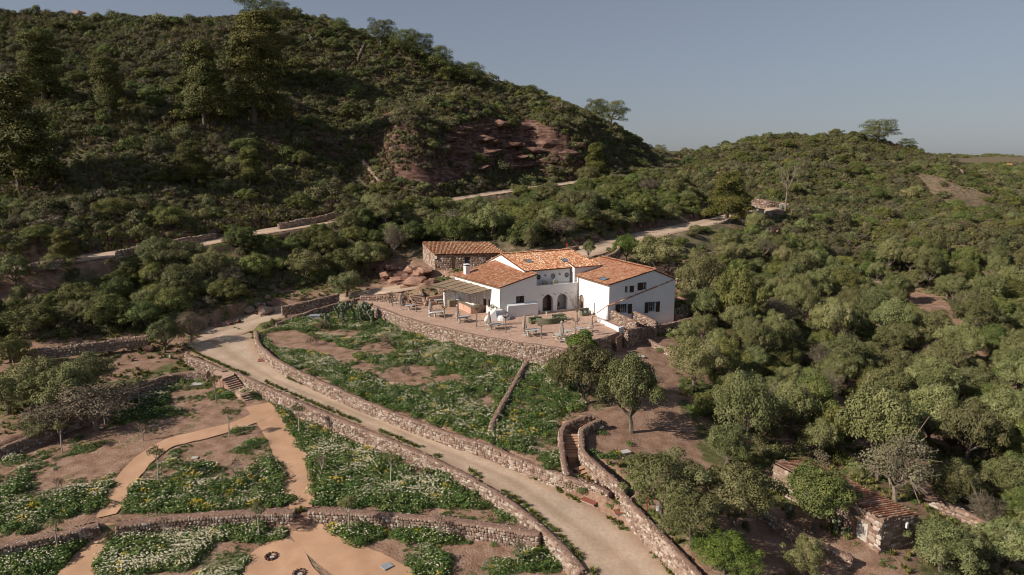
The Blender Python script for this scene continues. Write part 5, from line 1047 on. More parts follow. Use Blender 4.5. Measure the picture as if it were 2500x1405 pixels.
CH = [((1353, 829), 1.4, 'pale chair at the left of the round table'), ((1361, 837), 2.6, 'pale chair nearest the wall at the round table'), ((1379, 836), -2.4, 'pale chair right of the parasol at the round table'), ((1383, 829), -1.3, 'pale chair at the right edge of the round table'), ((1396, 823), -1.2, 'grey seated chair right of the square table'), ((1190, 800), 1.4, 'chair left of the oval ended table behind the parasol'), ((1225, 800), -1.3, 'chair at the right end of the oval ended table'), ((1283, 824), 1.6, 'chair by the left end of the table before the green sofa'), ((1437, 809), -1.3, 'wooden chair right of the square table above the green bush'), ((1404, 811), 1.3, 'wooden chair by the trunk of the last pollarded tree'), ((1006, 753), .4, 'chair behind the round table farthest along')]
for q, rz, lab in CH:
    if C0 is None: C0 = make_chair(); C0.location = tz(*q); C0.rotation_euler = (0, 0, rz); C0['label'] = lab; C0['group'] = 'chairs around the terrace tables'
    else: clone(C0, tz(*q), rz, lab, 'chairs around the terrace tables')
# green seating
def sofa(lab, q, rz, L=2.3, arm=True):
    t = thing('sofa', lab, 'sofa', tz(*q), rz); bevel(MB().box((0, -.1, .22), (L, .9, .44)).build('seat', MT['sofa'], t), .06, 3)
    bevel(MB().box((0, .42, .4), (L, .26, .8)).build('backrest', MT['sofa'], t), .08, 3)
    for x in (-1, 1):
        if arm: bevel(MB().box((x * (L / 2 - .12), .12, .33), (.24, .62, .62)).build('arm', MT['sofa'], t), .08, 3)
    return t
sofa('moss green sofa left of the curved green seat', (1309, 789), .35, 2.0); sofa('moss green sofa with its own end cushion right of the curved seat', (1366, 782), .2, 2.0)
t = thing('curved_sofa', 'moss green curved sofa seat in the middle of the lounge group', 'sofa', tz(1343, 791), .35); m_ = MB()
arc = lambda r, n=14: [(r * math.cos(math.pi * (1.12 + .76 * k / n)), r * math.sin(math.pi * (1.12 + .76 * k / n)) + 1.55) for k in range(n + 1)]
m_.prism(arc(1.95) + arc(1.55)[::-1], 0, .78); bevel(m_.build('backrest', MT['sofa'], t), .05, 2); m_ = MB(); m_.prism(arc(1.54) + arc(.85)[::-1], 0, .42); bevel(m_.build('seat', MT['sofa'], t), .05, 2)
for q, z, rz, lab in (((1308, 783), .62, .35, 'oatmeal cushion on the left green sofa'), ((1368, 777), .62, .2, 'oatmeal cushion on the right green sofa')):
    o = MB().box((0, 0, 0), (.75, .2, .42)).build('cushion', MT['cushion']); bevel(o, .09, 3); o.location = tz(*q) + np.array([0, 0, z]); o.rotation_euler = (-.25, 0, rz); tag(o, lab, 'cushion', kind='thing')
def stool(q, lab):
    t = thing('side_stool', lab, 'stool', tz(*q)); MB().lathe([(.2, .34), (.21, .4), (.19, .43), (.01, .43)], 14).build('seat', MT['bench'], t)
    for k in range(3): a = k * 2.1; MB().tube([(.13 * math.cos(a), .13 * math.sin(a), .36), (.19 * math.cos(a), .19 * math.sin(a), 0)], .03, 6).build('leg', MT['bench'], t)
stool((1381, 790), 'round wooden stool right of the green sofas'); stool((1311, 796), 'small wooden stool in front of the left green sofa')
for q, rz, lab in (((1424, 771), .4, 'boxy sage armchair against the sunny house wall'), ((1434, 770), .4, 'second sage armchair closer to the slit in the house wall')):
    t = thing('armchair', lab, 'armchair', tz(*q), rz); bevel(MB().box((0, 0, .25), (.8, .8, .4)).build('seat', MT['armchair'], t), .05, 2); bevel(MB().box((0, .36, .6), (.84, .18, .9)).build('backrest', MT['armchair'], t), .06, 2)
    for x in (-.38, .38): bevel(MB().box((x, 0, .45), (.16, .78, .5)).build('arm', MT['armchair'], t), .05, 2)
t = thing('flower_vase', 'white vase of pale flowers on the curved green sofa back', 'vase', tuple(tz(1334, 783) + np.array([0, 0, .78]))); MB().lathe([(.08, 0), (.12, .12), (.07, .25), (.08, .28)], 12).build('vase', MT['white_paint'], t)
m_ = MB()
for k in range(26): a, e_ = RND.uniform(0, 6.3), RND.uniform(0, 1); m_.box((.16 * e_ * math.cos(a), .16 * e_ * math.sin(a), .36 + .14 * RND.random()), (.06, .06, .05), a)
m_.build('flowers', MT['petal'], t)
# cloth by the second parasol
m_ = MB(); n = 8
for k in range(n + 1):
    t_ = k / n; x = -.22 + .44 * t_; w = .06 * math.sin(t_ * 14)
    m_.v += [(x, w, .12), (x, w * .5 + .02, .6), (x, .06, .98), (x, .2, .95)]; m_.r += [.5] * 4
m_.f = [(4 * k + j, 4 * k + 4 + j, 4 * k + 5 + j, 4 * k + 1 + j) for k in range(n) for j in range(3)]; m_.m = [0] * len(m_.f)
o = m_.build('cloth', MT['cloth'], smooth_=True); sm = o.modifiers.new('s', 'SOLIDIFY'); sm.thickness = .03; o.location = tz(1050, 773); o.rotation_euler = (0, 0, .3); tag(o, 'white cloth hanging down beside the second parasol', 'cloth')
V = []; m_ = MB()
for a_ in range(9):
    for b_ in range(9): x, y = a_ / 8 - .5, b_ / 8 - .5; m_.v.append((x * .9, y * .5, .5 + .22 * max(0, 1 - 3 * (x * x + y * y)) * (.6 + .8 * float(vnoise(a_ * .8, b_ * .9, 4))))); m_.r.append(.5)
m_.f = [(9 * a + b, 9 * a + b + 9, 9 * a + b + 10, 9 * a + b + 1) for a in range(8) for b in range(8)]; m_.m = [0] * 64
o = m_.build('cloth', MT['cloth'], smooth_=True); o.location = off(TBL[1][1], .5, -.75, .74); tag(o, 'crumpled pile of pale cloth on the bench by the second parasol', 'cloth')
# wicker chairs on the balcony
for u, lab in ((-5.35, 'round backed wicker chair on the balcony, left of its twin'), (-3.55, 'round backed wicker chair on the balcony under the middle round window')):
    t = thing('wicker_chair', lab, 'chair', tuple(LE(u, 9.35, 3.64)), HROT); o = MB().lathe([(.46, 0), (.47, .04), (.4, .08), (.01, .09)], 18).build('backrest', MT['cushion'], t); o.location = (0, .1, .62); o.rotation_euler = (rad(75), 0, 0)
    MB().lathe([(.3, .3), (.36, .38), (.3, .42), (.01, .4)], 14).build('seat', MT['bench'], t)
    for k in range(4): a = .8 + k * 1.57; MB().tube([(.22 * math.cos(a), .22 * math.sin(a), .34), (.28 * math.cos(a), .28 * math.sin(a), 0)], .02, 5).build('leg', MT['bench'], t)
t = thing('chair', 'dark chair standing in the shade of the right arch', 'chair', tuple(LE(-3.1, 9.5, .03)), HROT)
MB().box((0, 0, .45), (.5, .5, .06)).build('seat', MT['frame_brown'], t); MB().box((.22, 0, .8), (.06, .48, .6)).build('backrest', MT['frame_brown'], t)
for x in (-.2, .2):
    for y in (-.2, .2): MB().tube([(x, y, .43), (x, y, 0)], .025, 5).build('leg', MT['frame_brown'], t)
t = thing('flower_pot', 'small terracotta pot standing by the arcade wall', 'pot', tuple(LE(-6.95, 8.1, .02))); MB().lathe([(.12, 0), (.17, .3), (.19, .31), (.19, .36), (.15, .36)], 12).build('pot', MT['pink_clay'], t)
# bar counter
bc = thing('bar_counter', 'pink clay corner bar with an olive grey top', 'bar', tuple(tz(1150, 767)), 0); c0 = tz(1150, 767); e1 = (tz(1120, 754) - c0)[:2]; e2 = (tz(1178, 761) - c0)[:2]
for e_, nm in ((e1, 0), (e2, 1)):
    L = float(np.linalg.norm(e_)); a = math.atan2(e_[1], e_[0]); s_ = -1 if nm == 0 else 1
    o = MB().box((L / 2, s_ * .3, .5), (L, .6, 1.0)).build('base', MT['pink_clay'], bc); o.rotation_euler = (0, 0, a)
    o = bevel(MB().box((L / 2 - .03, s_ * .3, 1.04 + nm * .003), (L + .12, .78, .08)).build('counter_top', MT['bar_top'], bc), .015, 1); o.rotation_euler = (0, 0, a)
t = thing('clay_bench', 'low pink clay bench wall behind the table under the shade cloth', 'bench', tuple(tz(1044, 745))); e_ = (tz(1101, 737) - tz(1044, 745))[:2]; L = float(np.linalg.norm(e_)); a = math.atan2(e_[1], e_[0])
o = MB().box((L / 2, .2, .62), (L, .3, 1.24)).build('backrest', MT['pink_clay'], t); o.rotation_euler = (0, 0, a); o = bevel(MB().box((L / 2, -.2, .22), (L, .5, .44)).build('seat', MT['pink_clay'], t), .02, 1); o.rotation_euler = (0, 0, a)
# shade cloth
sc = thing('shade_cloth', 'brown shade cloth in sagging strips beside the left wing', 'awning', tuple(LE(-15, 16, 0)), HROT); so_ = np.array([-15, 16, 0.])
IN0, IN1, OU0, OU1 = [np.array(q) - so_ for q in ((-13.92, 10.3, 3.92), (-15.55, 21.6, 3.95), (-17.0, 11.0, 3.28), (-20.1, 20.6, 3.3))]
for k in range(6):
    m_ = MB(); na, nb = 6, 8
    for i in range(na + 1):
        t = (k + .02 + .96 * i / na) / 6
        for j in range(nb + 1): s = j / nb; p = (IN0 * (1 - t) + IN1 * t) * (1 - s) + (OU0 * (1 - t) + OU1 * t) * s; m_.v.append((p[0], p[1], p[2] - .1 * math.sin(math.pi * i / na) - .08 * math.sin(math.pi * s) + .02 * math.sin(9 * s + k))); m_.r.append(.5)
    m_.f = [(i * (nb + 1) + j, (i + 1) * (nb + 1) + j, (i + 1) * (nb + 1) + j + 1, i * (nb + 1) + j + 1) for i in range(na) for j in range(nb)]; m_.m = [0] * len(m_.f)
    m_.build('cloth_strip', MT['awning'], sc, True)
for k in range(7):
    t = k / 6; a, b = IN0 * (1 - t) + IN1 * t, OU0 * (1 - t) + OU1 * t; MB().tube([a + [0, 0, -.03], b + [0, 0, -.03]], .03, 5).build('rail', MT['dark_metal'], sc)
MB().tube([OU0, OU1], .03, 5).build('rail', MT['dark_metal'], sc)
for t in (0, .33, .66, 1): p = OU0 * (1 - t) + OU1 * t; MB().tube([p, (p[0], p[1], -.0)], .028, 5).build('post', MT['dark_metal'], sc)
for i, (px, py) in enumerate(((1060, 752), (1078, 757), (1097, 762))):
    p = tz(px, py); t = thing('hoop', ['thin rusty hoop arch closest to the upper stair', 'thin rusty hoop arch between two others near the shade cloth', 'thin rusty hoop arch closest to the bar'][i], 'arch', tuple(p), .5); MB().tube([(-.9 + .0, 0, 0), (-.9, 0, 1.7), (-.6, 0, 2.3), (0, 0, 2.55), (.6, 0, 2.3), (.9, 0, 1.7), (.9, 0, 0)], .02, 5).build('hoop', MT['copper'], t)
t = thing('bread_oven', 'low grey covered oven in front of the white kitchen wall', 'oven', tuple(LE(-17.1, 18.3, 0)), HROT); o = bevel(MB().box((0, 0, .55), (1.4, .9, 1.1)).build('oven_body', MT['bar_top'], t), .18, 3)
# ---------------------------------------------------------------- plaque, hatches, lids, small yard things
def slab(name, lab, cat, q, size, rz, mt, z=None, side=None, tilt=0.):
    p = G(*q); t = thing(name, lab, cat, tuple(p), rz)
    bevel(MB().box((0, 0, size[2] / 2), (size[0], size[1], size[2])).build('frame', MT[side or mt], t), .01, 1)
    bevel(MB().box((0, 0, size[2] + .03), (size[0] + .1, size[1] + .1, .06)).build('lid', MT[mt], t), .012, 1); t.rotation_euler = (tilt, 0, rz); return t
slab('hatch', 'larger rust red hatch lid on the gravel beside the lower stair mouth', 'hatch', (1441, 1224), (1.35, 1.0, .08), -.72, 'hatch', side='concrete')
slab('hatch', 'small rust red hatch lid at the foot of the tall roadside wall', 'hatch', (1511, 1254), (.75, .6, .14), .1, 'hatch', side='concrete')
slab('hatch', 'rust red hatch lid on the road inside the bend of the curving wall', 'hatch', (646, 881), (1.5, 1.1, .1), .35, 'hatch', side='concrete')
slab('tank', 'concrete tank with a grey metal lid below the track wall', 'tank', (769, 782), (1.5, 1.2, .75), .25, 'zinc', side='concrete')
slab('cover_slab', 'flat concrete cover beside the stone garden stairs', 'lid', (483, 940), (1.6, 1.1, .12), .3, 'concrete')
slab('cover_slab', 'grey utility lid in the green bed beside the winding stair', 'lid', (1464, 1044), (.75, .6, .2), -.3, 'zinc', side='concrete')
slab('cover_slab', 'pale utility lid between the winding stair and the olive above the wall', 'lid', (1528, 1107), (.75, .6, .15), .4, 'concrete')
slab('cover_slab', 'grey square lid at the edge of the sandy path by the bottom of the photo', 'lid', (944, 1385), (.7, .6, .06), .75, 'zinc', side='concrete')
slab('cover_slab', 'pale low box on the red dirt below the terrace steps', 'lid', (1562, 874), (1.1, .55, .18), .1, 'concrete')
slab('cover_slab', 'grey lid in the shadow left of the terrace steps', 'lid', (1480, 860), (.8, .7, .12), .2, 'zinc', side='concrete')
slab('cover_slab', 'pale metal lid on the shaded dirt behind the tall roadside wall', 'lid', (1762, 1316), (.8, .55, .25), .3, 'zinc', side='concrete', tilt=.1)
slab('cover_slab', 'small square slab in the bed between the two sandy paths', 'lid', (476, 1120), (.5, .4, .08), .1, 'concrete')
p = atz(1479, 826, .05); t = thing('plaque', 'pale rectangular plaque on the wall left of the terrace steps', 'plaque', tuple(p)); wdir = (atz(1491, 817, .6) - atz(1440, 836, .6))[:2]; a = math.atan2(wdir[1], wdir[0]); o = MB().box((0, -.06, 0), (.62, .05, .24)).build('plaque_board', MT['concrete'], t); o.rotation_euler = (0, 0, a)
def post(q, h, lab, name='path_light', mt='white_paint', r=.07):
    t = thing(name, lab, 'light', tuple(G(*q))); MB().tube([(0, 0, 0), (0, 0, h * .6)], r * .5, 8).build('post', MT['dark_metal'], t); bevel(MB().box((0, 0, h * .8), (r * 2.6, r * 1.6, h * .5)).build('lamp_head', MT[mt], t), .01, 1)
post((415, 880), .7, 'small white garden light on the grass left of the road'); post((447, 848), .6, 'small white garden light under the bare roadside tree'); post((1606, 1262), .9, 'white board light behind the tall roadside wall', r=.1)
post((1187, 960), .5, 'tiny white light stake among the daisies of the upper bed', r=.05)
DARKST = STONE_ME[2].copy(); DARKST.materials.clear(); DARKST.materials.append(MT['rock'])
# fire rings on the sandy circle
for i, q in enumerate(((663, 1361), (731, 1402))):
    t = thing('fire_pit', ['sunken fire pit with dark stones and ash on the sandy circle', 'second sunken fire pit at the bottom edge of the sandy circle'][i], 'fire pit', tuple(G(*q) + np.array([0, 0, .02])))
    MB().lathe([(.42, .05), (.3, .075), (.01, .07)], 16).build('pit', MT['hole'], t); MB().lathe([(.2, .07), (.15, .09), (.01, .085)], 12, (.1, -.1, 0)).build('ash', MT['concrete'], t)
    for k in range(11): a = k * .571; o = link('stone', DARKST, t); o.location = (.42 * math.cos(a), .42 * math.sin(a), .02); o.scale = (.24, .16, .22); o.rotation_euler = (-1.4, 0, a)
# rustic fence
fn = thing('rustic_fence', 'rustic pole fence with slanting braces at the right corner of the house', 'fence', tuple(LE(12.1, .2, -.5)), HROT)
fp = [(0, 0), (1.05, .32), (2.1, .62), (3.1, .95), (3.2, 2.4)]
for i, (x, y) in enumerate(fp): MB().tube([(x, y, 0), (x + .01, y, .95)], [.06, .05], 6).build('post', MT['pale_bark'], fn)
for (x0, y0), (x1, y1) in zip(fp[:-1], fp[1:]):
    MB().tube([(x0, y0, .88), (x1, y1, .9)], .04, 6).build('rail', MT['pale_bark'], fn); MB().tube([(x0, y0, .1), (x1, y1, .85)], .035, 6).build('brace', MT['pale_bark'], fn)
# gate things at the bend of the access road
def at3(q): return tuple(G(*q))
t = thing('gate_pier', 'grey pier with a dark red cap at the road bend', 'pier', tuple(np.array(at3((1858, 527))))); MB().box((0, 0, .6), (1.2, 1.0, 2.0)).build('pier', MT['concrete'], t); MB().box((0, 0, 1.68), (1.5, 1.3, .16)).build('cap', MT['hatch'], t)
t = thing('marker_stone', 'mottled pale upright marker beside the bare tree at the bend', 'marker', at3((1905, 515))); bevel(MB().prism([(-.35, -.15), (.35, -.15), (.3, .15), (-.3, .15)], 0, 1.9).build('slab', MT['mottle'], t), .05, 1)
t = thing('sign_post', 'small wooden direction sign right of the bend', 'sign', at3((1932, 523))); MB().tube([(0, 0, 0), (0, 0, 1.5)], .06, 6).build('post', MT['wood'], t); MB().box((.25, -.08, 1.35), (.9, .05, .2)).build('board', MT['bench'], t)
t = thing('ribbon_stake', 'white stake with a purple ribbon at the foot of the bare tree', 'stake', at3((1914, 515))); MB().tube([(0, 0, 0), (0, 0, 1.4)], .06, 6).build('stake', MT['white_paint'], t); MB().tube([(-.1, -.05, .1), (-.1, -.05, 1.2)], .05, 5).build('ribbon', MT['purple'], t)
for q, h, lab in (((1718, 530), 2.3, 'pale square pillar beside the pine on the access road'), ((1743, 458), 2.4, 'grey square pillar among dark bushes above the pine')):
    t = thing('pillar', lab, 'pillar', at3(q)); bevel(MB().box((0, 0, h / 2), (.75, .6, h)).build('shaft', MT['concrete'], t), .03, 1); MB().box((0, 0, h + .06), (.9, .75, .12)).build('cap', MT['concrete'], t)
t = thing('red_stake', 'bright red stake against the pier above the middle roof', 'stake', at3((1384, 612))); MB().tube([(0, 0, 0), (0, 0, 1.3)], .09, 6).build('stake', MT['red'], t); MB().box((0, 0, 1.32), (.26, .2, .12)).build('cap', MT['red'], t)
t = thing('red_rod', 'thin red rod in the olives above the tall roadside wall', 'rod', at3((1580, 1250))); MB().tube([(0, 0, 0), (0, 0, 1.5)], .03, 5).build('rod', MT['red'], t); MB().box((0, 0, 1.45), (.1, .1, .12)).build('tip', MT['red'], t)
# ---------------------------------------------------------------- boulders and rock
def boulder_mesh(seed, flat=.75):
    r = np.random.default_rng(seed + 40); bm = bmesh.new(); d = r.normal(size=(17, 3)); d /= np.linalg.norm(d, axis=1)[:, None]; d *= r.uniform(.40, .56, 17)[:, None]
    for p in d: bm.verts.new(p * [1, 1, flat])
    bmesh.ops.convex_hull(bm, input=bm.verts); bmesh.ops.delete(bm, geom=[v for v in bm.verts if not v.link_faces], context='VERTS')
    bmesh.ops.bevel(bm, geom=list(bm.edges), offset=.028, segments=1, affect='EDGES'); bmesh.ops.triangulate(bm, faces=bm.faces); bmesh.ops.subdivide_edges(bm, edges=bm.edges, cuts=1)
    for v in bm.verts: v.co *= 1 + (float(fbm(np.array(v.co.x * 5 + seed), np.array(v.co.y * 5 + v.co.z * 4), seed, 3)) - .5) * .16
    me = bpy.data.meshes.new('boulder'); bm.to_mesh(me); bm.free(); return me
BM = [boulder_mesh(i) for i in range(6)]
BL = [((609, 765), 2.3, 'largest pale boulder beside the side track'), ((629, 748), 1.4, 'boulder tucked behind the largest pale boulder'), ((644, 748), 1.3, 'rounded boulder right of the largest pale boulder'), ((660, 745), 1.4, 'grey round boulder at the end of the bank wall'), ((654, 731), 1.5, 'flat pale boulder on top of the boulder pile'), ((648, 768), 3.2, 'low red rock at the foot of the boulder pile'), ((582, 789), 1.3, 'pale block boulder at the road edge under the bushes'), ((559, 794), 1.5, 'middle boulder in the row at the road edge'), ((533, 798), 1.7, 'dark boulder at the left end of the row at the road edge'), ((628, 768), 1.4, 'small boulder in front of the pile'), ((364, 858), 1.6, 'brown boulder beside the olive left of the road'), ((320, 882), .9, 'small white topped rock on the left grass'),
      ((1012, 697), 3.6, 'big orange boulder on the bank above the upper stair'), ((995, 688), 2.2, 'red boulder left of the orange boulder'), ((1036, 668), 3.0, 'red rock below the corner of the shed'), ((968, 690), 2.6, 'red rock on the bank left of the orange boulder'), ((940, 680), 2.8, 'broad red rock at the left of the bank'), ((1000, 668), 3.2, 'red ledge rock on top of the bank'), ((955, 660), 2.4, 'reddish ledge under the grassy top of the bank'), ((1060, 690), 1.6, 'small red rock beside the curved low walls'),
      ((1920, 590), 6.5, 'large red outcrop with an overhang on the right slope'), ((1900, 572), 4.0, 'red rock on top of the right outcrop'), ((1985, 640), 4.0, 'red outcrop at the head of the olive valley'), ((1990, 655), 3.4, 'lower rock of the valley head outcrop'), ((1660, 735), 1.6, 'upright red rock at the shady corner behind the house')]
for i, (q, s, lab) in enumerate(BL):
    p = G(*q); o = link('boulder', BM[i % 6].copy() if i < 6 else BM[i % 6]); o.data.materials.clear(); o.data.materials.append(MT['boulder'] if i < 12 else MT['rock']); o.location = (p[0], p[1], p[2] + s * .2); o.rotation_euler = (RND.uniform(-.3, .3), RND.uniform(-.3, .3), RND.uniform(0, 6)); o.scale = (s, s * .8, s * .85); tag(o, lab, 'boulder', kind='thing')
    if i >= 12: o.data = BM[i % 6].copy(); o.data.materials.clear(); o.data.materials.append(MT['bank_rock']); o.scale = (s * 1.25, s * .9, s * .7)
# crags of the cut face
CR = [((1205, 300), 9, 5), ((1260, 310), 11, 5), ((1310, 322), 12, 5), ((1345, 345), 10, 6), ((1375, 372), 9, 5), ((1120, 312), 8, 3.5), ((1165, 335), 10, 4), ((1230, 350), 12, 4), ((1290, 365), 13, 5), ((1330, 390), 9, 5), ((1180, 375), 10, 3.5), ((1110, 370), 9, 3), ((1300, 415), 8, 4), ((1400, 350), 8, 6), ((960, 278), 9, 2.2), ((915, 292), 8, 2), ((1085, 340), 7, 3), ((1270, 400), 9, 3.5)]
for i, (q, s, h) in enumerate(CR):
    p = G(*q); o = link('crag', BM[i % 6].copy()); o.data.materials.clear(); o.data.materials.append(MT['rock']); o.location = (p[0], p[1] + s * .12, p[2] - h * .1); o.rotation_euler = (RND.uniform(-.12, .12), RND.uniform(-.2, .05), RND.uniform(-.5, .5)); o.scale = (s * 1.15, s * .6, h * .8); tag(o, 'jagged dark red crag in the cut face of the big hill', 'crag', 'crags in the cut face of the hill', kind='thing')

for i in range(16):
    q = (RND.uniform(915, 1050), RND.uniform(652, 702)); p = G(*q); w = RND.uniform(1.4, 3.4); o = link('bank_rock', BM[i % 6].copy()); o.data.materials.clear(); o.data.materials.append(MT['bank_rock']); o.location = (p[0], p[1], p[2] - .05 * w); o.rotation_euler = (RND.uniform(-.3, .3), RND.uniform(-.3, .3), RND.uniform(0, 6)); o.scale = (w, w * .7, w * .55); tag(o, 'broken red rock bedded in the bank left of the shed', 'rock', 'rocks of the red bank', kind='thing')
for i in range(22):
    q = (RND.uniform(1090, 1400), RND.uniform(300, 410)); p = G(*q); w = RND.uniform(4, 10); o = link('crag', BM[i % 6].copy()); o.data.materials.clear(); o.data.materials.append(MT['rock']); o.location = (p[0], p[1] + 1, p[2] - .6); o.rotation_euler = (RND.uniform(-.1, .1), RND.uniform(-.22, .02), RND.uniform(-.7, .2)); o.scale = (w, w * .55, RND.uniform(1.6, 3.6)); tag(o, 'jagged dark red crag in the cut face of the big hill', 'crag', 'crags in the cut face of the hill', kind='thing')
p = G(180, 34); o = link('crag', BM[2].copy()); o.data.materials.clear(); o.data.materials.append(MT['boulder']); o.location = (p[0], p[1] + 8, p[2] + 2); o.scale = (17, 12, 9); tag(o, 'grey rock knob on the crest at the top left of the photo', 'crag', kind='thing')
# ---------------------------------------------------------------- plants: crown meshes shared by the copies
def leafcloud(r, C, Rr, n, size, inner=.15, up=.15, flat=1.0, zmin=None, aspect=.62):
    'leaf-sized quads spread over the lumps of a crown'
    C = np.asarray(C, float); Rr = np.asarray(Rr, float); w = Rr ** 2; w /= w.sum(); b = r.choice(len(C), int(n * 1.9), p=w)
    d = r.normal(size=(len(b), 3)); d /= np.linalg.norm(d, axis=1)[:, None]; d[:, 2] = np.where(d[:, 2] < -.35, -d[:, 2] * .5, d[:, 2]); d /= np.linalg.norm(d, axis=1)[:, None]
    rr = 1 - np.abs(r.normal(0, inner, len(b))) + (r.random(len(b)) < .3) * np.abs(r.normal(0, .2, len(b))); P = C[b] + d * (Rr[b] * rr)[:, None] * np.array([1, 1, flat])
    keep = np.ones(len(b), bool)
    for k in range(len(C)):
        q = (P - C[k]) / np.array([1, 1, flat]); keep &= ~((np.linalg.norm(q, axis=1) < Rr[k] * .68) & (b != k))
    if zmin is not None: keep &= P[:, 2] > zmin
    P, d, b = P[keep][:n], d[keep][:n], b[keep][:n]; m = len(P)
    N_ = d + r.normal(0, .42, (m, 3)); N_[:, 2] += up; N_ /= np.linalg.norm(N_, axis=1)[:, None]
    t = np.cross(N_, r.normal(size=(m, 3))); t /= np.linalg.norm(t, axis=1)[:, None]; s = np.cross(N_, t); L = size * r.uniform(.55, 1.35, m)
    a = t * L[:, None] * .5; c = s * (L * aspect)[:, None] * .5
    V = np.stack([P - a * .9 - c * .55, P + a * .2 - c, P + a, P - a * .1 + c], 1).reshape(-1, 3); Q = np.arange(4 * m).reshape(m, 4)
    lump = r.random(len(C)); rv = np.clip(.55 * lump[b] + .45 * r.random(m), 0, 1)
    return V, Q, np.repeat(rv, 4)
def lumps(r, n, rx, rz, zc, lo=.26, hi=.42, dome=False):
    C = []; Rr = []
    for _ in range(n):
        a = r.uniform(0, 2 * np.pi); e = r.uniform(-.35, 1.0) if not dome else r.uniform(-.05, 1.0); k = math.sqrt(max(0, 1 - e * e)) * (r.uniform(.6, 1.0) if r.random() > .22 else r.uniform(.95, 1.28))
        C.append((rx * .74 * k * math.cos(a), rx * .74 * k * math.sin(a), zc + rz * .72 * e)); Rr.append(rx * r.uniform(lo, hi))
    C += [(0, 0, zc + rz * .1), (rx * .3, 0, zc), (-rx * .25, rx * .2, zc - rz * .1), (-.1 * rx, -.3 * rx, zc + rz * .15)]; Rr += [rx * .5, rx * .42, rx * .42, rx * .4]; return np.array(C), np.array(Rr)
def limbs(r, H0, tips, r0=.16, lean=.25, n=6):
    m = MB(); fx, fy = r.uniform(-lean, lean, 2); f = np.array([fx, fy, H0])
    m.tube([(0, 0, -.3), (fx * .3 + r.uniform(-.06, .06), fy * .3, H0 * .5), f], [r0 * 1.25, r0 * .95, r0 * .8], n)
    for t in tips:
        t = np.array(t); mid = f * .45 + t * .55 + np.array([r.uniform(-.15, .15), r.uniform(-.15, .15), -.12]); m.tube([f, mid, t], [r0 * .65, r0 * .42, r0 * .14], 5)
    return m
PROT = {}
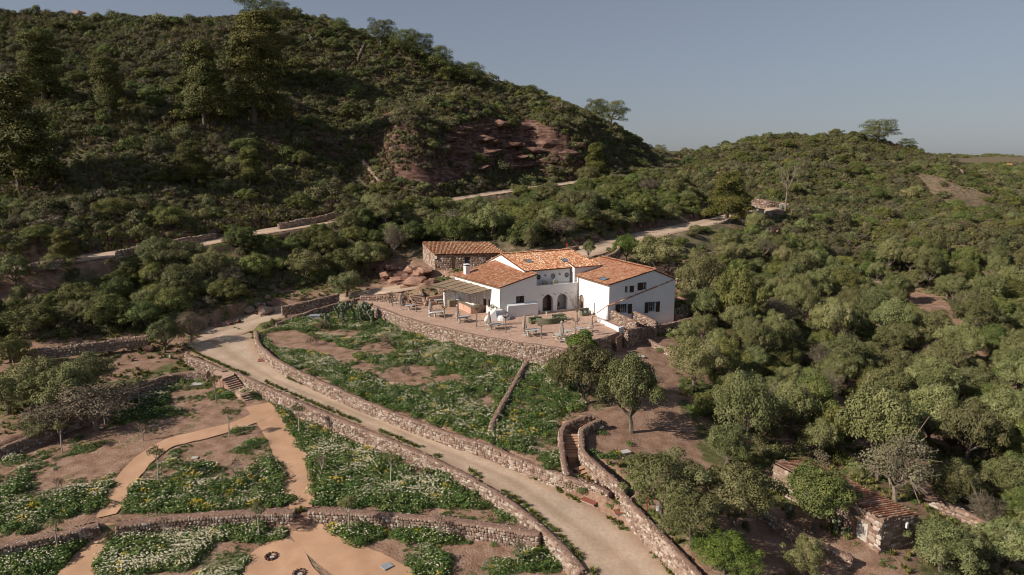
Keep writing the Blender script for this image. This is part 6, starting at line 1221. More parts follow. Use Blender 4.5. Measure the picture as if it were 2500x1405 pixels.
def proto_tree(kind, i):
    key = (kind, i)
    if key in PROT: return PROT[key]
    r = np.random.default_rng(1000 + i * 17 + sum(map(ord, kind)))
    if kind == 'olive':       # radius ~2.7, height ~4.7
        C, Rr = lumps(r, 58, 2.8, 2.0, 2.5, .08, .23); C[:, :2] *= r.uniform(.82, 1.15, 2); C[:, 2] += r.normal(0, .15, len(C)); v = leafcloud(r, C, Rr, 15000, .13); tr = limbs(r, r.uniform(.7, 1.3), C[:7] * [.8, .8, .93], .17); mt, bk = 'olive_leaf', 'bark'
    elif kind == 'oak':       # dense evergreen, crown nearly to the ground
        C, Rr = lumps(r, 58, 2.75, 2.0, 1.85, .09, .25); C[:, :2] *= r.uniform(.82, 1.18, 2); C[:, 2] += r.normal(0, .15, len(C)); v = leafcloud(r, C, Rr, 15000, .13); tr = limbs(r, .9, C[:5] * [.75, .75, .9], .16); mt, bk = 'green_leaf', 'bark'
    elif kind == 'pine':      # radius ~2.5, height ~7
        C, Rr = [], []
        for k in range(52):
            z = r.uniform(.6, 6.3); q = 2.35 * (1 - z / 7.6) ** .62 * r.uniform(.6, 1.05); a = r.uniform(0, 6.28); C.append((q * math.cos(a), q * math.sin(a), z)); Rr.append(r.uniform(.38, .75))
        C += [(0, 0, 6.3), (0, 0, 5.0), (.2, 0, 3.8), (-.2, .2, 2.6), (.1, -.2, 1.5)]; Rr += [.6, 1.0, 1.25, 1.5, 1.5]; v = leafcloud(r, C, Rr, 24000, .155, .18, .3, .85, aspect=.5); tr = limbs(r, 3.6, [(c[0] * .8, c[1] * .8, c[2]) for c in C[:9]], .17, .3); mt, bk = 'pine_leaf', 'bark'
    elif kind == 'crest_pine':  # open wind-shaped crown on a bare stem
        C, Rr = [], []
        for k in range(40): z = r.uniform(.9, 4.3); a = r.uniform(0, 6.28); q = 2.5 * math.sqrt(max(.06, 1 - ((z - 2.0) / 2.7) ** 2)) * r.uniform(.5, 1); C.append((q * math.cos(a), q * math.sin(a), z)); Rr.append(r.uniform(.35, .75))
        C += [(0, 0, 3.6), (.8, 0, 2.6), (-.8, .2, 2.5), (0, .5, 2.0)]; Rr += [1.0, 1.3, 1.3, 1.4]; v = leafcloud(r, C, Rr, 15000, .13, .18, .3, .85, aspect=.4); tr = limbs(r, 1.6, [(c[0] * .85, c[1] * .85, c[2]) for c in C[:9]], .16, .4); mt, bk = 'green_leaf', 'bark'
    elif kind == 'grey_tree':   # thin grey crown, twigs showing
        C, Rr = lumps(r, 15, 2.5, 1.6, 2.6, .24, .40); v = leafcloud(r, C, Rr, 3800, .14, .35); tr = limbs(r, 1.0, C[:9] * [.9, .9, .97], .15)
        for c, q in zip(C, Rr):
            for _ in range(8): e = c + r.normal(0, .5, 3) * q * 1.5; tr.tube([c * [.8, .8, .9], e], [.035, .012], 3, cap=False)
        mt, bk = 'dry_leaf', 'twig'
    elif kind == 'young':      # slim standard tree of the garden: radius ~.55, height ~2.9
        C, Rr = lumps(r, 8, .62, .6, 2.35, .3, .48); v = leafcloud(r, C, Rr, 800, .1, .4); tr = limbs(r, 1.75, C[:5] * [.8, .8, .98], .055, .12, 5); mt, bk = 'olive_leaf', 'pale_bark'
    elif kind == 'sapling':    # small leafless-looking fruit tree with brownish leaves
        C, Rr = lumps(r, 8, .62, .5, 1.55, .3, .45); v = leafcloud(r, C, Rr, 190, .12, .4); tr = limbs(r, .7, C[:8] * [.95, .95, 1.02], .06, .08, 5); mt, bk = 'strawy', 'pale_bark'
    elif kind == 'pollard':    # short pollarded stem with thin shoots: height ~2
        tr = MB(); tr.tube([(0, 0, -.1), (.03, .02, .8), (0, .03, 1.45)], [.085, .065, .07], 7); v = None; bk = 'twig'; mt = None
        for _ in range(9): a = r.uniform(0, 6.28); q = np.array([.32 * math.cos(a), .32 * math.sin(a), 1.52 + r.uniform(-.05, .12)]); tr.tube([(0, .03, 1.42), q * [.6, .6, 1], q], [.05, .035, .03], 5); [tr.tube([q, q + np.array([r.normal(0, .16), r.normal(0, .16), r.uniform(.25, .6)]) + np.array([math.cos(a), math.sin(a), 0]) * .15], [.013, .006], 3, cap=False) for _ in range(7)]
    elif kind == 'shooty':     # pollard with long upright shoots
        tr = MB(); tr.tube([(0, 0, -.1), (-.04, .02, 1.0), (-.05, .03, 1.9)], [.095, .075, .08], 7); v = None; bk = 'twig'; mt = None
        for _ in range(46): a = r.uniform(0, 6.28); q = np.array([-.05, .03, 1.85]); w = r.uniform(.15, .75); tr.tube([q, q + np.array([w * .9 * math.cos(a), w * .9 * math.sin(a), .35 + r.random() * .3]), q + np.array([w * math.cos(a), w * math.sin(a), r.uniform(1.0, 1.9)])], [.022, .014, .006], 3, cap=False)
    elif kind == 'bare':       # tall leafless tree: height ~6.4
        tr = MB(); bk = 'twig'; v = None; mt = None
        def br(p, d, L, q, lev):
            e = p + d * L; tr.tube([p, (p + e) / 2 + r.normal(0, .04, 3) * L, e], [q, q * .8, q * .6], 7 if lev == 0 else 4, cap=lev < 2)
            if lev >= 4: return
            for _ in range(3 if lev else 5):
                nd = d + r.normal(0, .42, 3) + np.array([0, 0, .25]); nd /= np.linalg.norm(nd); br(e if lev == 0 else p + d * L * r.uniform(.45, 1), nd, L * r.uniform(.55, .82), max(q * .5, .008), lev + 1)
        br(np.array([0, 0, -.1]), np.array([.02, .03, 1.0]), 2.1, .15, 0)
    crown = mesh_np('crown', v[0], v[1], rnd=v[2], mats=[MT[mt]]) if v is not None else None
    PROT[key] = (crown, tr.mesh('trunk', MT[bk])); return PROT[key]
NV = {'olive': 7, 'oak': 6, 'pine': 3, 'crest_pine': 3, 'grey_tree': 3, 'young': 3, 'sapling': 2, 'pollard': 3, 'shooty': 1, 'bare': 2}
NAME = {'olive': 'olive_tree', 'oak': 'evergreen_tree', 'pine': 'pine_tree', 'crest_pine': 'pine_tree', 'grey_tree': 'thin_tree', 'young': 'young_tree', 'sapling': 'young_tree', 'pollard': 'pollarded_tree', 'shooty': 'pollarded_tree', 'bare': 'bare_tree'}
NOMW = {'olive': 5.0, 'oak': 5.0, 'pine': 4.8, 'crest_pine': 6.3, 'grey_tree': 5.2, 'young': 1.25, 'sapling': 1.3, 'pollard': 1.0, 'shooty': 1.5, 'bare': 4.0}
TREES = []     # (x, y, radius) already planted
def tree(kind, p, s, lab, group=None, rz=None, sz=1.0, tilt=0., leaf=None, sink=.0):
    i = RND.randrange(NV[kind]); c, tm = proto_tree(kind, i)
    t = thing(NAME[kind], lab, 'tree', (p[0], p[1], p[2] - sink), RND.uniform(0, 6.28) if rz is None else rz, group); t.scale = (s * RND.uniform(.88, 1.12), s * RND.uniform(.88, 1.12), s * sz); t.rotation_euler[1] = tilt
    o = link('trunk', tm, t)
    if c is not None:
        o = link('crown', c, t)
        if leaf:
            o.data = leafed(c, leaf)
    TREES.append((p[0], p[1], s * NOMW[kind] / 2)); return t
_LF = {}
def leafed(me, leaf):
    k = (me.name, leaf)
    if k not in _LF: m2 = me.copy(); m2.materials.clear(); m2.materials.append(MT[leaf]); _LF[k] = m2
    return _LF[k]
def px_tree(kind, q, wpx, lab, hpx=None, group=None, **k):
    p = G(*q); t_ = np.linalg.norm(p - np.array([0, 0, CAMH])); s = wpx * t_ / FOC / NOMW[kind]; return tree(kind, p, s, lab, group, **k)

# trees one can point at (the hill's own trees follow the shrubs)
px_tree('olive', (1540, 1056), 160, 'olive tree casting a long shadow over the bare red slope', sz=1.35)
px_tree('olive', (1424, 985), 165, 'broad olive tree just above the winding garden stair', sz=1.0)
px_tree('olive', (1372, 958), 100, 'small dark olive at the left of the broad one above the stair', leaf='green_leaf')
px_tree('grey_tree', (1578, 968), 84, 'thin greyish tree behind the olive with the long shadow')
px_tree('olive', (1482, 980), 105, 'grey green olive squeezed between the two larger ones above the stair', sz=1.15)
px_tree('olive', (1693, 950), 128, 'olive tree standing at the right edge of the red dirt path', sz=1.1)
px_tree('olive', (1772, 1146), 112, 'round olive with a leaning trunk right of the shadowed slope', sz=1.1)
px_tree('olive', (1612, 1262), 176, 'large grey green olive above the lower stair mouth')
px_tree('olive', (1688, 1338), 150, 'olive with a pale trunk behind the tall roadside wall', sz=1.0)
px_tree('olive', (1792, 1290), 165, 'spreading olive left of the hut forecourt wall')
px_tree('oak', (1768, 1400), 128, 'leafy round tree at the bottom edge right of the road', leaf='bush_leaf', sz=.9)
px_tree('olive', (1988, 1300), 150, 'bright olive hiding the middle of the stone hut', leaf='green_leaf', sz=1.1)
px_tree('grey_tree', (2185, 1225), 165, 'twiggy grey brown tree behind the stone hut')
px_tree('oak', (2296, 1396), 118, 'round tree with a curved pale trunk right of the hut', leaf='olive_leaf', sz=1.15)
px_tree('olive', (1965, 1404), 90, 'small olive in front of the forecourt wall at the bottom edge')
px_tree('olive', (2455, 1400), 120, 'olive cut by the bottom right corner of the photo')
px_tree('olive', (2142, 1172), 190, 'very large pale trunked olive above the stone hut', sz=1.15)
px_tree('olive', (1998, 1124), 82, 'small olive with a forked trunk behind the hut roof', sz=1.3)
px_tree('olive', (2325, 1242), 105, 'olive beside the long terrace wall right of the hut')
px_tree('olive', (1930, 1070), 110, 'tall olive left of the very large pale trunked one', sz=1.3)
px_tree('oak', (1722, 1015), 70, 'low bush like tree at the shaded right side of the red slope')
px_tree('grey_tree', (1712, 900), 62, 'greyish narrow tree beside the end of the terrace retaining wall', sz=1.3)
px_tree('olive', (1712, 840), 68, 'young olive right of the dark retaining wall', sz=1.2)
px_tree('oak', (1790, 815), 110, 'tall dark green tree behind the rustic fence', sz=1.9)
px_tree('olive', (1703, 775), 100, 'olive with bare lower branches right of the house corner', sz=1.7)
px_tree('olive', (1602, 672), 112, 'grey olive standing behind the right wing roof', sz=.95)
px_tree('oak', (1528, 642), 72, 'dark leafy tree beside the access road behind the right wing', leaf='bush_leaf', sz=1.2)
px_tree('olive', (1437, 632), 34, 'small slim olive by the road behind the middle roof', sz=1.5)
px_tree('olive', (1296, 624), 54, 'slim greyish olive standing behind the middle roof', sz=1.45)
px_tree('grey_tree', (962, 628), 58, 'slim pale grey tree left of the shed', sz=1.5)
px_tree('oak', (846, 726), 84, 'dense rounded olive brown bush tree at the side track', leaf='scrub_leaf', sz=.95)
px_tree('olive', (402, 862), 84, 'grey olive at the left edge of the road', leaf='olive_leaf')
px_tree('grey_tree', (466, 838), 76, 'half bare twisted tree at the left edge of the road', sz=1.1)
px_tree('oak', (165, 1000), 135, 'grey green bush tree in the middle of the left field', leaf='olive_leaf', sz=.95)
px_tree('oak', (95, 985), 120, 'broad grey green bush tree in the left field near the photo edge', leaf='olive_leaf', sz=1.0)
px_tree('oak', (25, 1010), 110, 'grey green bush tree cut by the left edge of the photo', leaf='olive_leaf', sz=.9)
px_tree('olive', (215, 960), 100, 'brownish olive bush tree behind the dry bushes of the field', leaf='scrub_leaf', sz=.9)
px_tree('oak', (110, 1065), 90, 'low olive brown bush in front of the bush trees of the field', leaf='scrub_leaf', sz=.7)
px_tree('grey_tree', (235, 1052), 165, 'brown half dead bush hanging over the dark field wall', sz=.7)
px_tree('grey_tree', (150, 1068), 130, 'brown dry bush in front of the huge grey green bush', sz=.7)
px_tree('oak', (30, 905), 90, 'dark round bush at the left end of the grey tumbled wall')
px_tree('pine', (1775, 540), 112, 'spreading light green pine in front of the road bend', sz=.72)
px_tree('bare', (1917, 519), 60, 'bare grey tree with a fan of thin branches at the road bend', sz=1.6)
px_tree('pine', (1452, 440), 66, 'bright green pine alone below the cut face of the hill', sz=.95)
px_tree('oak', (1500, 510), 80, 'dark tree on the slope under the lone bright pine')
px_tree('bare', (1409, 793), 52, 'tall leafless tree on the terrace in front of the sunny gable side', sz=1.15)
for q, k, lab in (((958, 748), 'pollard', 'pollarded tree at the far left end of the terrace'), ((1016, 762), 'pollard', 'pollarded tree at the foot of the upper stair'), ((1086, 780), 'pollard', 'pollarded tree between the white cloth and the bar'), ((1163, 799), 'shooty', 'pollarded tree with long upright shoots by the bar end'), ((1235, 812), 'shooty', 'pollarded tree with upright shoots before the plain white wall'), ((1322, 828), 'pollard', 'pollarded tree before the curved green sofa'), ((1405, 816), 'pollard', 'pollarded tree above the bright green bush')):
    p = atz(*q, .02); tree(k, p, 1.12 if k == 'pollard' else (1.25 if q[0] < 1200 else 1.0), lab, 'pollarded trees along the terrace')
for q, w, sz, lab in (((108, 250), 95, 1.0, 'yellow green pine on the left part of the big hill'), ((272, 283), 92, .9, 'second yellow green pine on the left of the big hill'), ((500, 305), 120, 1.05, 'tall pine in the pair at the middle of the big hill'), ((622, 300), 140, 1.0, 'broad shadowy pine right in the pair on the big hill'), ((645, 200), 140, .75, 'greyish pine above the pair of tall pines'), ((472, 455), 92, .75, 'pale green pine low on the big hill above the upper road'), ((612, 455), 72, .85, 'thin pale pine low on the hill beside another'), ((50, 460), 190, .8, 'huge dark pine at the left edge of the photo'), ((160, 640), 60, .8, 'small pine beside the upper road at the left'), ((1000, 560), 60, .9, 'young pine among the bushes above the shed')):
    px_tree('pine', q, w, lab, sz=sz, group='pines on the hillside')
for q, w, lab in (((930, 108), 95, 'first pine in the row on the hill crest'), ((985, 132), 98, 'dark pine in the row on the hill crest'), ((1022, 152), 112, 'second dark pine in the row on the hill crest'), ((1066, 180), 108, 'wide pine at the lower end of the crest row'), ((1098, 198), 88, 'last pine at the right end of the crest row'), ((1146, 212), 98, 'single rounded pine right of the crest row'), ((1452, 288), 78, 'left pine of the two on the right crest spur'), ((1492, 302), 92, 'right pine of the two on the right crest spur'), ((1612, 375), 42, 'wind bent pine at the very end of the big hill'), ((630, 45), 110, 'big pine cut by the top edge of the photo'), ((690, 48), 70, 'pine beside the big one at the top edge'), ((830, 80), 60, 'low pine on the crest left of the row'), ((2146, 350), 100, 'broad umbrella pine on top of the right hill'), ((2215, 362), 42, 'small pine right of the umbrella pine on the right hill'), ((1296, 238), 56, 'small ragged pine on the descending crest')):
    px_tree('crest_pine', q, w, lab, group='pines on the crests', sz=.72 if q[0] > 2100 else .9, sink=1.3 if q[0] < 2100 else 1.0)
GT_ = [((152, 1105), 'young', 2.2, 'young tree in the shade of the dark field wall'), ((341, 990), 'young', 2.3, 'young tree right under the curved field wall'), ((529, 985), 'young', 2.3, 'young tree beside the flagged stair landing'), ((560, 1067), 'young', 2.2, 'young tree at the edge of the curving sandy path'), ((387, 1175), 'young', 2.3, 'young tree at the left of the bed between the paths'), ((349, 1078), 'sapling', 1.9, 'small yellowish sapling above the curving sandy path'), ((147, 1215), 'sapling', 1.8, 'small sapling in the left bed below the field wall'), ((578, 1175), 'sapling', 2.0, 'brown leaved sapling in the bed between the paths'), ((730, 1064), 'young', 2.4, 'young tree at the top of the right hand bed'), ((785, 1160), 'sapling', 1.9, 'thin sapling beside the sandy path in the right hand bed'), ((954, 1185), 'young', 2.2, 'young tree in the middle of the right hand bed'), ((143, 1350), 'young', 2.1, 'young tree in the lower left flower bed'), ((402, 1318), 'sapling', 1.9, 'brown sapling among the daisies of the lower bed'), ((633, 1315), 'young', 2.2, 'young tree between the lower bed and the sandy circle'), ((852, 1310), 'young', 2.3, 'young tree right of the lower sandy path'), ((1076, 1322), 'sapling', 2.0, 'brown sapling in the lower right bed'), ((1262, 1382), 'sapling', 2.2, 'leafless sapling at the bottom beside the roadside wall')]
for q, k, s, lab in GT_:
    p = G(*q); tree(k, p, s * .5 if k == 'young' else s * .5, lab, 'young trees planted in the garden', sz=1.0)

# ---------------------------------------------------------------- shrubs
def shrub_mesh(i, kind):
    r = np.random.default_rng(500 + i * 31 + len(kind) * 7)
    n = {'shrub': 2200, 'dry': 1500}[kind]; C, Rr = lumps(r, 16, 1.0, .8, .22, .2, .42, True); C[:, :2] *= r.uniform(.85, 1.15, 2); v = leafcloud(r, C, Rr, n,   .105 if kind == 'shrub' else .10, .2 if kind == 'shrub' else .4, zmin=-.15)
    return v
SH = {k: [shrub_mesh(i, k) for i in range(n)] for k, n in (('shrub', 6), ('dry', 3))}
SHM = {(k, m, i): mesh_np('shrub', v[0], v[1], rnd=v[2], mats=[MT[m]]) for k, ms in (('shrub', ('scrub_leaf', 'green_leaf', 'olive_leaf')), ('dry', ('dry_leaf',))) for m in ms for i, v in enumerate(SH[k])}
def big_bush(name, q, wpx, lab, leaf, h=.8, n=2600, seed=1, size=.12):
    p = G(*q); t_ = np.linalg.norm(p - np.array([0, 0, CAMH])); w = wpx * t_ / FOC; r = np.random.default_rng(seed); C, Rr = lumps(r, 14, 1.0, .9, .3, .25, .42, True)
    v = leafcloud(r, C, Rr, n, size, .2, zmin=-.1); o = link(name, mesh_np(name, v[0], v[1], rnd=v[2], mats=[MT[leaf]])); o.location = tuple(p); o.scale = (w / 2, w / 2, w / 2 * h); tag(o, lab, 'bush', kind='thing'); TREES.append((p[0], p[1], w / 2)); return o
big_bush('bush', (1422, 862), 84, 'bright green bush at the right corner of the terrace wall', 'bush_leaf', 1.05, 4200, 3, .09)
big_bush('bush', (1205, 776), 24, 'small rosemary bush behind the rounded white seat', 'green_leaf', 1.2, 700, 4, .14).location = tuple(LE(-13.9, 8.6, .95) + np.array([-.4, -.3, 0]))
big_bush('bush', (1611, 860), 22, 'small bright green bush on the red dirt below the shaded wall', 'bush_leaf', .8, 700, 5, .14)
for q, w, lab, lf in (((788, 806), 34, 'tall dry flower stalks left of the cactus', 'strawy'), ((764, 842), 32, 'dry brown stalks in the middle of the upper bed', 'strawy'), ((942, 850), 42, 'dry brown bush among daisies under the terrace wall', 'strawy'), ((992, 916), 30, 'dry bush further down the upper bed', 'strawy'), ((1018, 866), 26, 'small dry bush near the foot of the terrace wall', 'strawy'), ((1188, 908), 32, 'dry twiggy bush at the right of the upper bed', 'strawy')):
    big_bush('dry_bush', q, w, lab, lf, 1.25, 650, int(q[0]), .13)
for q, w, lab in (((716, 897), 30, 'first leafy clump on the road side of the curving wall'), ((755, 925), 40, 'second leafy clump along the curving wall'), ((822, 945), 34, 'third leafy clump along the curving wall'), ((884, 972), 38, 'flowering clump on the gravel at the curving wall'), ((1013, 1022), 34, 'daisy clump leaning on the curving wall midway'), ((1060, 1040), 40, 'wide green clump on the gravel midway along the wall'), ((1135, 1075), 30, 'small yellow dotted clump at the wall foot'), ((1221, 1102), 36, 'round green clump at the wall foot before the stair'), ((1335, 1150), 40, 'dark green clump under the stair wall'), ((1370, 1172), 24, 'narrow clump near the lower stair wall'), ((1397, 1180), 26, 'tall clump against the lower stair wall'), ((1421, 1205), 30, 'bright clump beside the larger red hatch')):
    big_bush('wall_plant', q, w, lab, 'bright_leaf', .8, 700, int(q[0]), .16)
# prickly pears
def cactus(q, w, lab, n=120, pad=.3, seed=2, hgt=1.5):
    r = np.random.default_rng(seed); p = G(*q); t_ = np.linalg.norm(p - np.array([0, 0, CAMH])); W_ = wpx = w * t_ / FOC; t = thing('prickly_pear', lab, 'cactus', tuple(p)); V, Q, rn = [], [], []
    tmpl = []
    for j in range(5):
        for k in range(8): a = k * math.pi / 4; b_ = -math.pi / 2 + math.pi * j / 4; tmpl.append((math.cos(b_) * math.cos(a) * .5, math.cos(b_) * math.sin(a) * .13, .5 + .5 * math.sin(b_)))
    tmpl = np.array(tmpl); fq = np.array([[j * 8 + k, j * 8 + (k + 1) % 8, (j + 1) * 8 + (k + 1) % 8, (j + 1) * 8 + k] for j in range(4) for k in range(8)])
    def padat(pos, s, az, tl):
        M_ = np.array(Matrix.Rotation(az, 3, 'Z') @ Matrix.Rotation(tl, 3, 'X') @ Matrix.Rotation(r.uniform(-.5, .5), 3, 'Y')); v = (tmpl * [s * .75, s, s]) @ M_.T + pos; o = link('pad', mesh_np('pad', v, fq, rnd=np.full(len(v), r.random()), mats=[MT['cactus']], smooth_=True), t); return pos + M_ @ np.array([0, 0, s])
    stems = max(3, n // 7); made = 0
    for _ in range(stems):
        a = r.uniform(0, 6.28); d = W_ / 2 * math.sqrt(r.random()); pos = np.array([d * math.cos(a), d * math.sin(a) * .7, -.05]); top = hgt * (1 - .5 * (d / (W_ / 2)) ** 2)
        tips = [pos]
        while made < n and tips:
            b_ = tips.pop(0)
            if b_[2] > top: continue
            for _ in range(r.integers(1, 3)):
                s = pad * r.uniform(.8, 1.25); e = padat(b_, s, r.uniform(0, 6.28), r.uniform(-.7, .7)); made += 1; tips.append(e)
                if made >= n: break
    return t
cactus((862, 790), 128, 'great prickly pear clump against the left end of the terrace wall', 290, .52, 2, 3.1)
cactus((1918, 1262), 28, 'prickly pear cluster behind the hut forecourt wall', 26, .42, 5, 1.2); cactus((2050, 1302), 28, 'prickly pear cluster against the hut wall by the door', 24, .42, 6, 1.2)
cactus((1893, 545), 22, 'pale prickly pear on the rock below the road bend', 22, .7, 7, 2.4); cactus((1965, 590), 26, 'prickly pear in the bush right of the red outcrop', 22, .7, 8, 2.6)
cactus((763, 108), 16, 'sunlit prickly pear high on the big hill', 14, .8, 9, 2.6); cactus((928, 118), 22, 'prickly pear beside the broken wall on the big hill', 14, .8, 10, 2.0)

# ---------------------------------------------------------------- dense planting by area
def blocked(x, y, r):
    'true where a plant of that radius would stand on a road, wall, path, house or garden'
    m = np.zeros(np.shape(x), bool)
    for k, (F, poly, a, b) in ROADFIT.items(): m |= inpoly(x, y, poly) | (segdist(x, y, poly, True) < r * (.75 if k != 'upper_road' else .35))
    for poly in (TERR_POLY, STAIRP, UG_POLY, GA_POLY, GB_POLY, [tuple(p[:2]) for p in GPATH], [tuple(p[:2]) for p in SHED], [tuple(LE(u, w)[:2]) for u, w in ((-9, 8), (12, -.5), (12, 15), (5, 25), (-9, 25))], [tuple(p) for p in (HF0, HF1, HB1, HB0)]): m |= inpoly(x, y, poly) | (segdist(x, y, poly, True) < r * .8)
    return m
KEEP = [[(2265, 715), (2350, 760), (2375, 900), (2300, 900), (2230, 760), (2215, 715)], [(2090, 690), (2215, 695), (2200, 745), (2080, 730)], [(370, 598), (560, 578), (570, 622), (380, 645)], [(715, 545), (810, 530), (820, 580), (720, 590)], [(1070, 480), (1260, 455), (1280, 510), (1080, 545)], [(1310, 445), (1400, 430), (1405, 492), (1310, 500)], [(1480, 575), (1760, 535), (1760, 572), (1560, 610)], [(2030, 1180), (2290, 1140), (2330, 1330), (2290, 1405), (2140, 1405)], [(1455, 850), (1580, 840), (1640, 880), (1660, 960), (1650, 960), (1745, 1000), (1760, 1100), (1775, 1200), (1690, 1190), (1600, 1100), (1450, 1130), (1410, 1020), (1350, 1000), (1340, 880)], [(2210, 715), (2275, 720), (2350, 775), (2350, 830), (2290, 805), (2230, 745)], [(2105, 690), (2215, 700), (2160, 720), (2060, 690)], [(1820, 1230), (1880, 1230), (2150, 1365), (2120, 1405), (1830, 1405)], [(905, 640), (1050, 650), (1060, 705), (930, 705)], [(1640, 640), (1760, 645), (1760, 672), (1650, 672)], [(1880, 545), (1950, 560), (1955, 620), (1880, 600)], [(2250, 1330), (2270, 1405), (2160, 1405), (2150, 1350)], [(200, 850), (440, 850), (480, 900), (330, 925), (260, 960), (230, 880)], [(0, 850), (360, 810), (360, 835), (0, 890)], [(1640, 700), (1690, 740), (1690, 775), (1640, 775)], [(590, 700), (680, 710), (690, 740), (590, 800), (500, 810)]]
def sample(poly, n, rmin, rmax, sep, margin=0, xr=None, keep=KEEP, tries=14, ok=None):
    'random plants inside an outline given where its ground shows in the photograph, kept apart from each other'
    out = []; cell = {}
    cand = []
    bx = (min(p[0] for p in poly), max(p[0] for p in poly)); by = (min(p[1] for p in poly), max(p[1] for p in poly))
    m = xr
    X = rng.uniform(m[0], m[1], n * tries); Y = rng.uniform(m[2], m[3], n * tries); Z = H(X, Y); px, py = proj(X, Y, Z); k = inpoly(px, py, poly)
    for kp in keep: k &= ~inpoly(px, py, kp)
    R_ = rng.uniform(rmin, rmax, len(X)) if rmin < rmax else np.full(len(X), rmin)
    k &= ~blocked(X, Y, R_)
    if ok is not None: k &= ok(X, Y, px, py)
    X, Y, Z, R_ = X[k], Y[k], Z[k], R_[k]; g = 6.0
    for (x, y, r) in TREES: cell.setdefault((int(x // g), int(y // g)), []).append((x, y, r))
    for x, y, z, r in zip(X, Y, Z, R_):
        c = (int(x // g), int(y // g)); bad = False
        for i in (-1, 0, 1):
            for j in (-1, 0, 1):
                for (a, b, q) in cell.get((c[0] + i, c[1] + j), ()):
                    if (a - x) ** 2 + (b - y) ** 2 < (sep * (r + q)) ** 2: bad = True; break
        if bad: continue
        cell.setdefault(c, []).append((x, y, r)); out.append((x, y, z, r))
        if len(out) >= n: break
    return out
# olive grove of the valley
def where_grove(px, py):
    if py > 1230: return 'round the stone hut'
    if px > 2250 and py > 960: return 'at the lower right of the valley'
    if py > 960: return 'between the red slope and the stone hut'
    if px < 1800: return 'directly right of the house'
    if py > 780: return 'in the middle of the valley'
    if px < 2080: return 'below the red outcrop'
    return 'round the far dirt clearing'
def where_mid(px, py):
    if px < 300: return 'at the left edge under the upper road'
    if px < 620: return 'above the road junction'
    if px < 900: return 'left of the rocky bank'
    if px < 1230: return 'right behind the shed'
    if px < 1480: return 'above the middle roof'
    return 'along the access road'
def where_hill(px, py):
    if px > 1640: return 'upper right hill' if py < 430 else ('far slope over the valley' if px > 2050 else 'lower right hill')
    if px > 1050: return 'red cut face side' if py > 230 else 'descending hill crest'
    if py < 140: return 'top of the big hill'
    if py > 400: return 'foot of the big hill'
    return 'left flank of the big hill' if px < 520 else 'middle flank of the big hill'
GROVE = [(1660,870),(1700,815),(1660,760),(1690,690),(1760,600),(1850,570),(1960,600),(2100,640),(2300,640),(2620,650),(2620,1500),(2300,1450),(2250,1330),(2230,1270),(2100,1180),(1900,1110),(1860,1220),(1780,1190),(1720,1060),(1700,1000)]
ga = sample(GROVE, 255, 1.6, 3.5, .60, xr=(14, 138, 44, 205))
GLAB = ['bushy olive tree in the dense grove covering the valley right of the house', 'darker evergreen tree among the olives of the valley', 'thin grey crowned tree among the olives of the valley']
for x, y, z, r in ga:
    u = RND.random(); kd = 'olive' if u < .72 else ('oak' if u < .95 else 'grey_tree'); pq = proj(x, y, z); rr_ = 'tall ' if r > 2.9 else ('small ' if r < 2.35 else ''); L_ = rr_ + {'olive': 'bushy olive', 'oak': 'darker evergreen', 'grey_tree': 'thin grey crowned tree'}[kd] + ' in the grove ' + where_grove(*pq)
    tree(kd, (x, y, z), r / (NOMW[kd] / 2) * 1.02, L_, 'trees of the valley olive grove', sz=RND.uniform(.85, 1.4))
# thick bushes between the side track and the upper road
MID = [(-60,690),(0,680),(300,628),(430,612),(640,582),(760,562),(900,535),(1130,492),(1400,458),(1600,440),(1720,470),(1700,525),(1560,560),(1420,596),(1290,606),(1240,590),(1030,592),(900,650),(880,700),(800,690),(640,712),(480,810),(350,808),(0,850),(-60,860)]
md = sample(MID, 270, 1.7, 3.5, .55, xr=(-110, 70, 88, 235))
for x, y, z, r in md:
    u = RND.random(); kd = 'oak' if u < .66 else ('olive' if u < .94 else 'grey_tree')
    pq = proj(x, y, z); tree(kd, (x, y, z), r / (NOMW[kd] / 2) * 1.15, ('large ' if r > 2.9 else ('low ' if r < 2.2 else '')) + {'oak': 'dense dark evergreen', 'olive': 'grey green wild olive', 'grey_tree': 'thin half dry tree'}[kd] + ' on the slope ' + where_mid(*pq), 'trees on the slope below the upper road', sz=RND.uniform(.75, 1.05), sink=.25)

HT = sample([(-60,60),(0,620),(420,590),(760,540),(1000,500),(1040,440),(950,300),(1000,180),(800,90),(500,60),(200,60)], 45, 2.0, 3.3, 1.0, xr=(-150, 30, 110, 275), keep=[])
for x, y, z, r in HT: pq = proj(x, y, z); tree('oak', (x, y, z), r / 2.5, ('large ' if r > 2.7 else '') + 'rounded evergreen tree on the ' + where_hill(*pq), 'evergreen trees on the big hill', sz=.85, sink=.3)
HT = sample([(1640,400),(1820,340),(2000,320),(2200,340),(2500,480),(2500,640),(2100,620),(1900,520),(1720,450)], 40, 2.0, 3.4, .9, xr=(50, 200, 180, 350), keep=[])
for x, y, z, r in HT: pq = proj(x, y, z); tree('oak', (x, y, z), r / 2.5, ('large ' if r > 2.7 else '') + 'rounded evergreen tree on the ' + where_hill(*pq), 'evergreen trees on the right hill', sz=.85, sink=.3)

BELT = sample([(1500,606),(1600,588),(1760,560),(1830,575),(1760,620),(1690,648),(1600,640),(1540,640)], 34, 1.0, 1.8, .7, xr=(15, 75, 110, 190), keep=[])
for x, y, z, r in BELT: tree(RND.choice(('oak', 'oak', 'olive')), (x, y, z), r / 2.4, 'low bushy tree between the access road and the olive grove', 'low trees below the access road', sz=.75, sink=.2)
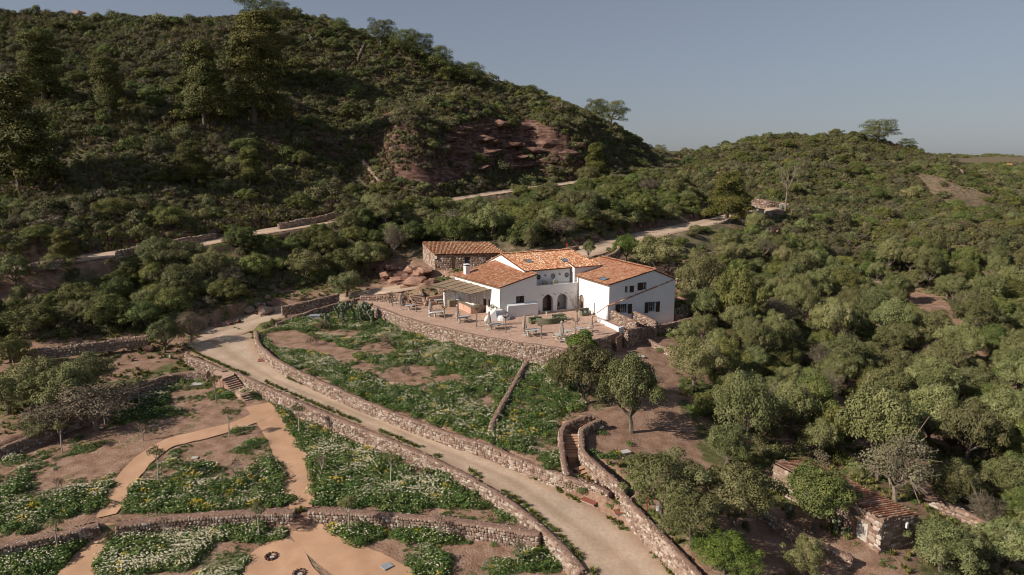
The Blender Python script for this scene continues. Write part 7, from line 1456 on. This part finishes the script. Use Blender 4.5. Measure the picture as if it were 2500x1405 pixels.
# ---------------------------------------------------------------- scrub, grass and flowers that nobody could count
def gn_scatter(name, P, scl, rz, idx, meshes, lean=None, **tags):
    'one object: instances of a few meshes on a cloud of points standing on the ground'
    src = bpy.data.collections.new(name + '_plants')
    for i, m in enumerate(meshes): o = bpy.data.objects.new('%s_%02d' % (name, i), m); src.objects.link(o)
    me = bpy.data.meshes.new(name); P = np.asarray(P, np.float32); me.vertices.add(len(P)); me.vertices.foreach_set('co', P.ravel())
    for k, v in (('scl', scl), ('rz', rz)): a = me.attributes.new(k, 'FLOAT', 'POINT'); a.data.foreach_set('value', np.asarray(v, np.float32))
    a = me.attributes.new('pick', 'INT', 'POINT'); a.data.foreach_set('value', np.asarray(idx, np.int32))
    o = link(name, me); g = bpy.data.node_groups.new(name, 'GeometryNodeTree'); N, L = g.nodes, g.links
    g.interface.new_socket('Geometry', in_out='INPUT', socket_type='NodeSocketGeometry'); g.interface.new_socket('Geometry', in_out='OUTPUT', socket_type='NodeSocketGeometry')
    gi, go = N.new('NodeGroupInput'), N.new('NodeGroupOutput'); ci = N.new('GeometryNodeCollectionInfo'); ci.inputs['Collection'].default_value = src; ci.inputs['Separate Children'].default_value = True; ci.inputs['Reset Children'].default_value = True
    ip = N.new('GeometryNodeInstanceOnPoints'); ip.inputs['Pick Instance'].default_value = True
    def na(k, t): n = N.new('GeometryNodeInputNamedAttribute'); n.data_type = t; n.inputs['Name'].default_value = k; return n.outputs['Attribute']
    cx = N.new('ShaderNodeCombineXYZ'); L.new(na('rz', 'FLOAT'), cx.inputs[2]); er = N.new('FunctionNodeEulerToRotation'); L.new(cx.outputs[0], er.inputs[0])
    L.new(gi.outputs[0], ip.inputs['Points']); L.new(ci.outputs[0], ip.inputs['Instance']); L.new(na('pick', 'INT'), ip.inputs['Instance Index']); L.new(er.outputs[0], ip.inputs['Rotation'])
    L.new(na('scl', 'FLOAT'), ip.inputs['Scale']); L.new(ip.outputs[0], go.inputs[0])
    md = o.modifiers.new('scatter', 'NODES'); md.node_group = g; tag(o, tags.get('label'), tags.get('cat'), kind='stuff'); return o
def tuft(seed, n=46, h=.5, spread=.32, mt='grass_leaf', wid=.035):
    r = np.random.default_rng(seed); V, rn = [], []
    for _ in range(n):
        a = r.uniform(0, 6.28); b = np.array([math.cos(a), math.sin(a), 0]) * spread * math.sqrt(r.random()) * .6; d = np.array([math.cos(a), math.sin(a), 0]) * r.uniform(.1, .9) * spread; hh = h * r.uniform(.5, 1.1); s = np.array([-math.sin(a), math.cos(a), 0]) * wid * r.uniform(.7, 1.4)
        V += [b - s, b + s, b + d * .5 + s * .8 + [0, 0, hh * .7], b + d * .5 - s * .8 + [0, 0, hh * .7], b + d * .5 - s * .8 + [0, 0, hh * .7], b + d * .5 + s * .8 + [0, 0, hh * .7], b + d * 1.1 + s * .15 + [0, 0, hh], b + d * 1.1 - s * .15 + [0, 0, hh]]; rn += [r.random()] * 8
    return mesh_np('tuft', np.array(V), np.arange(len(V)).reshape(-1, 4), rnd=rn, mats=[MT[mt]])
TUFTS = [tuft(i, mt='grass_leaf') for i in range(3)]; DRYT = [tuft(10 + i, 40, .55, .4, 'strawy', .03) for i in range(2)]
# shrubs: on the two hills, the largest ones single, the rest as one mass
HILLP = [(-90,0),(-90,690),(0,676),(300,618),(430,596),(640,566),(760,545),(900,520),(1130,480),(1400,446),(1500,425),(1630,420),(1640,380),(1400,260),(1100,150),(800,50),(640,-60),(300,-40)]
RHILL = [(1560,430),(1640,385),(1700,350),(1820,310),(2000,290),(2200,300),(2340,340),(2600,440),(2620,660),(2300,650),(2080,650),(1960,610),(1900,560),(1840,525),(1720,545),(1700,500),(1640,450)]
thick = lambda X, Y: (fbm(X / 24, Y / 24, 205, 3) - .5) * 1.7 + .62 + (vnoise(X * 9, Y * 9, 3) - .5) * .75 - .45 * inpoly(*proj(X, Y, H(X, Y)), [(620,330),(940,330),(920,470),(760,520),(620,500)])
bare = lambda X, Y, px, py: ~(inpoly(px, py, [(1100,315),(1200,290),(1310,295),(1390,345),(1380,395),(1250,415),(1110,410),(1080,370)]) & (vnoise(X / 3, Y / 3, 5) < .74)) & ~(inpoly(px, py, [(940,430),(1080,405),(1190,428),(1060,455)]) & (vnoise(X / 3, Y / 3, 6) < .8)) & ~(inpoly(px, py, [(2230,420),(2330,440),(2420,480),(2400,515),(2290,495)]) & (vnoise(X / 4, Y / 4, 7) < .75))
SPAN_L, SPAN_R = (-190, 70, 105, 285), (30, 240, 138, 360)
big = sample(HILLP, 560, 1.3, 3.0, .62, xr=SPAN_L, keep=[], ok=bare) + sample(RHILL, 520, 1.4, 3.3, .58, xr=SPAN_R, keep=[], ok=bare)
def sizepx(q): px, py = proj(q[0], q[1], q[2]); return q[3] / np.linalg.norm(np.array(q[:3]) - [0, 0, CAMH]) * (1 if 0 < px < 2500 and -20 < py < 1405 else 0)
big.sort(key=sizepx, reverse=True)
def shrub_kind(x, y):
    n = float(vnoise(x / 14, y / 14, 15)); u = RND.random() * .55 + n * .45
    return ('shrub', 'green_leaf') if u < .33 else (('shrub', 'scrub_leaf') if u < .62 else (('shrub', 'olive_leaf') if u < .74 else ('dry', 'dry_leaf')))
SLAB = {'green_leaf': 'dark green rounded shrub', 'scrub_leaf': 'dull olive coloured shrub', 'olive_leaf': 'grey green shrub', 'dry_leaf': 'dry grey brown shrub'}
for (x, y, z, r) in big[:290]:
    k, m = shrub_kind(x, y); o = link('shrub', SHM[(k, m, RND.randrange(len(SH[k])))]); s = r * RND.uniform(1.0, 1.2); o.location = (x, y, z - .15 * r); o.rotation_euler = (0, 0, RND.uniform(0, 6.28)); o.scale = (s, s, s * RND.uniform(.75, 1.15)); tag(o, ('biggest ' if r > 2.6 else ('wide ' if r > 2.1 else '')) + SLAB[m] + ' on the ' + where_hill(*proj(x, y, z)), 'shrub', 'large shrubs on the hills', kind='thing'); TREES.append((x, y, r))
ALLS = list(SHM.items()); KEYS = [k for k, _ in ALLS]; bykm = {}
for i, (k, m, j) in enumerate(KEYS): bykm.setdefault((k, m), []).append(i)
def mass(name, L_, smin=.9, smax=1.2, sink=.15):
    P, S_, I = [], [], []
    for (x, y, z, r) in L_: km = shrub_kind(x, y); P.append((x, y, z - sink * r)); S_.append(r * RND.uniform(smin, smax)); I.append(RND.choice(bykm[km]))
    return gn_scatter(name, P, S_, rng.uniform(0, 6.28, len(P)), I, [m for _, m in ALLS], label=None)
mass('scrub', big[290:] + sample(HILLP, 5200, .5, 1.8, .40, xr=SPAN_L, keep=[], ok=lambda X, Y, a, b: bare(X, Y, a, b) & (thick(X, Y) > .5)) + sample(RHILL, 3800, .6, 1.7, .38, xr=SPAN_R, keep=[], ok=lambda X, Y, a, b: bare(X, Y, a, b) & (thick(X, Y) > .42)))
# undergrowth under the trees and on the banks
under = sample(GROVE, 1100, .5, 1.3, .0, xr=(14, 110, 44, 205), tries=6) + sample(MID, 1500, .7, 1.9, .0, xr=(-110, 70, 88, 235), tries=8)
mass('undergrowth', under)
# low tussocks all over the hills
def pts_in(poly, n, xr, keep=(), ok=None, rad_=.3):
    X = rng.uniform(xr[0], xr[1], n); Y = rng.uniform(xr[2], xr[3], n); Z = H(X, Y); px, py = proj(X, Y, Z); k = inpoly(px, py, poly)
    for q in keep: k &= ~inpoly(px, py, q)
    k &= ~blocked_fast(X, Y)
    if ok is not None: k &= ok(X, Y, px, py)
    return np.stack([X, Y, Z], 1)[k]
def blocked_fast(x, y):
    m = np.zeros(np.shape(x), bool)
    for k, (F, poly, a, b) in ROADFIT.items(): m |= inpoly(x, y, poly)
    for poly in (TERR_POLY, STAIRP, [tuple(p[:2]) for p in GPATH], [tuple(p[:2]) for p in SHED], [tuple(LE(u, w)[:2]) for u, w in ((-9, 8), (12, -.5), (12, 15), (5, 25), (-9, 25))], [tuple(p) for p in (HF0, HF1, HB1, HB0)]): m |= inpoly(x, y, poly)
    return m
hp_ = np.concatenate([pts_in(HILLP, 110000, SPAN_L, ok=bare), pts_in(RHILL, 80000, SPAN_R, ok=bare)]); LOW = [shrub_i for shrub_i in (SHM[('shrub', 'scrub_leaf', 0)], SHM[('shrub', 'scrub_leaf', 3)], SHM[('dry', 'dry_leaf', 0)], SHM[('dry', 'dry_leaf', 1)])] + TUFTS + DRYT
n_ = len(hp_); pk = rng.choice(9, n_, p=[.12, .1, .13, .1, .14, .12, .12, .09, .08]); sc_ = np.where(pk < 4, rng.uniform(.2, .6, n_), rng.uniform(.9, 1.9, n_))
gn_scatter('tussocks', hp_, sc_, rng.uniform(0, 6.28, n_), pk, LOW)
# grass and herbs of the valley, the fields and the banks
near = [(-100, 700), (2600, 600), (2600, 1700), (-100, 1700)]
gmask = lambda X, Y, px, py: (fbm(X / 7, Y / 7, 61, 4) > .40) & ~inpoly(X, Y, UG_POLY) & ~inpoly(X, Y, GA_POLY) & ~inpoly(X, Y, GB_POLY) & (vnoise(X / 1.6, Y / 1.6, 81) > .3)
gp = pts_in(near, 70000, (-75, 110, 38, 190), keep=[KEEP[8], KEEP[9], KEEP[11], KEEP[12], KEEP[0]], ok=gmask)
def herb(seed, n=60, size=.11, h=.32, mt='bright_leaf', flowers=0, rad_=.36, yellow=False):
    r = np.random.default_rng(seed); C = np.c_[r.uniform(-.6, .6, 7) * rad_, r.uniform(-.6, .6, 7) * rad_, r.uniform(.1, .5, 7) * h]; Rr = r.uniform(.4, .62, 7) * rad_; v = leafcloud(r, C, Rr, n, size, .25, .3, h / rad_ * .85, zmin=0.0); V, Q, rn = v[0], v[1], v[2]; mi = np.zeros(len(Q), int)
    if flowers:
        F_, fr = [], []
        for _ in range(flowers):
            a = r.uniform(0, 6.28); q = rad_ * 1.05 * math.sqrt(r.random()); zc = h * 1.12 * math.sqrt(max(.08, 1 - (q / rad_ / 1.25) ** 2)) + r.uniform(-.02, .07); s = r.uniform(.034, .05); t = r.uniform(-.35, .35, 2); c = np.array([q * math.cos(a), q * math.sin(a), zc])
            F_ += [c + [s, 0, s * t[0]], c + [0, s, s * t[1]], c + [-s, 0, -s * t[0]], c + [0, -s, -s * t[1]]]; fr += [r.random()] * 4
        b = len(V); V = np.concatenate([V, np.array(F_)]); Q = np.concatenate([Q, b + np.arange(4 * flowers).reshape(-1, 4)]); rn = np.concatenate([rn, fr]); mi = np.r_[mi, np.ones(flowers, int)]
    return mesh_np('herb', V, Q, rnd=rn, mats=[MT[mt], MT['yellow' if yellow else 'petal']], midx=mi)
HERB = [herb(i, 90, .12, .30) for i in range(3)]; DAISY = [herb(20 + i, 150, .095, .42, 'bright_leaf', 4 + 4 * i, .42) for i in range(4)]; YEL = [herb(40, 80, .10, .4, 'grass_leaf', 30, .36, True)]
LUSH = [herb(60 + i, 170, .12, .5, 'bright_leaf', 3, .5) for i in range(3)]; GREY = [herb(70, 120, .11, .32, 'olive_leaf')]
n_ = len(gp); pk = rng.choice(8, n_, p=[.17, .17, .14, .15, .15, .14, .06, .02]); gn_scatter('grass', gp, rng.uniform(.4, 1.05, n_), rng.uniform(0, 6.28, n_), pk, TUFTS + HERB + GREY + YEL)
# the planted beds: daisies and herbs in drifts with bare soil between
def bed(name, poly, n, thr, seed, den):
    P = np.array(poly); X = rng.uniform(P[:, 0].min(), P[:, 0].max(), n); Y = rng.uniform(max(36, P[:, 1].min()), P[:, 1].max(), n); k = inpoly(X, Y, poly) & ~inpoly(X, Y, STAIRP) & (segdist(X, Y, poly, True) > .35); Z = H(X, Y); px, py = proj(X, Y, Z)
    for q in PATHPX: k &= ~((px > 0) & inpoly(px, py, q))
    d = den(px, py) + (fbm(X / 3.2, Y / 3.2, seed, 4) - .5) * 1.5; k &= (d > thr) & (px > -150) & (px < 2600) & (py < 1560)
    k &= np.minimum.reduce([np.hypot(X - G(*q)[0], Y - G(*q)[1]) for q in [g_[0] for g_ in GT_[:3]] + [(769, 782), (483, 940)]]) > .9
    for Qp, wq in PATHS: k &= np.min(np.hypot(X[:, None] - Qp[None, :, 0], Y[:, None] - Qp[None, :, 1]) - wq[None] * .57, axis=1) > .12
    X, Y, Z, d = X[k], Y[k], Z[k], d[k]; fl = vnoise(X / 2.3, Y / 2.3, seed + 5) + rng.normal(0, .16, len(X)); m = len(X)
    lib = LUSH + DAISY + HERB + YEL + GREY; pk = np.where(fl > .60, 3 + rng.integers(0, 4, m), np.where(rng.random(m) < .55, rng.integers(0, 3, m), 7 + rng.integers(0, 3, m))); pk = np.where(rng.random(m) < .025, 10, pk); pk = np.where((rng.random(m) < .08), 11, pk)
    edge = np.clip((d - thr) / .35, .35, 1); gn_scatter(name, np.stack([X, Y, Z - .03], 1), rng.uniform(.75, 1.35, m) * edge * 1.15 * np.where(pk < 3, rng.uniform(.8, 1.35, m), 1), rng.uniform(0, 6.28, m), pk, lib); return m
PATHPX = [[(610,985),(650,985),(690,1045),(720,1110),(745,1170),(772,1215),(765,1245),(715,1245),(705,1190),(680,1110),(650,1040),(640,1010),(560,1062),(440,1092),(385,1125),(330,1180),(300,1225),(285,1260),(238,1260),(265,1210),(300,1150),(360,1095),(430,1062),(560,1035)], [(705,1262),(770,1262),(790,1295),(860,1340),(960,1400),(1010,1500),(560,1500),(590,1400),(605,1350),(650,1322),(700,1310)], [(232,1278),(285,1278),(280,1310),(240,1380),(200,1450),(100,1450),(170,1380),(215,1330)], [(640,815),(720,805),(800,835),(880,860),(860,880),(760,860),(660,850)]]
def den_u(px, py):
    d = np.full(np.shape(px), .12); d = np.where(inpoly(px, py, [(640,822),(720,835),(850,905),(980,950),(1180,1000),(1290,1010),(1290,1110),(1100,1050),(900,970),(760,905),(660,860)]), .55, d)
    d = np.where(inpoly(px, py, [(930,780),(1100,850),(1290,880),(1280,960),(1150,930),(1000,870),(930,830)]), .42, d); d = np.where(inpoly(px, py, [(820,860),(960,900),(1050,930),(980,950),(850,900)]), -.12, d); d = np.where(inpoly(px, py, [(1200,900),(1400,880),(1390,1150),(1230,1080)]), .38, d); return d
def den_a(px, py):
    d = np.full(np.shape(px), .02); d = np.where(inpoly(px, py, [(700,1020),(800,1060),(1000,1150),(1200,1240),(760,1235),(770,1200),(740,1120)]), .62, d)
    d = np.where(inpoly(px, py, [(300,1150),(420,1130),(640,1150),(715,1180),(720,1235),(290,1255)]), .42, d); d = np.where(inpoly(px, py, [(0,1200),(200,1160),(280,1150),(250,1250),(0,1290)]), .38, d)
    d = np.where(inpoly(px, py, [(150,1000),(350,960),(520,930),(600,990),(560,1030),(400,1060),(200,1100)]), .2, d); d = np.where(inpoly(px, py, [(200,1060),(420,1010),(520,1030),(380,1080),(280,1160),(120,1180)]), -.1, d); return d
def den_b(px, py):
    d = np.full(np.shape(px), .1); d = np.where(inpoly(px, py, [(760,1255),(1000,1270),(1180,1290),(1150,1330),(1000,1320),(830,1310)]), .5, d); d = np.where(inpoly(px, py, [(280,1285),(500,1270),(710,1260),(690,1320),(560,1380),(300,1400),(240,1390)]), .5, d)
    d = np.where(inpoly(px, py, [(0,1310),(220,1290),(200,1350),(60,1405),(0,1405)]), .45, d); d = np.where(inpoly(px, py, [(1190,1290),(1330,1300),(1390,1390),(1200,1405)]), .3, d); d = np.where(inpoly(px, py, [(520,1320),(640,1320),(600,1400),(450,1405)]), -.15, d); d = np.where(inpoly(px, py, [(960,1340),(1150,1330),(1200,1400),(1000,1405)]), .05, d); return d
bed('upper_bed_flowers', UG_POLY, 19000, -.06, 301, den_u); bed('garden_bed_flowers', GA_POLY, 18000, .04, 302, den_a); bed('lower_bed_flowers', GB_POLY, 18000, .06, 303, den_b)

# woods and fields far beyond the right hill
X = rng.uniform(90, 900, 30000); Y = rng.uniform(360, 1500, 30000); Z = H(X, Y); px, py = proj(X, Y, Z); k = (px > 1560) & (px < 2620) & (fbm(X / 90, Y / 150, 71, 3) < .535)
X, Y, Z = X[k][:9000], Y[k][:9000], Z[k][:9000]; n_ = len(X); gn_scatter('far_woods', np.stack([X, Y, Z - .4], 1), rng.uniform(2.0, 4.2, n_), rng.uniform(0, 6.28, n_), rng.choice([i for i, (kk, m, j) in enumerate(KEYS) if m in ('green_leaf', 'olive_leaf', 'scrub_leaf')], n_), [m for _, m in ALLS])
t = thing('far_house', 'tiny pale farm buildings far off at the right edge of the photo', 'house', tuple(att(2470, 400, 560)), .4); z_ = float(H(*t.location[:2])); t.location.z = z_
for x, w, h in ((-3, 5, 2.6), (3, 6, 3), ): MB().box((x, 0, h / 2), (w, 7, h)).build('wall', MT['plaster'], t); MB().prism([(x - w / 2 - .3, -3.8), (x + w / 2 + .3, -3.8), (x + w / 2 + .3, 3.8), (x - w / 2 - .3, 3.8)], h, h + .4).build('roof', MT['tile_plain'], t)

# weeds along the edges of the gravel road
P = []
for A, off_, pr in ((ROADFIT['gravel_road'][2], .25, .5), (ROADFIT['gravel_road'][3], -.3, .75)):
    for a, b in zip(A[:-1], A[1:]):
        d = b - a; nn = np.array([d[1], -d[0]]) / (np.hypot(d[0], d[1]) + 1e-6)
        for _ in range(7):
            t = RND.random(); q = a + d * t; n_ = float(vnoise(q[0] / 2.5, q[1] / 2.5, 99))
            if n_ > pr - .1: o_ = abs(RND.gauss(0, .28)); c = q[:2] - nn * off_ * (1 + o_ * 2); P.append((c[0], c[1], float(H(c[0], c[1])) + .05))
P = np.array(P); n_ = len(P); gn_scatter('verge_weeds', P, rng.uniform(.3, .8, n_), rng.uniform(0, 6.28, n_), rng.choice(6, n_), TUFTS + HERB)
# fresh herbs beside the winding stair and along the edge of the grove
hb = np.concatenate([pts_in(pl_, 9000, (4, 30, 45, 100), ok=lambda X, Y, px, py: (fbm(X / 2.6, Y / 2.6, 411, 3) > th_)) for pl_, th_ in (([(1428,1035),(1448,1118),(1500,1160),(1570,1135),(1530,1075),(1470,1035)], .43), ([(1650,955),(1700,935),(1760,1000),(1730,1050),(1690,1010)], .44), ([(1290,890),(1380,890),(1360,1000),(1230,1060),(1215,1040)], .45), ([(1560,1250),(1600,1280),(1660,1350),(1720,1390),(1640,1260)], .5))])
hb = hb[::2]; n_ = len(hb); gn_scatter('stair_herbs', hb - [0, 0, .03], rng.uniform(.6, 1.25, n_), rng.uniform(0, 6.28, n_), rng.choice(9, n_, p=[.14, .14, .14, .14, .12, .12, .08, .07, .05]), HERB + LUSH + YEL + GREY + [DAISY[0]])
